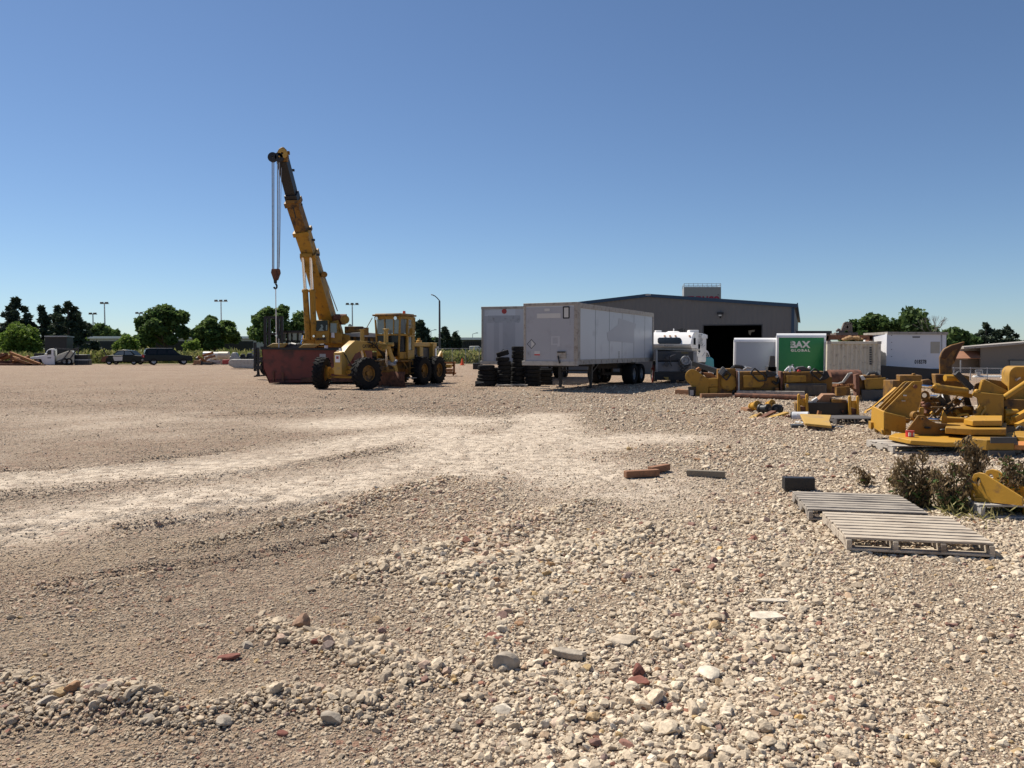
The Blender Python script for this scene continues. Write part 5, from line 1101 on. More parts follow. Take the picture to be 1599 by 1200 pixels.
mb = MB(); mb.tube([PX(1226, 580, E), PX(1231, 574.5, E), PX(1238, 574, E), PX(1240, 580, E)], .04); mb.ball(PX(1263.5, 574.5, E + .1), .055); mb.tube([PX(1233, 572, E), PX(1233, 581, E)], .05); obj('white_pipe', mb, WHT, e3)
yk(DGRY, 'top_clutter', e3, [[(1240, 580), (1246, 573.5), (1256, 572.5), (1262, 576), (1270, 580)], [(1236, 575), (1239, 569), (1241, 576)]], E + .2, .5)
yk(RED, 'red_cap', e3, [[(1245, 580), (1247, 577.5), (1250.5, 579), (1250, 583), (1247, 583.5)]], E - .05, .15)
# rusty tank with hose
mb = MB(); mb.cyl(PX(1293, 592, 29), PX(1341, 592, 29), .34, n=24); mb.bb(*(lambda a, b: (a.x, b.x, 28.8, 29.2, 0, .35))(PX(1300, 1, 29), PX(1335, 1, 29))); tk2 = solo('rusty_tank', mb, RST, 'brown rusty cylindrical tank lying behind the machine sections', 'tank')
mb = MB(); mb.tube([PX(1299, 599, 28.5), PX(1308, 599.5, 28.5), PX(1316, 597, 28.5), PX(1321, 590, 28.5), PX(1325, 584, 28.5), PX(1330, 583, 28.6)], .035); mb.tube([PX(1317, 598, 28.55), PX(1323, 590, 28.5), PX(1327, 584.5, 28.5)], .03); solo('pale_hose', mb, CONC, 'pale hose looped over the rusty tank', 'hose')
e4 = machine('yellow machine section with a rusty post, right end of the row', 1338, 1388, 586, 620, 25.2, [(1349, 592), (1383, 590), (1384, 607), (1351, 609)], 4)
yk(DGRY, 'lower_box', e4, [[(1345, 609), (1388, 609), (1388, 632), (1346, 632)]], 25.0, .6); yk(RST, 'rusty_post', e4, [[(1335.5, 585), (1342, 584), (1343, 622), (1338, 622)]], 25.0, .3)
mb = MB(); mb.tube([PX(1352, 590, 25.3), PX(1358, 583, 25.3), PX(1366, 582, 25.3), PX(1371, 586, 25.3), PX(1373, 591, 25.3)], .05); mb.tube([PX(1385, 592, 25), PX(1389, 600, 25), PX(1388, 605, 25)], .03); mb.tube([PX(1370, 628, 24.9), PX(1376, 622, 24.9), PX(1380, 628, 24.9)], .05); obj('hoses', mb, DGRY, e4)
mb = MB(); mb.pp([(1343, 588), (1348, 587), (1352, 593), (1346, 594)], 25, .3); obj('white_flange', mb, PALE, e4)
mb = MB(); mb.pb(1405, 586.5, 1440, 596, 22.5, .8); mb.pb(1425, 583.5, 1430, 588, 22.6, .2); mb.bb(*(lambda a, b: (a.x, b.x, 22.6, 23.2, 0, .75))(PX(1407, 1, 22.6), PX(1438, 1, 22.6))); solo('yellow_cross_member', mb, YELD, 'boxy yellow cross member in front of the black panel', 'machine part', bev=.02)
mb = MB(); mb.pp([(1306, 619), (1306.5, 605), (1327, 604), (1329, 618)], 24.6, .5); brk = solo('yellow_bracket', mb, YELD, 'small yellow bracket box heaped with brown scrap', 'bracket', bev=.01)
mb = MB()
r_ = random.Random(5)
for k in range(12): p = PX(1305 + 2.2 * k, 604 - r_.uniform(0, 2), 24.8); mb.box(p, (.16, .12, .07), Matrix.Rotation(r_.uniform(0, 3), 4, 'Z') @ Matrix.Rotation(r_.uniform(-.5, .5), 4, 'X'))
mb.bar(PX(1328, 604, 24.8), PX(1338, 612, 24.8), .08, .06); solo('scrap_heap', mb, RSTO, 'heap of brown scrap on the small yellow bracket box', 'scrap')
# timbers and pipes on the ground
def pole(px0, py0, px1, py1, r, m_, nm, lab, cat, sq=False):
    a, b = G(px0, py0), G(px1, py1); a.z = b.z = r; mb = MB()
    if sq: mb.bar(a, b, r * 2.2, r * 2)
    else: mb.cyl(a, b, r, n=10)
    return solo(nm, mb, m_, lab, cat, bev=.008 if sq else 0)
pole(1148, 622, 1262, 626, .09, RST, 'steel_pipe', 'long rusty pipe lying in front of the machine sections', 'pipe')
pole(1150, 619, 1256, 620.5, .10, WOODG, 'timber_beam', 'long grey timber behind the rusty pipe', 'timber', True)
pole(1094, 621.5, 1142, 621, .07, WOODB, 'timber_beam', 'short brown timber under the rounded machine nose', 'timber', True)
pole(1056, 616, 1078, 617, .09, WOODB, 'timber_block', 'brown wood block lying left of the black bucket', 'timber', True)
pole(1060, 611.5, 1073, 615, .06, WOODB, 'timber_block', 'slanting brown wood piece on top behind the wood block', 'timber', True)
mb = MB(); q = G(1080.5, 619); mb.lathe(q, (0, 0, 1), [(0, 0), (.115, 0), (.14, .31), (.15, .31), (.15, .33), (.125, .33), (.105, .02), (0, .02)], 18, False); bk = solo('bucket', mb, BLK, 'black bucket with a white label beside the rounded machine nose', 'bucket')
mb = MB(); mb.lathe(q + Vector((0, 0, .3)), (0, 0, 1), [(0, .0), (.125, .0), (.125, .01), (0, .012)], 18, False); obj('lid', mb, STEEL, bk); mb = MB(); mb.pb(1077.5, 609.5, 1083, 618, q.y - .135, .01); obj('label_patch', mb, GRY, bk)
# rollers and drums on a board
q = G(1178, 643); mb = MB(); mb.bb(q.x - .22, q.x + .35, q.y - .1, q.y + .5, 0, .09); solo('timber_board', mb, WOODB, 'brown board under the yellow roller', 'timber', bev=.01)
Yr = 20.3
def roller(px, py, rpx, Y, ax_, m_, nm, lab, m2):
    p = PX(px, py, Y); r = rpx * Y / F; a = Vector(ax_).normalized(); mb = MB(); w_ = r * 1.1
    mb.lathe(p, a, [(r * .3, -w_), (r * .9, -w_), (r, -w_ * .9), (r, -w_ * .6), (r * .82, -w_ * .5), (r * .82, w_ * .5), (r, w_ * .6), (r, w_ * .9), (r * .9, w_), (r * .3, w_)], 24)
    o = solo(nm, mb, m_, lab, 'roller'); mb = MB(); mb.cyl(p - a * w_ * 1.2, p + a * w_ * 1.2, r * .33, n=14); obj('shaft', mb, m2, o); return o
roller(1179, 634.5, 7.5, Yr + .3, (.25, -.9, .25), YELN, 'track_roller', 'yellow track roller at the left of the roller group', YELD)
roller(1203, 631.5, 6, Yr + .8, (.2, -.9, .3), YELN, 'track_roller', 'smaller yellow track roller behind the black ones', YELD)
roller(1193.5, 639, 8, Yr - .2, (.5, -.8, .05), BLK, 'track_roller', 'left of the two glossy black track rollers', DGRY)
roller(1214, 639, 7.6, Yr, (-.5, -.8, .1), BLK, 'track_roller', 'right of the two glossy black track rollers', DGRY)
mb = MB(); q = G(1188, 656)
for k, (a, b) in enumerate((((1172, 655), (1184, 648)), ((1184, 655), (1208, 643)), ((1197, 655), (1228, 645)), ((1205, 656), (1219, 650)))): 
    mb2 = MB(); mb2.bar(PX(a[0], a[1], 18.9), PX(b[0], b[1], 19.4), .14, .05); solo('yellow_link' if k in (0, 2) else 'steel_bar', mb2, YELP if k in (0, 2) else RST, ['yellow flat link at the front left of the roller group', 'dark flat bar lying under the black rollers', 'thin yellow bar lying right of the dark flat bar', 'short rusty bar at the front of the roller group'][k], 'metal bar')
mb = MB(); mb.pp([(1184, 655.5), (1181, 650), (1187, 645), (1193, 650), (1192, 655.5)], 19.1, .2); solo('yellow_bracket', mb, YELD, 'small folded yellow bracket in front of the left black roller', 'bracket', bev=.01)
# white pail on its side and junk around it
p0, p1 = PX(1237.5, 652, 18.6), PX(1263, 650.5, 18.4); mb = MB(); mb.lathe(p0, p1 - p0, [(0, 0), (.135, 0), (.135, .05), (.128, .06), (.112, (p1 - p0).length), (0, (p1 - p0).length)], 20, False); o = solo('pail', mb, mat('pail_white', (.62, .63, .65), .4, var=.12, col2=(.35, .24, .18), amt=.3, scale2=9), 'white plastic pail lying on its side', 'pail'); mb = MB(); mb.lathe(p0 - (p1 - p0).normalized() * .02, p1 - p0, [(.1, 0), (.14, 0), (.14, .03), (.1, .03)], 20); obj('pail_rim', mb, BLK, o)
mb = MB(); mb.tube([PX(1264, 656, 18.2), PX(1273, 655, 18.2), PX(1278, 650, 18.2), PX(1280, 642, 18.2)], .05); mb.bar(PX(1264, 657, 18.2), PX(1282, 657, 18.2), .06, .05); solo('bent_pipe', mb, RSTO, 'bent rusty brown pipe right of the white pail', 'pipe')
mb = MB()
for k in range(4): mb.bar(PX(1280 + 4 * k, 658, 18.2), PX(1288 + 4 * k, 651, 18.5), .05, .04)
mb.tube([PX(1293, 651, 18.3), PX(1298, 652, 18.3), PX(1296, 659, 18.3)], .04); solo('yellow_strap', mb, YELN, 'striped yellow straps heaped beside the bent pipe', 'strap')
mb = MB()
for k in range(3): mb.tube([PX(1225 + 4 * k, 657, 18.9), PX(1229 + 3 * k, 650, 18.9), PX(1235 + k, 655, 18.9)], .05)
mb.pb(1227, 653, 1238, 659, 19.0, .2); solo('rusty_gears', mb, RST, 'dark rusty knot of parts at the bottom of the white pail', 'scrap')
def pallet(w, l, n, label, loc, rz, mt, h=.13, mt2=None, top=True, st=3, notch=True, fill=.78):
    t = thing('pallet', label, 'pallet', loc, rz)
    r = random.Random(int(loc[0] * 100)); mb = MB(True)
    bw = l / n
    for k in range(n): mb.box((w / 2 + r.uniform(-.008, .008), (k + .5) * bw, h - .01 + r.uniform(-.002, .002)), (w, bw * fill, .02), Matrix.Rotation(r.uniform(-.008, .008), 3, 'Z'))
    obj('deck_boards', mb, mt, t, .003)
    for x_ in [.02 + (w - .04) * k / (st - 1) for k in range(st)]:
        mb = MB(True); s_ = .02
        if not notch: mb.bb(x_ - s_, x_ + s_, 0, l, .02, h - .021)
        if notch: mb.prism([(x_ - s_, 0, .02), (x_ - s_, l * .18, .02), (x_ - s_, l * .20, .06), (x_ - s_, l * .36, .06), (x_ - s_, l * .38, .02), (x_ - s_, l * .62, .02), (x_ - s_, l * .64, .06), (x_ - s_, l * .80, .06), (x_ - s_, l * .82, .02), (x_ - s_, l, .02), (x_ - s_, l, h - .021), (x_ - s_, 0, h - .021)], (2 * s_, 0, 0))
        obj('stringer', mb, mt2 or mt, t, .003)
    mb = MB(True)
    for k in (0, .45, .88): mb.bb(0, w, l * k, l * k + .1, 0, .019)
    obj('bottom_boards', mb, mt2 or mt, t, .003)
    return t
q = G(1305, 664); pallet(1.0, .9, 6, 'dark pallet lying behind the yellow plate near the blade frame', (q.x + .02, q.y, 0), .1, mat('dark_wood', (.10, .09, .085), .85, var=.4, bump=.4), .14)
mb = MB(); mb.pp([(1252, 662), (1298, 662), (1297, 672), (1301, 676), (1263, 674), (1257, 671)], 16.7, .06); mb2 = MB(); a, b = G(1250, 675), G(1300, 677)
mb = MB(); mb.prism([Vector((PX(x_, 546, Y_).x, Y_, z_)) for x_, Y_, z_ in ((1259, 15.9, .1), (1301, 15.7, .06), (1297, 16.3, .12), (1300, 16.9, .18), (1251, 17.0, .2), (1256, 16.3, .12))], (0, 0, .05)); solo('yellow_plate', mb, YELP, 'flat worn yellow plate lying on dark timber blocks', 'steel plate', bev=.01)
mb = MB(); mb.pb(1236, 664, 1256, 673.5, 16.3, .3); solo('timber_block', mb, DGRY, 'dark square block under the left end of the yellow plate', 'timber', bev=.01)
mb = MB(); mb.pb(1296, 667, 1318, 674.5, 16.4, .3); solo('timber_block', mb, DGRY, 'dark block under the right end of the yellow plate', 'timber', bev=.01)
mb = MB(); mb.cyl(PX(1242, 661, 17.6), PX(1319, 667, 17.0), .045, n=10); solo('grey_pipe', mb, STEEL, 'long grey pipe lying behind the yellow plate', 'pipe')
# heavy black cross beam with yellow clevises
cb_ = thing('tool_carrier', 'black cross beam with two yellow clevis brackets standing on it', 'machine part', base(1294, 19.6))
yk(BLK, 'beam', cb_, [[(1258, 629), (1328, 629), (1329, 648), (1258, 648)]], 19.4, .5); yk(YELD, 'end_plate', cb_, [[(1243.5, 630), (1247, 628), (1248, 646), (1243.5, 643)]], 19.5, .5)
for k, (xa, dy) in enumerate(((1245.5, 0), (1325, 3))):
    for x_ in (xa, xa + 12.5): yk(YELN, 'clevis', cb_, [[(x_, 648 + dy), (x_ + .2, 617 + dy), (x_ + 2, 615.3 + dy), (x_ + 4, 616 + dy), (x_ + 4.6, 620 + dy), (x_ + 4, 630 + dy), (x_ + 5, 648 + dy)]], 19.25, .13)
    yk(YELN, 'clevis_web', cb_, [[(xa + 4, 623 + dy), (xa + 13, 623 + dy), (xa + 14, 636 + dy), (xa + 4, 634 + dy)]], 19.3, .06); yk(RST, 'clevis_foot', cb_, [[(xa + 4, 635 + dy), (xa + 14, 636 + dy), (xa + 15, 647 + dy), (xa + 4, 647 + dy)]], 19.3, .14)
yk(RST, 'web_plate', cb_, [[(1313, 641), (1318, 641), (1316, 647)]], 19.35, .1)
bd = MB(); bd.pp([(1277, 626), (1286, 616.5), (1306, 616.5), (1297, 623), (1297, 629), (1277, 629)], 19.5, .6); solo('wood_block', bd, WOODB, 'brown wooden block lying on the black cross beam', 'timber', bev=.01)
bd = MB(); bd.pp([(1299, 623.5), (1322, 625), (1323, 629), (1299, 630)], 19.4, .4); solo('yellow_part', bd, YELD, 'small yellow part beside the wooden block on the beam', 'machine part', bev=.02)
bd = MB(); bd.pp([(1268, 626), (1276, 621), (1278, 625), (1272, 629)], 19.5, .2); solo('pale_sheet', bd, PALE, 'pale crumpled sheet at the left of the wooden block', 'sheet')
# ---------------------------------------------------------------- big yellow pieces at the right
B = 13.9
bf = thing('blade_frame', 'large yellow mounting frame with three sloping gusset plates', 'machine part', base(1405, B))
yk(YEL, 'front_plate', bf, [[(1380, 643), (1415, 651.5), (1415, 678), (1380.5, 671)]], B - .4, .05)
mb = MB(); q0, q1, q2, q3 = PX(1361, 634, B + .5), PX(1380, 643, B - .4), PX(1380, 679, B - .4), PX(1359.5, 666, B + .5); mb.prism([q0, q1, q2, q3], (.05, .03, 0)); obj('side_plate', mb, YELN, bf, .01)
mb = MB(); a = PX(1380, 646, B - .4); mb.prism([q0 + Vector((0, 0, -.05)), PX(1380, 647, B - .39), PX(1415, 654, B - .39), PX(1440, 654, B + .2), PX(1425, 640, B + .6)], (0, 0, -.04)); obj('shelf', mb, YELD, bf)
for k, (dx_, Yk) in enumerate(((0, B - .1), (-8, B + .25), (-14, B + .6))):
    mb = MB(); pts = [(1379 + dx_ * .6, 643 + k * -2.5), (1424 + dx_, 597.5 + k * .3), (1428 + dx_, 595.8), (1440 + dx_ * .3, 595.8), (1438, 628), (1430, 650), (1418 + dx_ * .5, 662)]; mb.pp(pts, Yk, .05); obj('gusset', mb, YEL, bf, .006)
mb = MB(); mb.prism([PX(1366, 636, B + .9), PX(1400, 605, B + .9), PX(1404, 606, B + .9), PX(1352, 646, B + .9), PX(1354, 642, B + .9)], (0, .1, 0)); obj('side_stay', mb, YELN, bf, .006)
for x_, y0, y1 in ((1360, 660, 671), (1369, 665, 676)): mb = MB(); mb.pb(x_, y0, x_ + 4, y1, B + .3, .35); obj('foot', mb, YEL, bf)
yk(YEL, 'base_block', bf, [[(1377, 671), (1392, 672), (1392, 680), (1378, 680)]], B - .38, .6)
mb = MB(); mb.pb(1411, 617, 1416, 619, B - .13, .03); mb.pb(1408, 626, 1414, 627, B - .13, .03); obj('stamp', mb, PALE, bf)
mb = MB(); mb.lathe(PX(1429, 604, B - .12), (0, -1, 0), [(0, 0), (.035, 0), (.035, .02), (0, .02)], 12, False); obj('bolt', mb, RST, bf)
pl = pallet(2.4, .9, 5, 'grey pallet under the long yellow plate of the blade frame', (PX(1386, 546, 12.6).x, 12.35, 0), .02, WOODG, .12)
# lying plate
YP = 12.5
mb = MB(); pts = [(1391, 12.9), (1425, 12.3), (1480, 12.0), (1512, 12.0), (1516, 13.2), (1480, 13.5), (1440, 13.4), (1400, 13.3)]
mb.prism([Vector((PX(a, 546, b).x, b, .15)) for a, b in pts], (0, 0, .07)); solo('yellow_plate', mb, YELN, 'long thick curved yellow plate lying on the grey pallet', 'steel plate', bev=.01)
mb = MB(); p = PX(1421, 668, 12.75); mb.lathe(Vector((p.x, p.y, .22)), (0, 0, 1), [(0, 0), (.066, 0), (.066, .092), (0, .092)], 20, False); cn = solo('red_can', mb, RED, 'small red can standing on the long yellow plate', 'can'); mb = MB(); mb.bb(p.x - .05, p.x - .012, p.y - .067, p.y - .05, .235, .295); mb.bb(p.x + .018, p.x + .045, p.y - .063, p.y - .05, .235, .295); obj('label_patch', mb, PALE, cn); mb = MB(); mb.lathe(Vector((p.x, p.y, .31)), (0, 0, 1), [(0, 0), (.069, 0), (.069, .012), (0, .012)], 20, False); obj('lid', mb, REDD, cn)
def holed(px, py, r, Y, par):
    mb = MB(); mb.lathe(PX(px, py, Y), (0, -1, 0), [(r * .5, 0), (r, 0), (r, .012), (r * .5, .012)], 18); o = obj('pin_boss', mb, YELD, par); mb = MB(); mb.lathe(PX(px, py, Y), (0, -1, 0), [(0, .002), (r * .55, .002), (r * .55, .008), (0, .008)], 16, False); obj('bore', mb, BLK, o)
mb = MB(); mb.pp([(1415, 675), (1417, 671), (1434, 648.5), (1444, 649), (1451, 656), (1462, 661), (1500, 664), (1500, 680), (1440, 681)], 12.95, .05); tb_ = solo('triangle_bracket', mb, YELD, 'brown yellow triangular bracket with a pin hole behind the red can', 'bracket', bev=.01)
holed(1440, 654.5, .035, 12.94, tb_); mb = MB(); mb.ball(PX(1448.5, 668.5, 12.9), (.055, .04, .022)); mb.ball(PX(1473, 671.5, 12.9), (.055, .04, .022)); obj('oval_hole', mb, BLK, tb_)
mb = MB(); mb.lathe(PX(1427, 649, 13.2), (0, -1, 0), [(.05, 0), (.075, 0), (.075, .1), (.05, .1)], 20); mb.pp([(1422, 655), (1425, 650), (1434, 653), (1430, 662)], 13.2, .08); solo('pin_eye', mb, YELD, 'round yellow pin eye beside the triangular bracket', 'bracket')
# ripper attachment
R_ = 14.6
rp = thing('ripper_attachment', 'yellow ripper attachment with an upright curved brown shank', 'ripper', base(1500, R_))
sh = [(1468, 588), (1467.5, 559), (1470, 551), (1474.5, 544.8), (1485.5, 539), (1496, 536.5), (1506.8, 533.5), (1504.5, 538), (1501.5, 543), (1498, 550), (1495.5, 554), (1493, 561), (1490.6, 567), (1487, 570.5), (1486.6, 574), (1487.6, 588)]
yk(YELD, 'shank', rp, [sh], R_ + .6, .12)
yk(mat('dark_rust', (.07, .035, .018), .8, var=.4, col2=(.2, .11, .03), amt=.2), 'worn_tip', rp, [[(1469, 560), (1470.5, 551.5), (1475, 545.2), (1486, 539.4), (1506.5, 534), (1504, 538), (1501, 543), (1497.5, 550), (1490.5, 566), (1489, 559), (1496, 546), (1488, 548), (1477, 561)]], R_ + .585, .16)
yk(YELD, 'shank_block', rp, [[(1460, 585), (1500, 585), (1514, 588), (1514, 606), (1462, 602)]], R_ + .4, .5)
mb = MB(); mb.cyl(PX(1475.5, 590.5, R_ + .25), PX(1497.5, 590.5, R_ + .25), 5.2 * R_ / F, n=24); mb.cyl(PX(1497, 591, R_ + .25), PX(1499, 591, R_ + .25), 6.5 * R_ / F, n=24); obj('short_cylinder', mb, YELN, rp)
mb = MB(); mb.bar(PX(1493, 583, R_ + .1), PX(1517, 607, R_ + .1), .07, .1); obj('black_link', mb, BLK, rp); mb = MB(); mb.cyl(PX(1500, 582, R_ + .4), PX(1500, 563, R_ + .4), .013, n=8); obj('pin', mb, GRY, rp)
mb = MB(); mb.cyl(PX(1462, 606, R_ - .2), PX(1509, 612, R_ - .1), 5.8 * R_ / F, n=24); mb.cyl(PX(1457, 605.2, R_ - .2), PX(1465, 606.5, R_ - .2), 7.3 * R_ / F, n=24); mb.cyl(PX(1503, 611.3, R_ - .1), PX(1506, 611.8, R_ - .1), 6.6 * R_ / F, n=24); mb.pp([(1456.5, 607), (1466, 606), (1500, 613), (1520, 616), (1518, 622), (1458, 614)], R_ - .15, .2); cy2 = obj('tilt_cylinder', mb, YEL, rp)
mb = MB(); mb.cyl(PX(1434, 602.5, R_ - .2), PX(1458, 605.3, R_ - .2), 3.2 * R_ / F, n=16); obj('rod', mb, CHR, cy2)
yk(YELD, 'rod_end', rp, [[(1440, 594), (1452, 592.5), (1456, 596), (1453, 602), (1441, 601)]], R_ - .2, .2)
sidep = [(1520, 612), (1540, 614), (1567.6, 616.7), (1567.6, 670), (1542, 668), (1530, 660), (1519, 645), (1524, 640), (1530, 633), (1526, 622), (1518, 618)]
yk(YEL, 'side_plate', rp, [sidep], R_ - .35, .07); yk(YELD, 'rear_plate', rp, [sidep], R_ + .5, .07); yk(YELD, 'core', rp, [[(1535, 618), (1566, 620), (1566, 668), (1540, 666)]], R_ - .28, .78)
holed(1522, 643.5, .04, R_ - .37, rp); holed(1541, 649, .045, R_ - .37, rp)
mb = MB(); mb.tube([PX(1537, 634, R_ - .37), PX(1538.5, 639, R_ - .37), PX(1534, 645, R_ - .37), PX(1532, 648, R_ - .37), PX(1534, 652, R_ - .37)], .018); obj('weld_hose', mb, YELP, rp)
mb = MB(); mb.ball(PX(1525, 612, R_ - .3), .05); mb.ball(PX(1459.5, 604, R_ - .3), .04); obj('grease_cap', mb, YELN, rp)
yk(YEL, 'arm', rp, [[(1529, 610), (1533, 594), (1538, 593), (1575, 611), (1574, 618), (1530, 614)]], R_ + .1, .15)
yk(YELD, 'arm', rp, [[(1520, 612), (1524, 600), (1532, 597), (1536, 602), (1530, 613)], [(1538, 592), (1563, 595), (1576, 606), (1574, 612)]], R_ + .45, .12)
yk(YELN, 'arm_edge', rp, [[(1530, 611), (1533.5, 595.5), (1537, 595), (1534, 602), (1532, 611)]], R_ + .06, .04)
# lower linkage clutter
lk = thing('linkage_pile', 'jumble of yellow linkage arms, rods and hoses under the ripper', 'machine parts', base(1480, R_ + .3))
yk(YELD, 'link_plate', lk, [[(1434, 640), (1440, 622), (1452, 617), (1470, 618), (1474, 634), (1468, 650), (1440, 652)]], R_ + .5, .08); holed(1454, 623, .045, R_ + .48, lk)
mb = MB(); mb.lathe(PX(1442.5, 617.5, R_ + .2), (0, -1, 0), [(.035, -.05), (.085, -.05), (.085, .05), (.035, .05)], 20); obj('pin_ring', mb, YELD, lk); mb = MB(); mb.lathe(PX(1442.5, 617.5, R_ + .15), (0, -1, 0), [(0, 0), (.045, 0), (.045, .02), (0, .02)], 16, False); obj('pin_end', mb, CHR, lk)
yk(PALE, 'white_plate', lk, [[(1424.5, 641), (1431, 621), (1436, 635), (1431, 645)]], R_ + .1, .02)
mb = MB()
for a, b in (((1464, 618), (1484, 640)), ((1475, 614), (1490, 644)), ((1470, 650), (1486, 636))): mb.cyl(PX(*a, R_ + .1), PX(*b, R_ + .2), .045, n=10)
obj('damper', mb, DGRY, lk)
mb = MB()
for a, b in (((1482, 640), (1507, 620)), ((1452, 660), (1478, 643)), ((1454, 636), (1478, 634)), ((1447, 658), (1460, 640)), ((1480, 632), (1495, 618))): mb.tube([PX(*a, R_), PX((a[0] + b[0]) / 2 + 1, (a[1] + b[1]) / 2 + 1.5, R_), PX(*b, R_ + .1)], .018)
obj('hoses', mb, mat('brown_hose', (.16, .10, .05), .6), lk)
yk(YELN, 'small_bracket', lk, [[(1435, 648), (1437, 637), (1443, 636.5), (1443, 648)], [(1470, 652), (1473, 641), (1478, 648), (1480, 653)], [(1503, 635), (1513, 635), (1518, 640), (1505, 641)], [(1452, 647), (1456, 642), (1460, 648)]], R_ - .1, .1)
rq = random.Random(9)
for k in range(9):
    a = (rq.uniform(1446, 1512), rq.uniform(622, 656)); b = (a[0] + rq.uniform(-22, 22), a[1] + rq.uniform(-12, 12)); mb = MB(); mb.tube([PX(*a, R_ + .15), PX((a[0] + b[0]) / 2, (a[1] + b[1]) / 2 - 4, R_ + .1), PX(*b, R_ + .3)], rq.choice([.014, .02, .03])); obj('hose' if k % 3 else 'rod', mb, [CHR, BLK, YELD][k % 3], lk)
for k in range(10):
    a = (rq.uniform(1438, 1515), rq.uniform(626, 660)); mb = MB(); mb.box(PX(*a, R_ + .1 + .3 * rq.random()), (rq.uniform(.05, .16), .1, rq.uniform(.04, .12)), Matrix.Rotation(rq.uniform(-1, 1), 4, 'Y')); obj('small_bracket', mb, [YELD, YEL, RST][k % 3], lk, .006)
yk(WHT, 'white_drum', lk, [[(1472, 628), (1473, 616), (1480, 615), (1484, 618), (1484, 628)]], R_ + .9, .2); yk(BLK, 'dark_recess', lk, [[(1503, 634), (1506, 621), (1514, 621), (1518, 634)]], R_ + .3, .1)
yk(YELD, 'cross_beam', lk, [[(1470, 640), (1520, 634), (1524, 648), (1480, 655)]], R_ + .55, .2)
mb = MB(); mb.tube([PX(1494, 652, R_ - .4), PX(1500, 648, R_ - .4), PX(1511, 647, R_ - .4), PX(1513, 652, R_ - .4), PX(1509, 654, R_ - .4)], .02); obj('loop_handle', mb, YELN, lk)
mb = MB(); mb.pp([(1470.5, 651), (1514, 654), (1514, 664.5), (1471, 663)], 13.6, .16); mb.pp([(1470, 665), (1472, 645), (1480, 652), (1480, 665)], 13.58, .05); cy3 = solo('hydraulic_cylinder', mb, YEL, 'lower yellow hydraulic cylinder with a chrome rod behind the bracket', 'hydraulic cylinder', bev=.03)
mb = MB(); mb.cyl(PX(1448, 655, 13.68), PX(1472, 657.5, 13.68), .033, n=14); obj('rod', mb, CHR, cy3)
def ramp(pts, z0, th, m_, lab, nm='yellow_plate', cat='steel plate', bev=.01):
    mb = MB(); mb.prism([Vector((PX(a, 546, b).x, b, z0)) for a, b in pts], (0, 0, th)); return solo(nm, mb, m_, lab, cat, None, bev)
ramp([(1508, 13.0), (1522, 12.7), (1568, 12.7), (1568, 13.7), (1520, 13.7)], .40, .09, YELN, 'upper yellow plate of the stack at the foot of the ripper')
ramp([(1479, 12.7), (1520, 12.45), (1575, 12.4), (1575, 13.5), (1482, 13.5)], .28, .1, YEL, 'middle yellow plate of the stack at the foot of the ripper')
ramp([(1516, 12.2), (1545, 11.95), (1588, 11.95), (1588, 13.0), (1522, 13.3)], .10, .16, YEL, 'lowest yellow plate of the stack at the foot of the ripper')
mb = MB(); mb.pb(1547, 683.5, 1588, 692.5, 11.9, .06); mb.bb(*(lambda a: (a.x, a.x + .4, 11.92, 12.3, 0, .1))(PX(1550, 546, 11.9))); solo('wear_edge', mb, DGRY, 'dark grey wear edge along the lowest yellow plate', 'steel bar')
mb = MB(); mb.bb(*(lambda a, b: (a.x, b.x, 12.2, 13.2, 0, .095))(PX(1530, 546, 12.2), PX(1600, 546, 12.2))); solo('timber_beam', mb, WOODG, 'grey timber bed under the stack of yellow plates', 'timber', bev=.01)
mb = MB(); mb.tube([PX(1514, 663, 12.9), PX(1514.5, 658, 12.9), PX(1540, 660, 12.9), PX(1540, 664, 12.9)], .02); mb.pb(1536, 655, 1541, 664, 12.95, .1); mb.ball(PX(1538.5, 658, 12.9), .035); solo('bent_bar', mb, YELN, 'bent yellow bar handle on the upper plate of the stack', 'handle')
# machine shell at the right edge
ms = thing('machine_shell', 'large curved yellow machine housing cut by the right edge', 'machine part', base(1590, 14.9))
mb = MB(); arc_ = [(1576 + 12 - 12 * cos(t_), 585 - 12 * sin(t_)) for t_ in np.linspace(0, pi / 2, 8)]; mb.pp([(1575, 618)] + arc_ + [(1700, 573), (1700, 646), (1575, 646)], 14.9, .9); obj('shell', mb, YEL, ms, .015)
mb = MB(); mb.cyl(PX(1567, 622, 14.6), PX(1640, 573, 14.75), .055, n=12); obj('brace', mb, YELN, ms); yk(YELD, 'lower_panel', ms, [[(1567, 624), (1700, 626), (1700, 643), (1567, 641)]], 14.7, .15); yk(BLK, 'slot', ms, [[(1569, 635), (1573, 635), (1573, 640), (1569, 640)]], 14.68, .03)
mb = MB(); mb.bar(PX(1586, 594.5, 14.89), PX(1593.5, 590, 14.89), .012, .03); mb.bar(PX(1586, 594.5, 14.89), PX(1587.5, 592.5, 14.89), .012, .03); obj('scratch_mark', mb, PALE, ms); mb = MB(); mb.bb(*(lambda a, b: (a.x, b.x, 14.95, 15.7, 0, .5))(PX(1580, 546, 15), PX(1690, 546, 15))); obj('stand', mb, YELD, ms)
tk3 = thing('track_hardware', 'yellow pins and chain links heaped under the machine housing', 'machine parts', base(1580, 14.2))
mb = MB(); mb.cyl(PX(1568, 645, 14.3), PX(1588, 645, 14.3), .07, n=16); mb.cyl(PX(1568, 653, 14.3), PX(1584, 655, 14.3), .06, n=16); mb.cyl(PX(1574, 659, 14.2), PX(1588, 660, 14.2), .06, n=16); mb.pb(1570, 647, 1576, 666, 14.35, .2); obj('pins', mb, YELN, tk3)
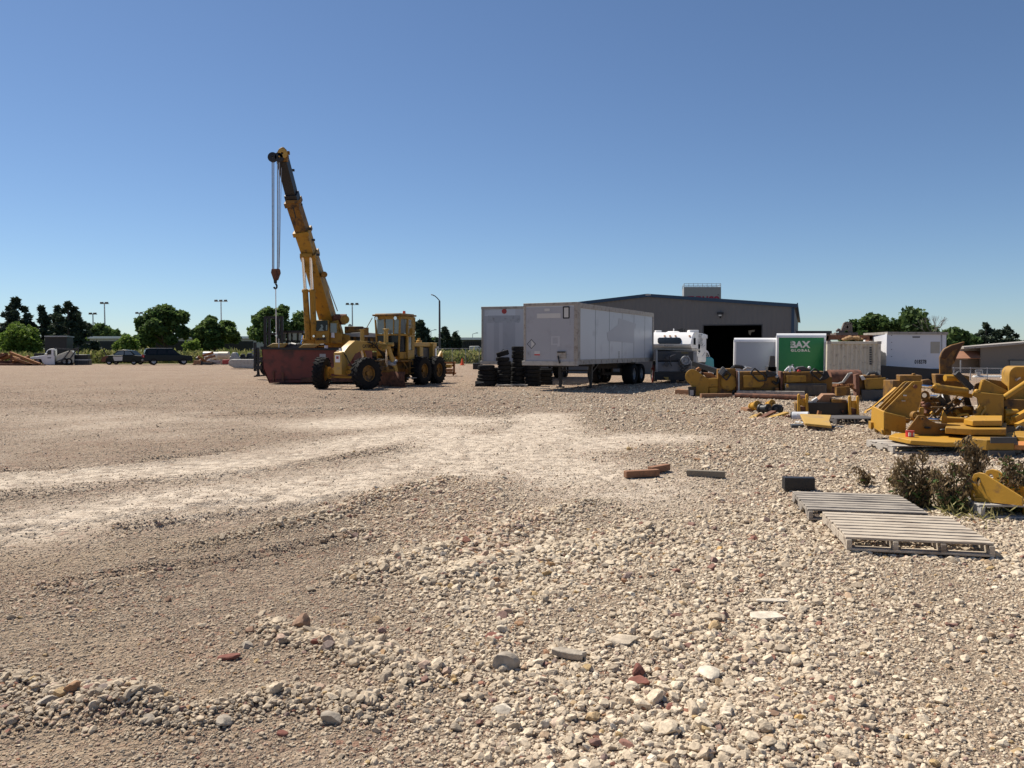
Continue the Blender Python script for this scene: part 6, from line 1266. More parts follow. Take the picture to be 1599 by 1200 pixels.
mb = MB(); mb.bar(PX(1583, 655, 14.1), PX(1620, 634, 14.3), .09, .09); mb.bar(PX(1588, 667, 13.9), PX(1620, 652, 14.0), .09, .12); obj('links', mb, YELN, tk3); mb = MB(); mb.tube([PX(1588, 671, 13.7), PX(1592, 667, 13.7), PX(1597, 669, 13.7), PX(1596, 674, 13.7)], .03); mb.pb(1570, 666, 1600, 676, 14.1, .4); obj('dark_parts', mb, DGRY, tk3)
ramp([(1568, 13.3), (1585, 12.9), (1640, 12.4), (1660, 13.3), (1600, 13.8)], .12, .1, YEL, 'curved yellow arm lying at the right edge beside the plates', 'curved_link', 'machine part'); ramp([(1588, 12.0), (1640, 11.9), (1640, 12.4), (1590, 12.5)], .1, .08, mat('orange_paint', (.55, .22, .06), .5), 'orange plate at the right edge on the timber bed', 'orange_plate')

# ---------------------------------------------------------------- foreground: pallets, block, planks, bracket
P0 = G(1322, 862)
u_ = (G(1552, 873) - P0); rz = math.atan2(u_.y, u_.x); wd = u_.length; bk_ = G(1283, 808) - P0; ln = 1.06
rz = rz + .0
p1 = pallet(1.10, 1.05, 9, 'weathered slatted pallet in the foreground, nearer of the touching pair', (P0.x, P0.y, .012), rz, mat('pale_weathered_wood', (.48, .41, .325), .85, var=.45, scale=3, col2=(.17, .13, .10), amt=.42, scale2=3, bump=.5, bscale=20, stretch=(.8, 5, 3)), .108, None, True, 4, False, .70)
b0 = G(1268, 811)
p2 = pallet(1.07, .98, 8, 'greyer slatted pallet, farther of the touching pair', (b0.x - .07, b0.y - .10, .012), rz + .01, mat('grey_wood', (.37, .325, .27), .85, var=.45, scale=3, col2=(.12, .105, .095), amt=.5, scale2=3, bump=.5, bscale=20, stretch=(.8, 5, 3)), .108, None, True, 4, True, .70)
q = G(1250, 767); mb = MB(); Rb = Matrix.Rotation(-.08, 3, 'Z'); mb.box(q + Vector((0, .07, .078)), (.345, .13, .145), Rb); mb.box(q + Vector((.07, .001, .078)), (.006, .006, .13), Rb); solo('rubber_block', mb, BLK, 'black rectangular block standing behind the foreground pallets', 'block', bev=.006)
a, b = G(976, 747), G(1030, 746); mb = MB(); c_ = Vector((a.x, a.y, .045))
WR = mat('red_brown_wood', (.25, .125, .07), .85, var=.3, scale=7, col2=(.14, .07, .04), amt=.4, bump=.4)
mb.bar(Vector((a.x, a.y, .05)), Vector((b.x, b.y + .1, .05)), .09, .085); solo('wood_post', mb, WR, 'red brown squared timber lying on the gravel', 'timber', bev=.006)
mb = MB(); c0, c1 = G(1016, 741), G(1043, 736); mb.bar(Vector((c0.x, c0.y + .05, .05)), Vector((c1.x, c1.y, .06)), .09, .08); solo('wood_post', mb, WR, 'shorter red brown timber butting against the right end of the first', 'timber', bev=.006)
a, b = G(1074, 745), G(1134, 747.5); mb = MB(); mb.bar(Vector((a.x, a.y + .06, .045)), Vector((b.x, b.y + .05, .045)), .09, .08); solo('wood_post', mb, mat('grey_brown_wood', (.20, .17, .13), .85, var=.3, bump=.4), 'grey brown squared timber right of the red brown ones', 'timber', bev=.006)
# bracket on its pallet
q = G(1530, 808)
pallet(1.2, .8, 5, 'small grey pallet under the yellow double lug bracket', (q.x - .02, q.y - .05, 0), -.07, mat('pale_grey_wood', (.36, .34, .32), .85, var=.25, bump=.4), .13)
lb = thing('lug_bracket', 'bright yellow double lug bracket with round holes on a small pallet', 'bracket', (q.x + .35, q.y + .25, .13))
Yb = q.y + .22
def lug(x0, y0, Yl):
    mb = MB(True); w_, h_ = .48, .29; pts = []
    M_ = Matrix.Translation((x0 - lb.location.x, Yl - lb.location.y, 0)) @ Matrix.Rotation(rad(-56), 4, 'Z')
    out = [(0, 0), (w_ * .98, .02), (w_ * .98, .10), (.16, h_ - .03), (.12, h_ - .005), (.07, h_), (.025, h_ - .02), (0, h_ - .08)]
    hole = [(.065 + .026 * cos(t_), h_ - .082 + .034 * sin(t_)) for t_ in np.linspace(0, 2 * pi, 13)[:-1]]
    bm = bmesh.new(); vo = [bm.verts.new((a, 0, b)) for a, b in out]; vh = [bm.verts.new((a, 0, b)) for a, b in hole]
    es = [bm.edges.new((vo[i], vo[(i + 1) % len(vo)])) for i in range(len(vo))] + [bm.edges.new((vh[i], vh[(i + 1) % len(vh)])) for i in range(len(vh))]
    bmesh.ops.triangle_fill(bm, edges=es, use_beauty=True)
    g_ = bmesh.ops.extrude_face_region(bm, geom=bm.faces[:]); 
    for v_ in g_['geom']:
        if isinstance(v_, bmesh.types.BMVert): v_.co.y += .032
    bmesh.ops.recalc_face_normals(bm, faces=bm.faces); bm.transform(M_)
    me = bpy.data.meshes.new('lug'); bm.to_mesh(me); bm.free(); me.materials.append(YELN); o = bpy.data.objects.new('lug', me); COL.objects.link(o); o.parent = lb
    b_ = o.modifiers.new('bevel', 'BEVEL'); b_.width = .003; b_.limit_method = 'ANGLE'
x0 = PX(1520, 546, Yb).x
lug(x0, 0, Yb - .02); lug(x0 + .26, 0, Yb + .2)
mb = MB(True); mb.prism([(x0 - lb.location.x - .01, Yb - .09 - lb.location.y, 0), (x0 - lb.location.x + .32, Yb - .24 - lb.location.y, 0), (x0 - lb.location.x + .75, Yb - .18 - lb.location.y, 0), (x0 - lb.location.x + .72, Yb + .2 - lb.location.y, 0), (x0 - lb.location.x + .2, Yb + .2 - lb.location.y, 0)], (0, 0, .04)); obj('base_plate', mb, YELN, lb, .004)
mb = MB(); mb.pb(1597, 770, 1640, 806, Yb - .1, .25); solo('yellow_block', mb, YELN, 'yellow block at the right edge beside the lug bracket', 'machine part', bev=.006)

# ---------------------------------------------------------------- foliage
def leafmat(name, c1, c2, tr=.25):
    m = bpy.data.materials.new(name); m.use_nodes = True; nt = m.node_tree; N = nt.nodes; L = nt.links; bs = N['Principled BSDF']; bs.inputs['Roughness'].default_value = .7; bs.inputs['Specular IOR Level'].default_value = .2
    at = N.new('ShaderNodeAttribute'); at.attribute_name = 'tint'; mx = N.new('ShaderNodeMix'); mx.data_type = 'RGBA'; mx.inputs['A'].default_value = (*c1, 1); mx.inputs['B'].default_value = (*c2, 1)
    L.new(at.outputs['Fac'], mx.inputs['Factor']); L.new(mx.outputs['Result'], bs.inputs['Base Color'])
    t_ = N.new('ShaderNodeBsdfTranslucent'); L.new(mx.outputs['Result'], t_.inputs['Color']); a_ = N.new('ShaderNodeMixShader'); a_.inputs[0].default_value = tr
    L.new(bs.outputs[0], a_.inputs[1]); L.new(t_.outputs[0], a_.inputs[2]); L.new(a_.outputs[0], N['Material Output'].inputs['Surface'])
    return m
def leaves(name, P_, size, m_, parent, seed, aspect=1.6, up=0., tint=None, droop=None):
    r = np.random.default_rng(seed); n = len(P_); P_ = np.asarray(P_, float)
    d = r.normal(size=(n, 3)); d[:, 2] = d[:, 2] * (.6 if droop is None else 1) + up; d /= np.linalg.norm(d, axis=1)[:, None]
    if droop is not None: d = d * .5 + np.array([0, 0, -droop]); d /= np.linalg.norm(d, axis=1)[:, None]
    e = np.cross(d, r.normal(size=(n, 3))); e /= np.linalg.norm(e, axis=1)[:, None]
    s_ = size * (.6 + .8 * r.random(n))[:, None]
    v = np.stack([P_ - e * s_ * .5, P_ + d * s_ * aspect * .5 - e * s_ * .1, P_ + e * s_ * .5, P_ - d * s_ * aspect * .5 + e * s_ * .1], 1).reshape(-1, 3)
    R = RM.get(root(parent).name); v = v - np.array(R.translation)
    me = bpy.data.meshes.new(name); me.vertices.add(4 * n); me.vertices.foreach_set('co', v.ravel()); me.loops.add(4 * n); me.loops.foreach_set('vertex_index', np.arange(4 * n, dtype=np.int32)); me.polygons.add(n); me.polygons.foreach_set('loop_start', np.arange(0, 4 * n, 4, dtype=np.int32)); me.update()
    t_ = r.random(n) if tint is None else tint
    at = me.attributes.new('tint', 'FLOAT', 'POINT'); at.data.foreach_set('value', np.repeat(t_, 4).astype(np.float32))
    me.materials.append(m_); o = bpy.data.objects.new(name, me); COL.objects.link(o); o.parent = parent; return o
LF = leafmat('leaf_dark', (.055, .105, .032), (.16, .225, .07), .4); LL = leafmat('leaf_light', (.09, .16, .025), (.21, .28, .06), .4); LP = leafmat('pine_needles', (.026, .046, .028), (.07, .092, .055), .2); LM = leafmat('leaf_mid', (.045, .09, .028), (.13, .19, .06), .35)
BARK = mat('bark', (.12, .09, .07), .9, var=.3, bump=.5)
def tree(px, ytop, wpx, Y, kind, label, seed, group=None, n=2600, cat='tree', ybase=None):
    r = np.random.default_rng(seed); c0 = PX(px, 546, Y); H_ = PX(px, ytop, Y).z; W_ = wpx * Y / F * (1.32 if kind == 'pine' else 1.04)
    t = thing({'pine': 'pine_tree', 'bush': 'shrub'}.get(kind, 'tree'), label, cat, (c0.x, Y, 0), 0, group)
    blobs = []
    if kind == 'pine':
        nl = 13
        for k in range(nl):
            f = k / (nl - 1); z = H_ * (.08 + .88 * f); rr = W_ / 2 * (1 - f) ** .55 * (1.1 if k else .9)
            for j in range(max(2, int(8 * (1 - f) + 2))):
                a = r.random() * 6.28; q = rr * (.4 + .6 * r.random() ** .7); blobs.append((c0.x + cos(a) * q, Y + sin(a) * q, z + q * .12 + r.normal() * H_ * .025, H_ * .058 * (1.3 - .5 * f), .9))
        blobs.append((c0.x, Y, H_ * .965, H_ * .04, 1.6)); mt = LP
    elif kind == 'bush':
        for k in range(16): a = r.random() * 6.28; q = W_ / 2 * (.2 + .55 * r.random()); blobs.append((c0.x + cos(a) * q, Y + sin(a) * q, H_ * (.18 + .62 * r.random() * (1 - q / W_ * .8)), H_ * .2, 1.1)); 
        mt = LL
    else:
        for k in range(34):
            a = r.random() * 6.28; f = r.random(); ph = math.acos(1 - 1.7 * f); q = .80 + .15 * r.random()
            blobs.append((c0.x + W_ / 2 * .82 * sin(ph) * cos(a) * q, Y + W_ / 2 * .8 * sin(ph) * sin(a) * q, H_ * (.56 + .36 * cos(ph) * q), H_ * (.075 + .065 * r.random()), .85))
        for k in range(8): blobs.append((c0.x + r.normal() * W_ * .14, Y + r.normal() * W_ * .14, H_ * (.5 + .3 * r.random()), H_ * .14, .9))
        mt = {'dark': LF, 'mid': LM}[kind]
    pts = []; tn = []
    per = max(20, n // len(blobs))
    for bx, by, bz, br, fl in blobs:
        d = r.normal(size=(per, 3)); d /= np.linalg.norm(d, axis=1)[:, None]; d *= (.55 + .5 * r.random(per) ** .5)[:, None] * br; d[:, 2] *= fl
        pts.append(np.array([bx, by, bz]) + d); tn.append(np.clip(r.normal(.5, .12) + r.normal(size=per) * .22, 0, 1))
    pts = np.concatenate(pts); tn = np.concatenate(tn); k = pts[:, 2] > .05; pts, tn = pts[k], tn[k]
    leaves('crown', pts, {'pine': .30, 'bush': .30}.get(kind, .42) * (Y / 105), mt, t, seed, 2.4 if kind == 'pine' else 1.5, tint=tn)
    mb = MB(); mb.cyl((c0.x, Y, 0), (c0.x, Y, H_ * (.9 if kind == 'pine' else .45)), W_ * .035, W_ * .014, 8)
    if kind != 'pine':
        for b in blobs[::3]: mb.cyl((c0.x, Y, H_ * (.15 + .25 * r.random())), (b[0], b[1], b[2]), W_ * .014, W_ * .005, 5)
    obj('trunk', mb, BARK, t)
    return t
g1 = 'dark pines at the far left'
tree(27, 467, 46, 112, 'pine', 'tallest dark pine at the far left with a rounded top', 11, g1, 4200); tree(66, 481, 34, 114, 'pine', 'greyish middle pine of the dark group at far left', 12, g1, 3600); tree(108, 474, 56, 110, 'pine', 'broad dark pine at the right of the far left group', 13, g1, 5200); tree(92, 482, 34, 118, 'pine', 'narrow dark pine tucked behind the broad one', 14, g1, 3000); tree(-12, 490, 40, 112, 'pine', 'dark pine cut off by the left edge of the photo', 15, g1, 2600)
tree(29, 499, 56, 100, 'bush', 'bright green young tree in front of the far left pines', 16, None, 4200, 'tree')
tree(258, 476, 88, 118, 'dark', 'largest round leafy tree above the dark parked cars', 21, 'round leafy trees along the far fence', 6500); tree(338, 493, 74, 118, 'dark', 'round leafy tree above the pile with white tanks', 22, 'round leafy trees along the far fence', 5200); tree(437, 474, 98, 112, 'dark', 'round leafy tree partly behind the crane and forklift', 23, 'round leafy trees along the far fence', 6500)
tree(196, 516, 34, 104, 'bush', 'light green bushy shrub above the classic car', 24, None, 2600, 'shrub'); tree(222, 520, 34, 122, 'mid', 'small green tree at the left foot of the largest tree', 25, None, 1600); tree(300, 524, 22, 110, 'bush', 'light green shrub between the two largest leafy trees', 26, None, 1400, 'shrub'); tree(156, 504, 40, 190, 'dark', 'distant round dark tree behind the two light poles', 27, None, 1800); tree(183, 513, 26, 190, 'dark', 'smaller distant tree right of the distant round one', 28, None, 1200)
tree(657, 502, 30, 105, 'pine', 'dark conifer right behind the grader cab', 31, None, 3400); tree(694, 513, 26, 105, 'pine', 'dark conifer beside the street lamp post', 32, None, 3000); tree(711, 521, 20, 106, 'pine', 'small rounded conifer right of the street lamp', 33, None, 2200); tree(672, 525, 34, 125, 'mid', 'dull green tree between the conifers by the lamp', 34, None, 1800)
tree(1356, 486, 92, 70, 'mid', 'broad green tree rising behind the beige container', 41, None, 6500); tree(1425, 475, 48, 68, 'mid', 'tall thin-crowned tree behind the white storage trailer', 42, None, 2600); tree(1447, 505, 74, 70, 'mid', 'low green tree mass right behind the storage trailer roof', 43, None, 4200); tree(1488, 507, 44, 72, 'mid', 'dark green tree above the ripper tip', 44, None, 3200); tree(1515, 522, 34, 74, 'mid', 'small light tree left of the right-hand pines', 45, None, 2000)
tree(1539, 508, 40, 76, 'pine', 'left pine of the pair above the tan building', 46, None, 3200); tree(1572, 512, 44, 76, 'pine', 'right pine of the pair above the tan building', 47, None, 3200)
bt = thing('bare_tree', 'bare leafless twigs sticking up beside the thin-crowned tree', 'tree', base(1455, 66)); mb = MB(); r_ = random.Random(2)
def twig(p, d, L0, r0, k):
    q = p + d * L0; mb.cyl(p, q, r0, r0 * .6, 5)
    if k:
        for _ in range(3): twig(q, (d + Vector((r_.gauss(0, .4), r_.gauss(0, .3), r_.uniform(-.1, .4)))).normalized(), L0 * .72, r0 * .6, k - 1)
twig(Vector((bt.location.x, 66, 0)), Vector((.05, 0, 1)), 1.7, .07, 0)
for s_ in (-.25, .1, .4): twig(Vector((bt.location.x, 66, 1.7)), Vector((s_, 0, 1)).normalized(), 1.1, .04, 3)
obj('branches', mb, mat('bare_bark', (.22, .19, .17), .9), bt)
# tall weeds strip: nobody could count it
r = np.random.default_rng(5); n = 52000; xw = r.uniform(-95, 35, n); yw = 94 + 9 * r.random(n) + 2 * np.sin(xw * .15)
hw = (.9 + 1.3 * fbm(xw, yw, .25, 3) ** 1.2) * np.clip(r.random(n) ** .4, .2, 1)
wt = bpy.data.objects.new('weeds', None)
zw = hw * r.random(n) ** .6
WD = leafmat('weeds_green', (.13, .17, .04), (.32, .29, .12), .4)
RM['weeds_'] = Matrix.Identity(4)
def loose(name, P_, size, m_, seed, aspect, up, label, cat):
    e_ = bpy.data.objects.new('tmp', None); RM['tmp'] = Matrix.Identity(4); e_.name = 'tmp'; RM[e_.name] = Matrix.Identity(4)
    o = leaves(name, P_, size, m_, e_, seed, aspect, up); o.parent = None; bpy.data.objects.remove(e_); return tag(o, label, cat, kind='stuff')
loose('weeds', np.stack([xw, yw, zw], 1), .2, WD, 6, 3.2, 1.5, 'tall green and straw weeds along the far edge of the yard', 'weeds')
# dead weeds in the foreground
DEAD = leafmat('dead_leaf', (.12, .082, .042), (.28, .20, .105), .3); GRNW = leafmat('weed_leaf', (.04, .08, .02), (.12, .17, .05), .3)
def dead_weed(px, py, hpx, wpx, label, seed, ns=14, green=.12, lean=0):
    g_ = G(px, py); t = thing('dead_weed', label, 'weed', (g_.x, g_.y, 0)); r = random.Random(seed); H_ = 1.05 * hpx * g_.y / F; W_ = wpx * g_.y / F
    mb = MB(); pts = []; gp = []
    for k in range(ns):
        a = r.random() * 6.28; q = r.random() ** .6 * W_ / 2; b = Vector((g_.x + cos(a) * q * .35, g_.y + sin(a) * q * .3, 0)); h_ = H_ * r.uniform(.3, 1) * (1.1 - .35 * q / (W_ / 2))
        c_ = [b]; tip = Vector((g_.x + cos(a) * q + lean * h_, g_.y + sin(a) * q * .6, h_))
        for j in range(1, 6): f = j / 5; p = b.lerp(tip, f) + Vector((r.gauss(0, .012), r.gauss(0, .012), .05 * H_ * sin(pi * f))); c_.append(p)
        c_.append(tip + Vector((cos(a) * .05, 0, -.06))); mb.tube(c_, .004 + .002 * r.random(), 5)
        for j in range(1, 7):
            for _ in range(int(17 * min(1.6, H_ / .5))):
                p = c_[j - 1].lerp(c_[j], r.random()) + Vector((r.gauss(0, .03), r.gauss(0, .03), -abs(r.gauss(0, .04))))
                if p.z > .01: (gp if r.random() < green * (2 if p.z < H_ * .35 else .6) else pts).append(p)
    obj('stems', mb, mat('dead_stem', (.10, .065, .04), .9) if 'dead_stem' not in bpy.data.materials else bpy.data.materials['dead_stem'], t)
    leaves('leaves', pts, .017, DEAD, t, seed, 3.2, droop=.6)
    if gp: leaves('green_leaves', gp, .024, GRNW, t, seed + 1, 2.6)
dead_weed(1434, 792, 92, 68, 'bushy dead brown weed at the left of the weed clump', 61, 22, .06); dead_weed(1484, 800, 74, 70, 'lower dead weed with green leaves beside the yellow lug bracket', 62, 20, .2); dead_weed(1515, 775, 100, 46, 'tallest dead brown weed reaching up before the yellow plates', 63, 12, .02); dead_weed(1588, 800, 98, 62, 'dark weed with green leaves at the right edge behind the bracket', 64, 18, .2); dead_weed(1352, 757, 32, 24, 'lone little dead weed behind the foreground pallets', 65, 6, .05, -.3); dead_weed(1402, 762, 40, 24, 'thin dead weed just left of the bushy one', 66, 6, .05)
loose('grass_blades', np.array([[G(1500 + r_.gauss(0, 26), 800).x, G(1500, 800 + r_.gauss(0, 8)).y, abs(r_.gauss(0, .06))] for _ in range(420)]), .012, leafmat('straw', (.22, .2, .07), (.5, .45, .2), .3), 8, 9, 1.2, 'thin green and straw grass among the dead weeds', 'grass')

# ---------------------------------------------------------------- far left yard
def carbody(name, label, cat, px0, px1, Y, yaw, L_len, prof, green, roofprof, mbody, wheels, R, width=1.75, group=None):
    g_ = PX((px0 + px1) / 2, 546, Y); t = thing(name, label, cat, (g_.x, Y, 0), yaw, group); h = width / 2
    m = L_(); m.prism([(x, -h, z) for x, z in prof], (0, width, 0)); obj('body', m, mbody, t, .06)
    m = L_(); n = len(roofprof); lo = [Vector((x, -h * .92, z)) for x, z in roofprof]; 
    for p in lo: p.y = -h * (.96 - .22 * max(0, (p.z - prof[0][1] * 0 - green) / .5))
    vs = lo + [Vector((p.x, -p.y, p.z)) for p in lo]; m.add(vs, [list(range(n)), list(range(2 * n - 1, n - 1, -1))] + [(i, i + n, (i + 1) % n + n, (i + 1) % n) for i in range(n)]); obj('cabin', m, mbody, t, .03)
    for x in wheels:
        for s_ in (1, -1): wheel(t, (x, s_ * (h - .1), R), (0, s_, 0), R, .22, R * .58, RUB, STEEL, 0)
    return t, h
NAVY = mat('dark_teal_paint', (.008, .016, .02), .3, var=.1, spec=.2); DKG = mat('dark_green_paint', (.010, .015, .012), .35, var=.15, spec=.2, col2=(.16, .07, .04), amt=.15, scale2=1.2)
# suv, rear-left quarter towards us, nose away to the right
yaw = rad(30)
t, h = carbody('parked_suv', 'dark teal estate SUV parked right of the classic car', 'SUV', 224, 299, 84, yaw, 4.8, [(-2.35, .42), (2.35, .42), (2.42, .6), (2.35, .95), (1.2, 1.08), (-2.3, 1.12), (-2.42, .7)], 1.05, [(-2.28, 1.1), (1.25, 1.06), (.45, 1.72), (-1.9, 1.76), (-2.15, 1.7)], NAVY, (-1.45, 1.5), .37)
for s_ in (1, -1):
    for xs in ((-2.0, -1.15), (-1.05, -.2), (-.1, .8)):
        m = L_(); k = .1; m.prism([(xs[0], s_ * h * .93, 1.16), (xs[1] + (.25 if xs[1] > .5 else 0), s_ * h * .93, 1.16), (xs[1] - (.15 if xs[1] > .5 else 0), s_ * h * .80, 1.62), (xs[0] + .05, s_ * h * .80, 1.62)], (0, s_ * .02, 0)); obj('window', m, GLS, t)
m = L_(); m.prism([(-2.27, -.7, 1.2), (-2.27, .7, 1.2), (-2.17, .62, 1.6), (-2.17, -.62, 1.6)], (-.03, 0, 0)); obj('rear_window', m, GLS, t)
for s_ in (1, -1): m = L_(); m.bb(-2.43, -2.36, s_ * .8 - .07, s_ * .8 + .07, .8, 1.1); obj('tail_light', m, RED, t)
m = L_(); m.bb(-2.5, -2.38, -.85, .85, .42, .6); obj('bumper', m, DGRY, t); m = L_(); m.bb(-1.9, .4, -.66, -.62, 1.76, 1.80); m.bb(-1.9, .4, .62, .66, 1.76, 1.80); obj('roof_rack', m, STEEL, t)
# classic car, side on, nose left
t, h = carbody('classic_car', 'dark rusty classic car with a pale side cove at the far left', 'classic car', 164, 226, 84.5, 0, 4.3, [(-2.1, .3), (2.1, .3), (2.2, .6), (2.1, .95), (1.2, 1.05), (-.9, 1.06), (-1.7, .98), (-2.12, .75), (-2.2, .5)], 1.0, [(-1.05, 1.02), (1.5, 1.02), (.95, 1.52), (.1, 1.62), (-.55, 1.5)], DKG, (-1.35, 1.3), .33, 1.65)
m = L_(); m.prism([(-.9, -h - .004, .85), (.15, -h - .004, .9), (.1, -h - .004, .45), (-.75, -h - .004, .42)], (0, .01, 0)); obj('side_cove', m, PALE, t); m = L_(); m.prism([(-.85, -h - .012, .93), (.15, -h - .012, 1.0), (.15, -h - .012, 1.04), (-.85, -h - .012, .98)], (0, .01, 0)); obj('chrome_strip', m, CHR, t)
m = L_(); m.prism([(-.85, -h * .95, 1.07), (.25, -h * .95, 1.07), (.2, -h * .78, 1.5), (-.4, -h * .8, 1.42)], (0, .03, 0)); m.prism([(.35, -h * .95, 1.07), (1.3, -h * .95, 1.07), (.9, -h * .8, 1.42), (.3, -h * .78, 1.5)], (0, .03, 0)); obj('window', m, GLL, t)
m = L_(); m.prism([(-2.2, -h - .005, .35), (-1.72, -h - .005, .35), (-1.6, -h - .005, .75), (-1.35, -h - .005, .85), (-1.5, -h - .005, .98), (-2.0, -h - .005, .85)], (0, .008, 0)); obj('rusty_wing', m, RST, t)
# white wrecker
wk = thing('white_truck', 'white derelict wrecker truck with a pale body and lifting frame', 'truck', base(85, 83)); Yw = 82.5
yk(WHT, 'cab', wk, [[(70, 570), (66, 566), (64, 561), (47, 561.5), (47, 558), (60, 556.3), (69, 555.3), (74, 547), (78, 545), (85, 544.8), (85.5, 570)]], Yw, 1.7, .05); yk(GLS, 'window', wk, [[(71, 554.5), (75, 547.3), (80, 546.8), (80, 554)]], Yw - .02, .05); yk(GLL, 'window', wk, [[(83.8, 556), (83.5, 547), (86.5, 548), (87, 556.5)]], Yw - .02, .05); yk(BLK, 'handle', wk, [[(74, 558.5), (79.5, 558.5), (79.5, 559.8), (74, 559.8)]], Yw - .02, .05); yk(CHR, 'mirror', wk, [[(69.5, 552), (73.5, 551.5), (73.5, 554), (70, 554)]], Yw - .2, .1)
yk(mat('cream_paint', (.55, .53, .44), .5), 'tow_body', wk, [[(89, 566), (88, 556), (91, 554), (106, 548.5), (112, 548), (115, 552), (115, 566), (110, 569), (107, 562), (102, 560), (97, 566)]], Yw + .1, 1.6, .04); yk(BLK, 'chassis', wk, [[(85, 565), (112, 566), (112, 570.5), (85, 570)]], Yw + .2, 1.4)
mb = MB(); mb.bar(PX(88, 565, Yw - .1), PX(97, 562, Yw - .1), .1, .1); mb.bar(PX(95, 566, Yw - .1), PX(110, 547, Yw - .1), .1, .1); mb.bar(PX(110, 560, Yw - .1), PX(120, 545, Yw - .1), .1, .1); mb.bar(PX(86, 544.5, Yw), PX(112, 546, Yw), .1, .1); mb.bar(PX(110, 547, Yw - .1), PX(122, 543.5, Yw - .1), .1, .1); mb.bar(PX(122, 543.5, Yw), PX(122, 556, Yw), .08, .08); obj('lifting_frame', mb, DGRY, wk)
for x_ in (58, 100, 107): q = PX(x_, 560, Yw); wheel(wk, (q.x, Yw + .15, .38), (0, -1, 0), .38, .25, .2, RUB, GRY, 0, local=False)
mb = MB(); mb.pb(70, 526, 104, 552, 92, 5); o = thing('black_tank', 'black square hopper tank behind the white wrecker truck', 'tank', base(87, 92)); obj('tank', mb, BLK, o); mb = MB(); mb.pb(69, 524.5, 105, 526.5, 91.7, 5.6); obj('top_edge', mb, GRY, o); mb = MB(); mb.pb(72, 552, 75, 567, 92, .3); mb.pb(99, 552, 102, 567, 92, .3); obj('leg', mb, BLK, o)
mb = MB(); mb.pb(53, 552, 70, 557.5, 86, 1.5); mb.pb(55, 557, 57, 569, 86.2, .2); mb.pb(66, 557, 68, 569, 86.2, .2); solo('dark_platform', mb, BLK, 'dark flat platform just behind the white hood', 'platform')
mb = MB(); mb.pb(117, 554, 137, 562, 83.2, 2); bt_ = thing('tipper_box', 'black tipper box on a grey base right of the white truck', 'tipper box', base(127, 83)); obj('box', mb, BLK, bt_, .05); mb = MB(); mb.pb(116, 561.5, 138, 563, 83, 2.2); obj('edge', mb, STEEL, bt_); mb = MB(); mb.pb(116, 563, 139, 571, 83.1, 2)
for k in range(6): mb.pb(118 + 3.5 * k, 564, 119.5 + 3.5 * k, 570, 83.0, .1)
obj('base_frame', mb, DGRY, bt_)
# rusty beams heap
bl = [((-30, 571), (70, 573), 1), ((-30, 566), (60, 570), 1), ((0, 559), (14, 556), 0), ((0, 563), (17, 556.5), 0), ((16, 551), (62, 569), 0), ((17, 566), (45, 557), 0), ((2, 553), (30, 561), 0), ((10, 566), (40, 561), 1), ((20, 560), (52, 571), 0), ((0, 569), (30, 562), 1), ((-25, 556), (6, 566), 0), ((-20, 567), (10, 553), 1)]
for k, (a, b, d_) in enumerate(bl):
    mb = MB(); mb.bar(PX(*a, 80.5 + (k % 4) * .7), PX(*b, 80.5 + (k * 3 % 4) * .7), .35, .22 if k > 1 else .5); solo('steel_beam', mb, [RSTO, RST][d_], 'rusty steel beam in the tangled heap at the far left edge', 'steel beam', 'rusty beams heaped at the far left')
mb = MB(); mb.pb(16, 548, 18.5, 566, 81, .3); solo('steel_post', mb, RST, 'short dark post standing up in the rusty beam heap', 'post')
# pile with tanks
for k, (x0, x1, yc, rr) in enumerate(((318, 332, 553.5, 4), (331, 343, 556, 6), (342, 357, 555.5, 6))):
    Y_ = 88 - k; mb = MB(); mb.cyl(PX(x0, yc, Y_), PX(x1, yc, Y_), rr * Y_ / F, n=18); c_ = PX(x1, yc, Y_); mb.ball(c_, (rr * .3 * Y_ / F, rr * Y_ / F, rr * Y_ / F), 14, 8); a_ = PX((x0 + x1) / 2, yc, Y_); mb.bb(a_.x - .4, a_.x + .4, Y_ - .15, Y_ + .15, 0, a_.z); solo('storage_tank', mb, [WHT, PALE, mat('cream_tank', (.58, .50, .38), .5)][k], ['long white tank at the left of the three tanks by the parts pile', 'middle pale tank of the three by the parts pile', 'cream tank with a rounded end, right of the three tanks'][k], 'tank')
pp_ = [(302, 570, 314, 563), (308, 558, 316, 569), (313, 570, 330, 553), (316, 556, 333, 551), (318, 568, 338, 562), (325, 570, 340, 565), (328, 563, 345, 566), (309, 557, 322, 566), (320, 560, 336, 556), (305, 567, 330, 568.5)]
for k, a in enumerate(pp_): mb = MB(); mb.bar(PX(a[0], a[1], 83 + k % 3), PX(a[2], a[3], 83.5 + k % 3), .3, .25); solo('scrap_bar', mb, [WOODB, DGRY, CONC, RSTO][k % 4], ['brown', 'dark grey', 'pale grey', 'rusty orange'][k % 4] + ' bar in the scrap pile left of the white tanks', 'scrap bar', 'scrap bars left of the white tanks')
mb = MB(); mb.pb(302, 563, 313, 570, 82.6, .8); solo('tan_crate', mb, WOODB, 'tan crate at the left end of the scrap pile', 'crate'); mb = MB(); mb.pb(347, 562, 358, 569, 82.5, 1); solo('red_trough', mb, REDD, 'small dark red trough beside the grey barrier', 'trough', bev=.05)
mb = MB(); mb.pp([(357, 565), (360, 561.5), (396, 561.5), (396, 576), (366, 575), (357, 571)], 66, 1.2); solo('concrete_barrier', mb, CONC, 'long grey concrete block left of the black rack', 'concrete block', bev=.06)
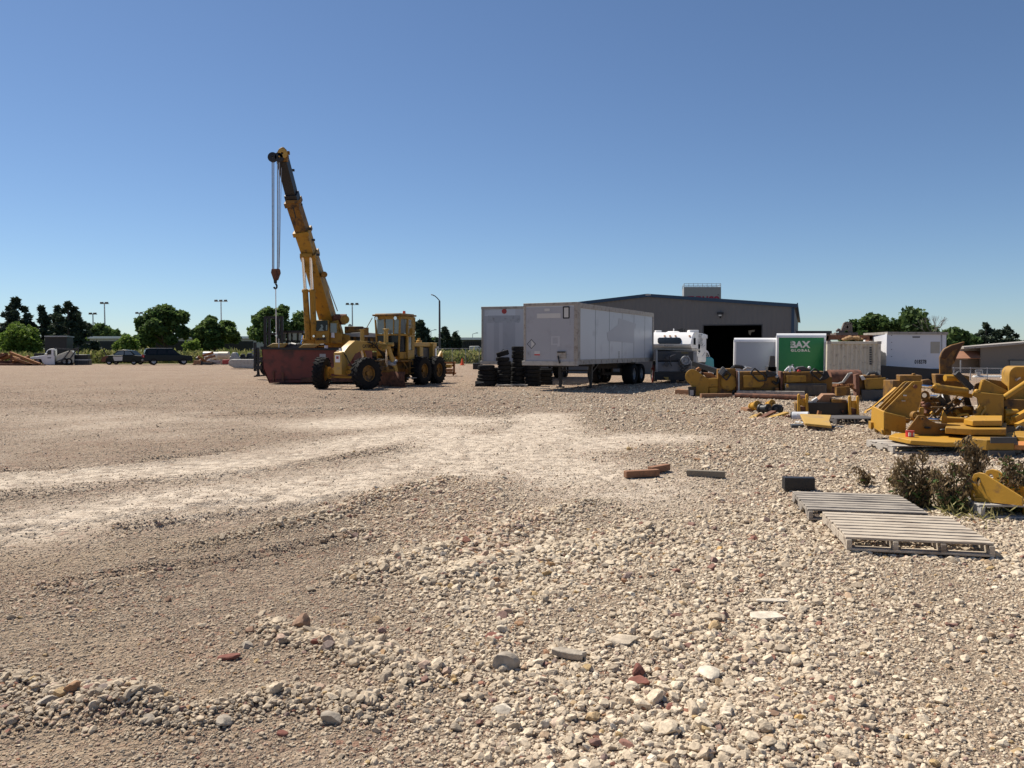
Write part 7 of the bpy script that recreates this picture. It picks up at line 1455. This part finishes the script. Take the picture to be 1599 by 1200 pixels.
for k, (x0, x1, y0, m_) in enumerate(((360, 372, 551, GRY), (374, 383, 553, BLK), (384, 395, 551.5, DGRY))): mb = MB(); mb.pp([(x0, 562), (x0 + 1, y0 + 3), (x0 + 3, y0), (x1 - 3, y0), (x1 - 1, y0 + 3.5), (x1, 562)], 90 + k, 1.6); mb.cyl(PX(x0 + 2, 562.5, 90 + k), PX(x0 + 2, 562.5, 90.3 + k), .45); mb.cyl(PX(x1 - 2, 562.5, 90 + k), PX(x1 - 2, 562.5, 90.3 + k), .45); solo('far_vehicle', mb, m_, ['grey far vehicle above the left end of the concrete block', 'black far vehicle above the middle of the concrete block', 'dark far vehicle just left of the black rack'][k], 'vehicle', bev=.05)
# dark screened wall, long low building and poles behind
mb = MB(); a, b = PX(-60, 530, 126), PX(395, 530, 126); mb.bb(a.x, b.x, 126, 126.2, 0, PX(0, 533, 126).z); solo('screen_wall', mb, mat('dark_screen', (.05, .052, .055), .8, var=.2), 'long dark screened wall behind the far left trees', 'wall')
mb = MB(); a, b = PX(140, 526, 170), PX(430, 526, 170); mb.bb(a.x, b.x, 170, 190, 0, PX(0, 529, 170).z); o = thing('far_warehouse', 'long low far building with a pale roof edge behind the dark wall', 'building', base(280, 175)); obj('wall', mb, CONC, o); mb = MB(); mb.bb(a.x - .3, b.x + .3, 169.6, 190.4, PX(0, 529, 170).z, PX(0, 525.5, 170).z); obj('roof', mb, WHT, o)
def pole_light(px, ytop, Y, n, label):
    t = thing('light_pole', label, 'light pole', base(px, Y), 0, 'tall light poles beyond the trees'); c_ = PX(px, ytop, Y); mb = MB(); mb.cyl((c_.x, Y, 0), (c_.x, Y, c_.z), .22, .13, 8); mb.bar((c_.x - .55 * n, Y, c_.z - .2), (c_.x + .55 * n, Y, c_.z - .2), .12, .12); obj('pole', mb, STEEL, t)
    for k in range(n): x_ = c_.x + (k - (n - 1) / 2) * 1.15; mb = MB(); mb.box((x_, Y - .1, c_.z + .05), (.7, .6, .4)); obj('lamp_head', mb, DGRY, t, .1)
for a in ((145, 490, 200, 2, 'shorter pole with two lamps above the dark wall at left'), (163, 473.5, 190, 2, 'tall pole with two lamps right of the far left pines'), (217.5, 489, 210, 2, 'pole with two lamps at the left edge of the largest tree'), (215, 499.5, 230, 2, 'farthest short pole just left of the largest tree'), (345, 470, 190, 3, 'pole with three lamps above the scrap pile tree'), (550, 475, 190, 3, 'pole with three lamps between crane boom and grader cab')): pole_light(*a)
sl = thing('street_lamp', 'tall single street lamp with a curved arm beside the grader', 'street lamp', base(686.3, 92)); c_ = PX(686.3, 470, 92); mb = MB(); mb.cyl((c_.x, 92, 0), c_, .14, .1, 10); mb.cyl((c_.x, 92, 0), (c_.x, 92, .3), .25, .22, 10); obj('pole', mb, DGRY, sl); mb = MB(); mb.tube([c_, PX(683, 466, 92), PX(679, 462.5, 92), PX(675.5, 461, 92)], .06); obj('arm', mb, DGRY, sl); mb = MB(); mb.bar(PX(676.5, 461.2, 92), PX(673, 460.4, 92), .22, .12); obj('lamp_head', mb, STEEL, sl, .03)
for x_, y_ in ((673, 517), (708, 519), (738, 522)): 
    t = thing('small_street_lamp', ['distant street lamp seen behind the conifers', 'distant street lamp right of the conifers', 'distant street lamp above the long far building'][(673, 708, 738).index(x_)], 'street lamp', base(x_, 200)); c_ = PX(x_, y_, 200); mb = MB(); mb.cyl((c_.x, 200, 0), c_, .1, .07, 6); obj('pole', mb, STEEL, t); mb = MB(); mb.bar(c_, c_ + Vector((.9, 0, .25)), .12, .12); mb.box(c_ + Vector((1.1, 0, .28)), (.6, .3, .2)); obj('lamp_head', mb, STEEL, t)
# far building by the lamp, van, fence, cone
fb = thing('long_building', 'long dark far building with a pale roof left of the trailers', 'building', base(735, 150)); mb = MB(); a, b = PX(700, 530, 150), PX(900, 530, 150); mb.bb(a.x, b.x, 150, 165, 0, PX(0, 531, 150).z); obj('wall', mb, DGRY, fb); mb = MB(); mb.bb(a.x - .5, b.x, 149, 166, PX(0, 531, 150).z, PX(0, 527.5, 150).z); obj('roof', mb, WHT, fb)
mb = MB()
for k in range(14): p = PX(724 + 3 * k, 540, 149.8); mb.bb(p.x - .12, p.x + .12, 149.75, 149.95, 0, PX(0, 534, 150).z)
obj('bays', mb, BLK, fb)
vv = thing('white_van', 'white delivery van parked before the long dark building', 'van', base(742, 130)); yk(PALE, 'body', vv, [[(733, 550), (733, 541), (747, 540.5), (751, 543.5), (752, 550)]], 130, 2.2, .1); yk(GLS, 'window', vv, [[(747, 544), (747.5, 541.5), (750, 543.5), (750.5, 545)]], 129.97, .06)
for x_ in (736, 749): q = PX(x_, 550, 130); wheel(vv, (q.x, 130.1, .4), (0, -1, 0), .4, .25, .2, RUB, GRY, 0, local=False)
def mesh_fence(label, p0, p1, h_, n, wire=.12, tw=.008):
    p0, p1 = Vector(p0), Vector(p1); t = thing('chain_link_fence', label, 'fence', (p0 + p1) / 2); mb = MB(); u = p1 - p0
    for k in range(n + 1): p = p0 + u * k / n; pb_ = MB(); pb_.cyl(p, p + Vector((0, 0, h_ + .05)), .028, n=6); obj('post', pb_, GRY, t)
    mb.cyl(p0 + Vector((0, 0, h_)), p1 + Vector((0, 0, h_)), .018, n=6); mb.cyl(p0 + Vector((0, 0, .08)), p1 + Vector((0, 0, .08)), .015, n=4); obj('rail', mb, GRY, t)
    mb = MB(); L0 = u.length; un = u.normalized(); k = -h_
    while k < L0:
        for s_ in (0, 1):
            a0, a1 = max(0, k), min(L0, k + h_)
            z0, z1 = (a0 - k), (a1 - k)
            if s_: z0, z1 = h_ - z0, h_ - z1
            q0, q1 = p0 + un * a0 + Vector((0, 0, z0)), p0 + un * a1 + Vector((0, 0, z1)); w_ = Vector((0, 0, tw)); mb.add([q0 - w_, q1 - w_, q1 + w_, q0 + w_], [(0, 1, 2, 3)])
        k += wire
    obj('wire_mesh', mb, STEEL, t, smooth=0)
mesh_fence('chain link fence left of the trailers with weeds behind it', (PX(640, 1, 90).x, 90, 0), (PX(790, 1, 90).x, 90, 0), 1.75, 7, .35, .006)
mb = MB(); mb.cyl((PX(160.5, 1, 92).x, 92, 0), PX(160.5, 545, 92), .06, n=6); solo('fence_pole', mb, BLK, 'lone thin dark post standing left of the classic car', 'post')
mesh_fence('chain link fence in front of the tan building at right', (PX(1478, 1, 47).x, 47, -1.3), (PX(1640, 1, 45).x, 45, -1.3), 1.84, 6, .14, .004)
q = G(720.5, 571); mb = MB(); mb.lathe((q.x, 82, 0), (0, 0, 1), [(0, .7), (.04, .7), (.2, .05), (.28, .05), (.28, 0), (0, 0)], 14, False); solo('traffic_cone', mb, ORG, 'orange traffic cone at the foot of the far fence', 'cone')
# yellow trailer frame
fr_ = thing('frame_rack', 'small rusty yellow rack frame right of the grader wheels', 'rack', base(697, 48)); mb = MB(); Yq = 48
for a, b in (((682, 567), (709, 567)), ((681, 571), (709, 571)), ((709, 566), (709, 584)), ((684, 583), (709, 583)), ((684, 578), (707, 578)), ((684, 567), (684, 584))): mb.bar(PX(*a, Yq), PX(*b, Yq), .12, .12)
mb.bar(PX(709, 584, Yq), PX(709, 584, Yq) + Vector((0, 1.2, 0)), .1, .1); mb.bar(PX(709, 567, Yq), PX(709, 567, Yq) + Vector((0, 1.2, 0)), .1, .1); mb.bar(PX(684, 584, Yq), PX(684, 587, Yq), .1, .1); mb.bar(PX(708, 584, Yq), PX(708, 587, Yq), .1, .1); obj('frame', mb, RSTO, fr_)
mb = MB(); mb.pb(685, 579, 707, 583, Yq + .1, .1); obj('panel', mb, PALE, fr_)
# right background: tan building, tanks
tn = thing('tan_building', 'low tan building with a brown awning at the right edge', 'building', base(1560, 62)); TAN = mat('tan_siding', (.20, .175, .145), .7, var=.06); BRN = mat('brown_awning', (.30, .15, .09), .7)
mb = MB(); mb.pp([(1531, 600), (1531, 541), (1700, 528), (1700, 600)], 60, 14); mb.pp([(1480, 600), (1485, 561), (1531, 561), (1531, 600)], 61, 10); obj('wall', mb, TAN, tn); mb = MB(); mb.pp([(1505, 542), (1531, 540), (1700, 526.5), (1700, 529), (1531, 543.5), (1505, 545)], 59.6, 14.6); obj('roof', mb, TRG, tn)
mb = MB(); p = [PX(1491, 560, 59.6), PX(1531, 559.5, 59.6), PX(1529, 548, 60.9), PX(1498, 548.5, 60.9)]; mb.prism(p, (0, .1, -.05)); obj('awning', mb, BRN, tn); mb = MB(); mb.pp([(1498, 549), (1498, 545), (1529, 543), (1529, 548.5)], 60.95, .1); mb.pb(1527, 543, 1530, 560, 60.8, .3); obj('fascia', mb, CONC, tn)
mb = MB(); mb.pp([(1577, 574), (1577, 563.5), (1640, 563.5), (1640, 574)], 59.95, .1); obj('window', mb, GLL, tn); mb = MB(); mb.pb(1576, 562.2, 1642, 563.6, 59.9, .15); obj('window_head', mb, DGRY, tn)
for k, (x0, x1, yc, rr, Y_) in enumerate(((1518, 1566, 591, 4.5, 52), (1564, 1620, 594, 7, 50))):
    mb = MB(); a_, b_ = PX(x0 + 3, yc, Y_), PX(x1, yc, Y_); R__ = rr * Y_ / F; mb.cyl(a_, b_, R__, n=20); mb.ball(a_, (R__ * .5, R__, R__), 16, 8); mb.ball(b_, (R__ * .5, R__, R__), 16, 8); mb.bb(a_.x + .3, a_.x + .5, Y_ - .1, Y_ + .1, -1.3, a_.z); mb.bb(b_.x - .5, b_.x - .3, Y_ - .1, Y_ + .1, -1.3, b_.z); o = solo('propane_tank', mb, PALE if k == 0 else GELW, ['long pale propane tank behind the right-hand fence', 'rounder white propane tank behind the machine housing'][k], 'tank')
    mb = MB(); c_ = PX(x0 + 10 if k == 0 else x0 + 4, yc - rr, Y_); mb.cyl(c_, c_ + Vector((0, 0, .25)), .12); mb.tube([c_ + Vector((-.2, 0, .1)), c_ + Vector((-.2, 0, .35)), c_ + Vector((.25, 0, .35)), c_ + Vector((.25, 0, .1))], .03); obj('valve', mb, STEEL, o)
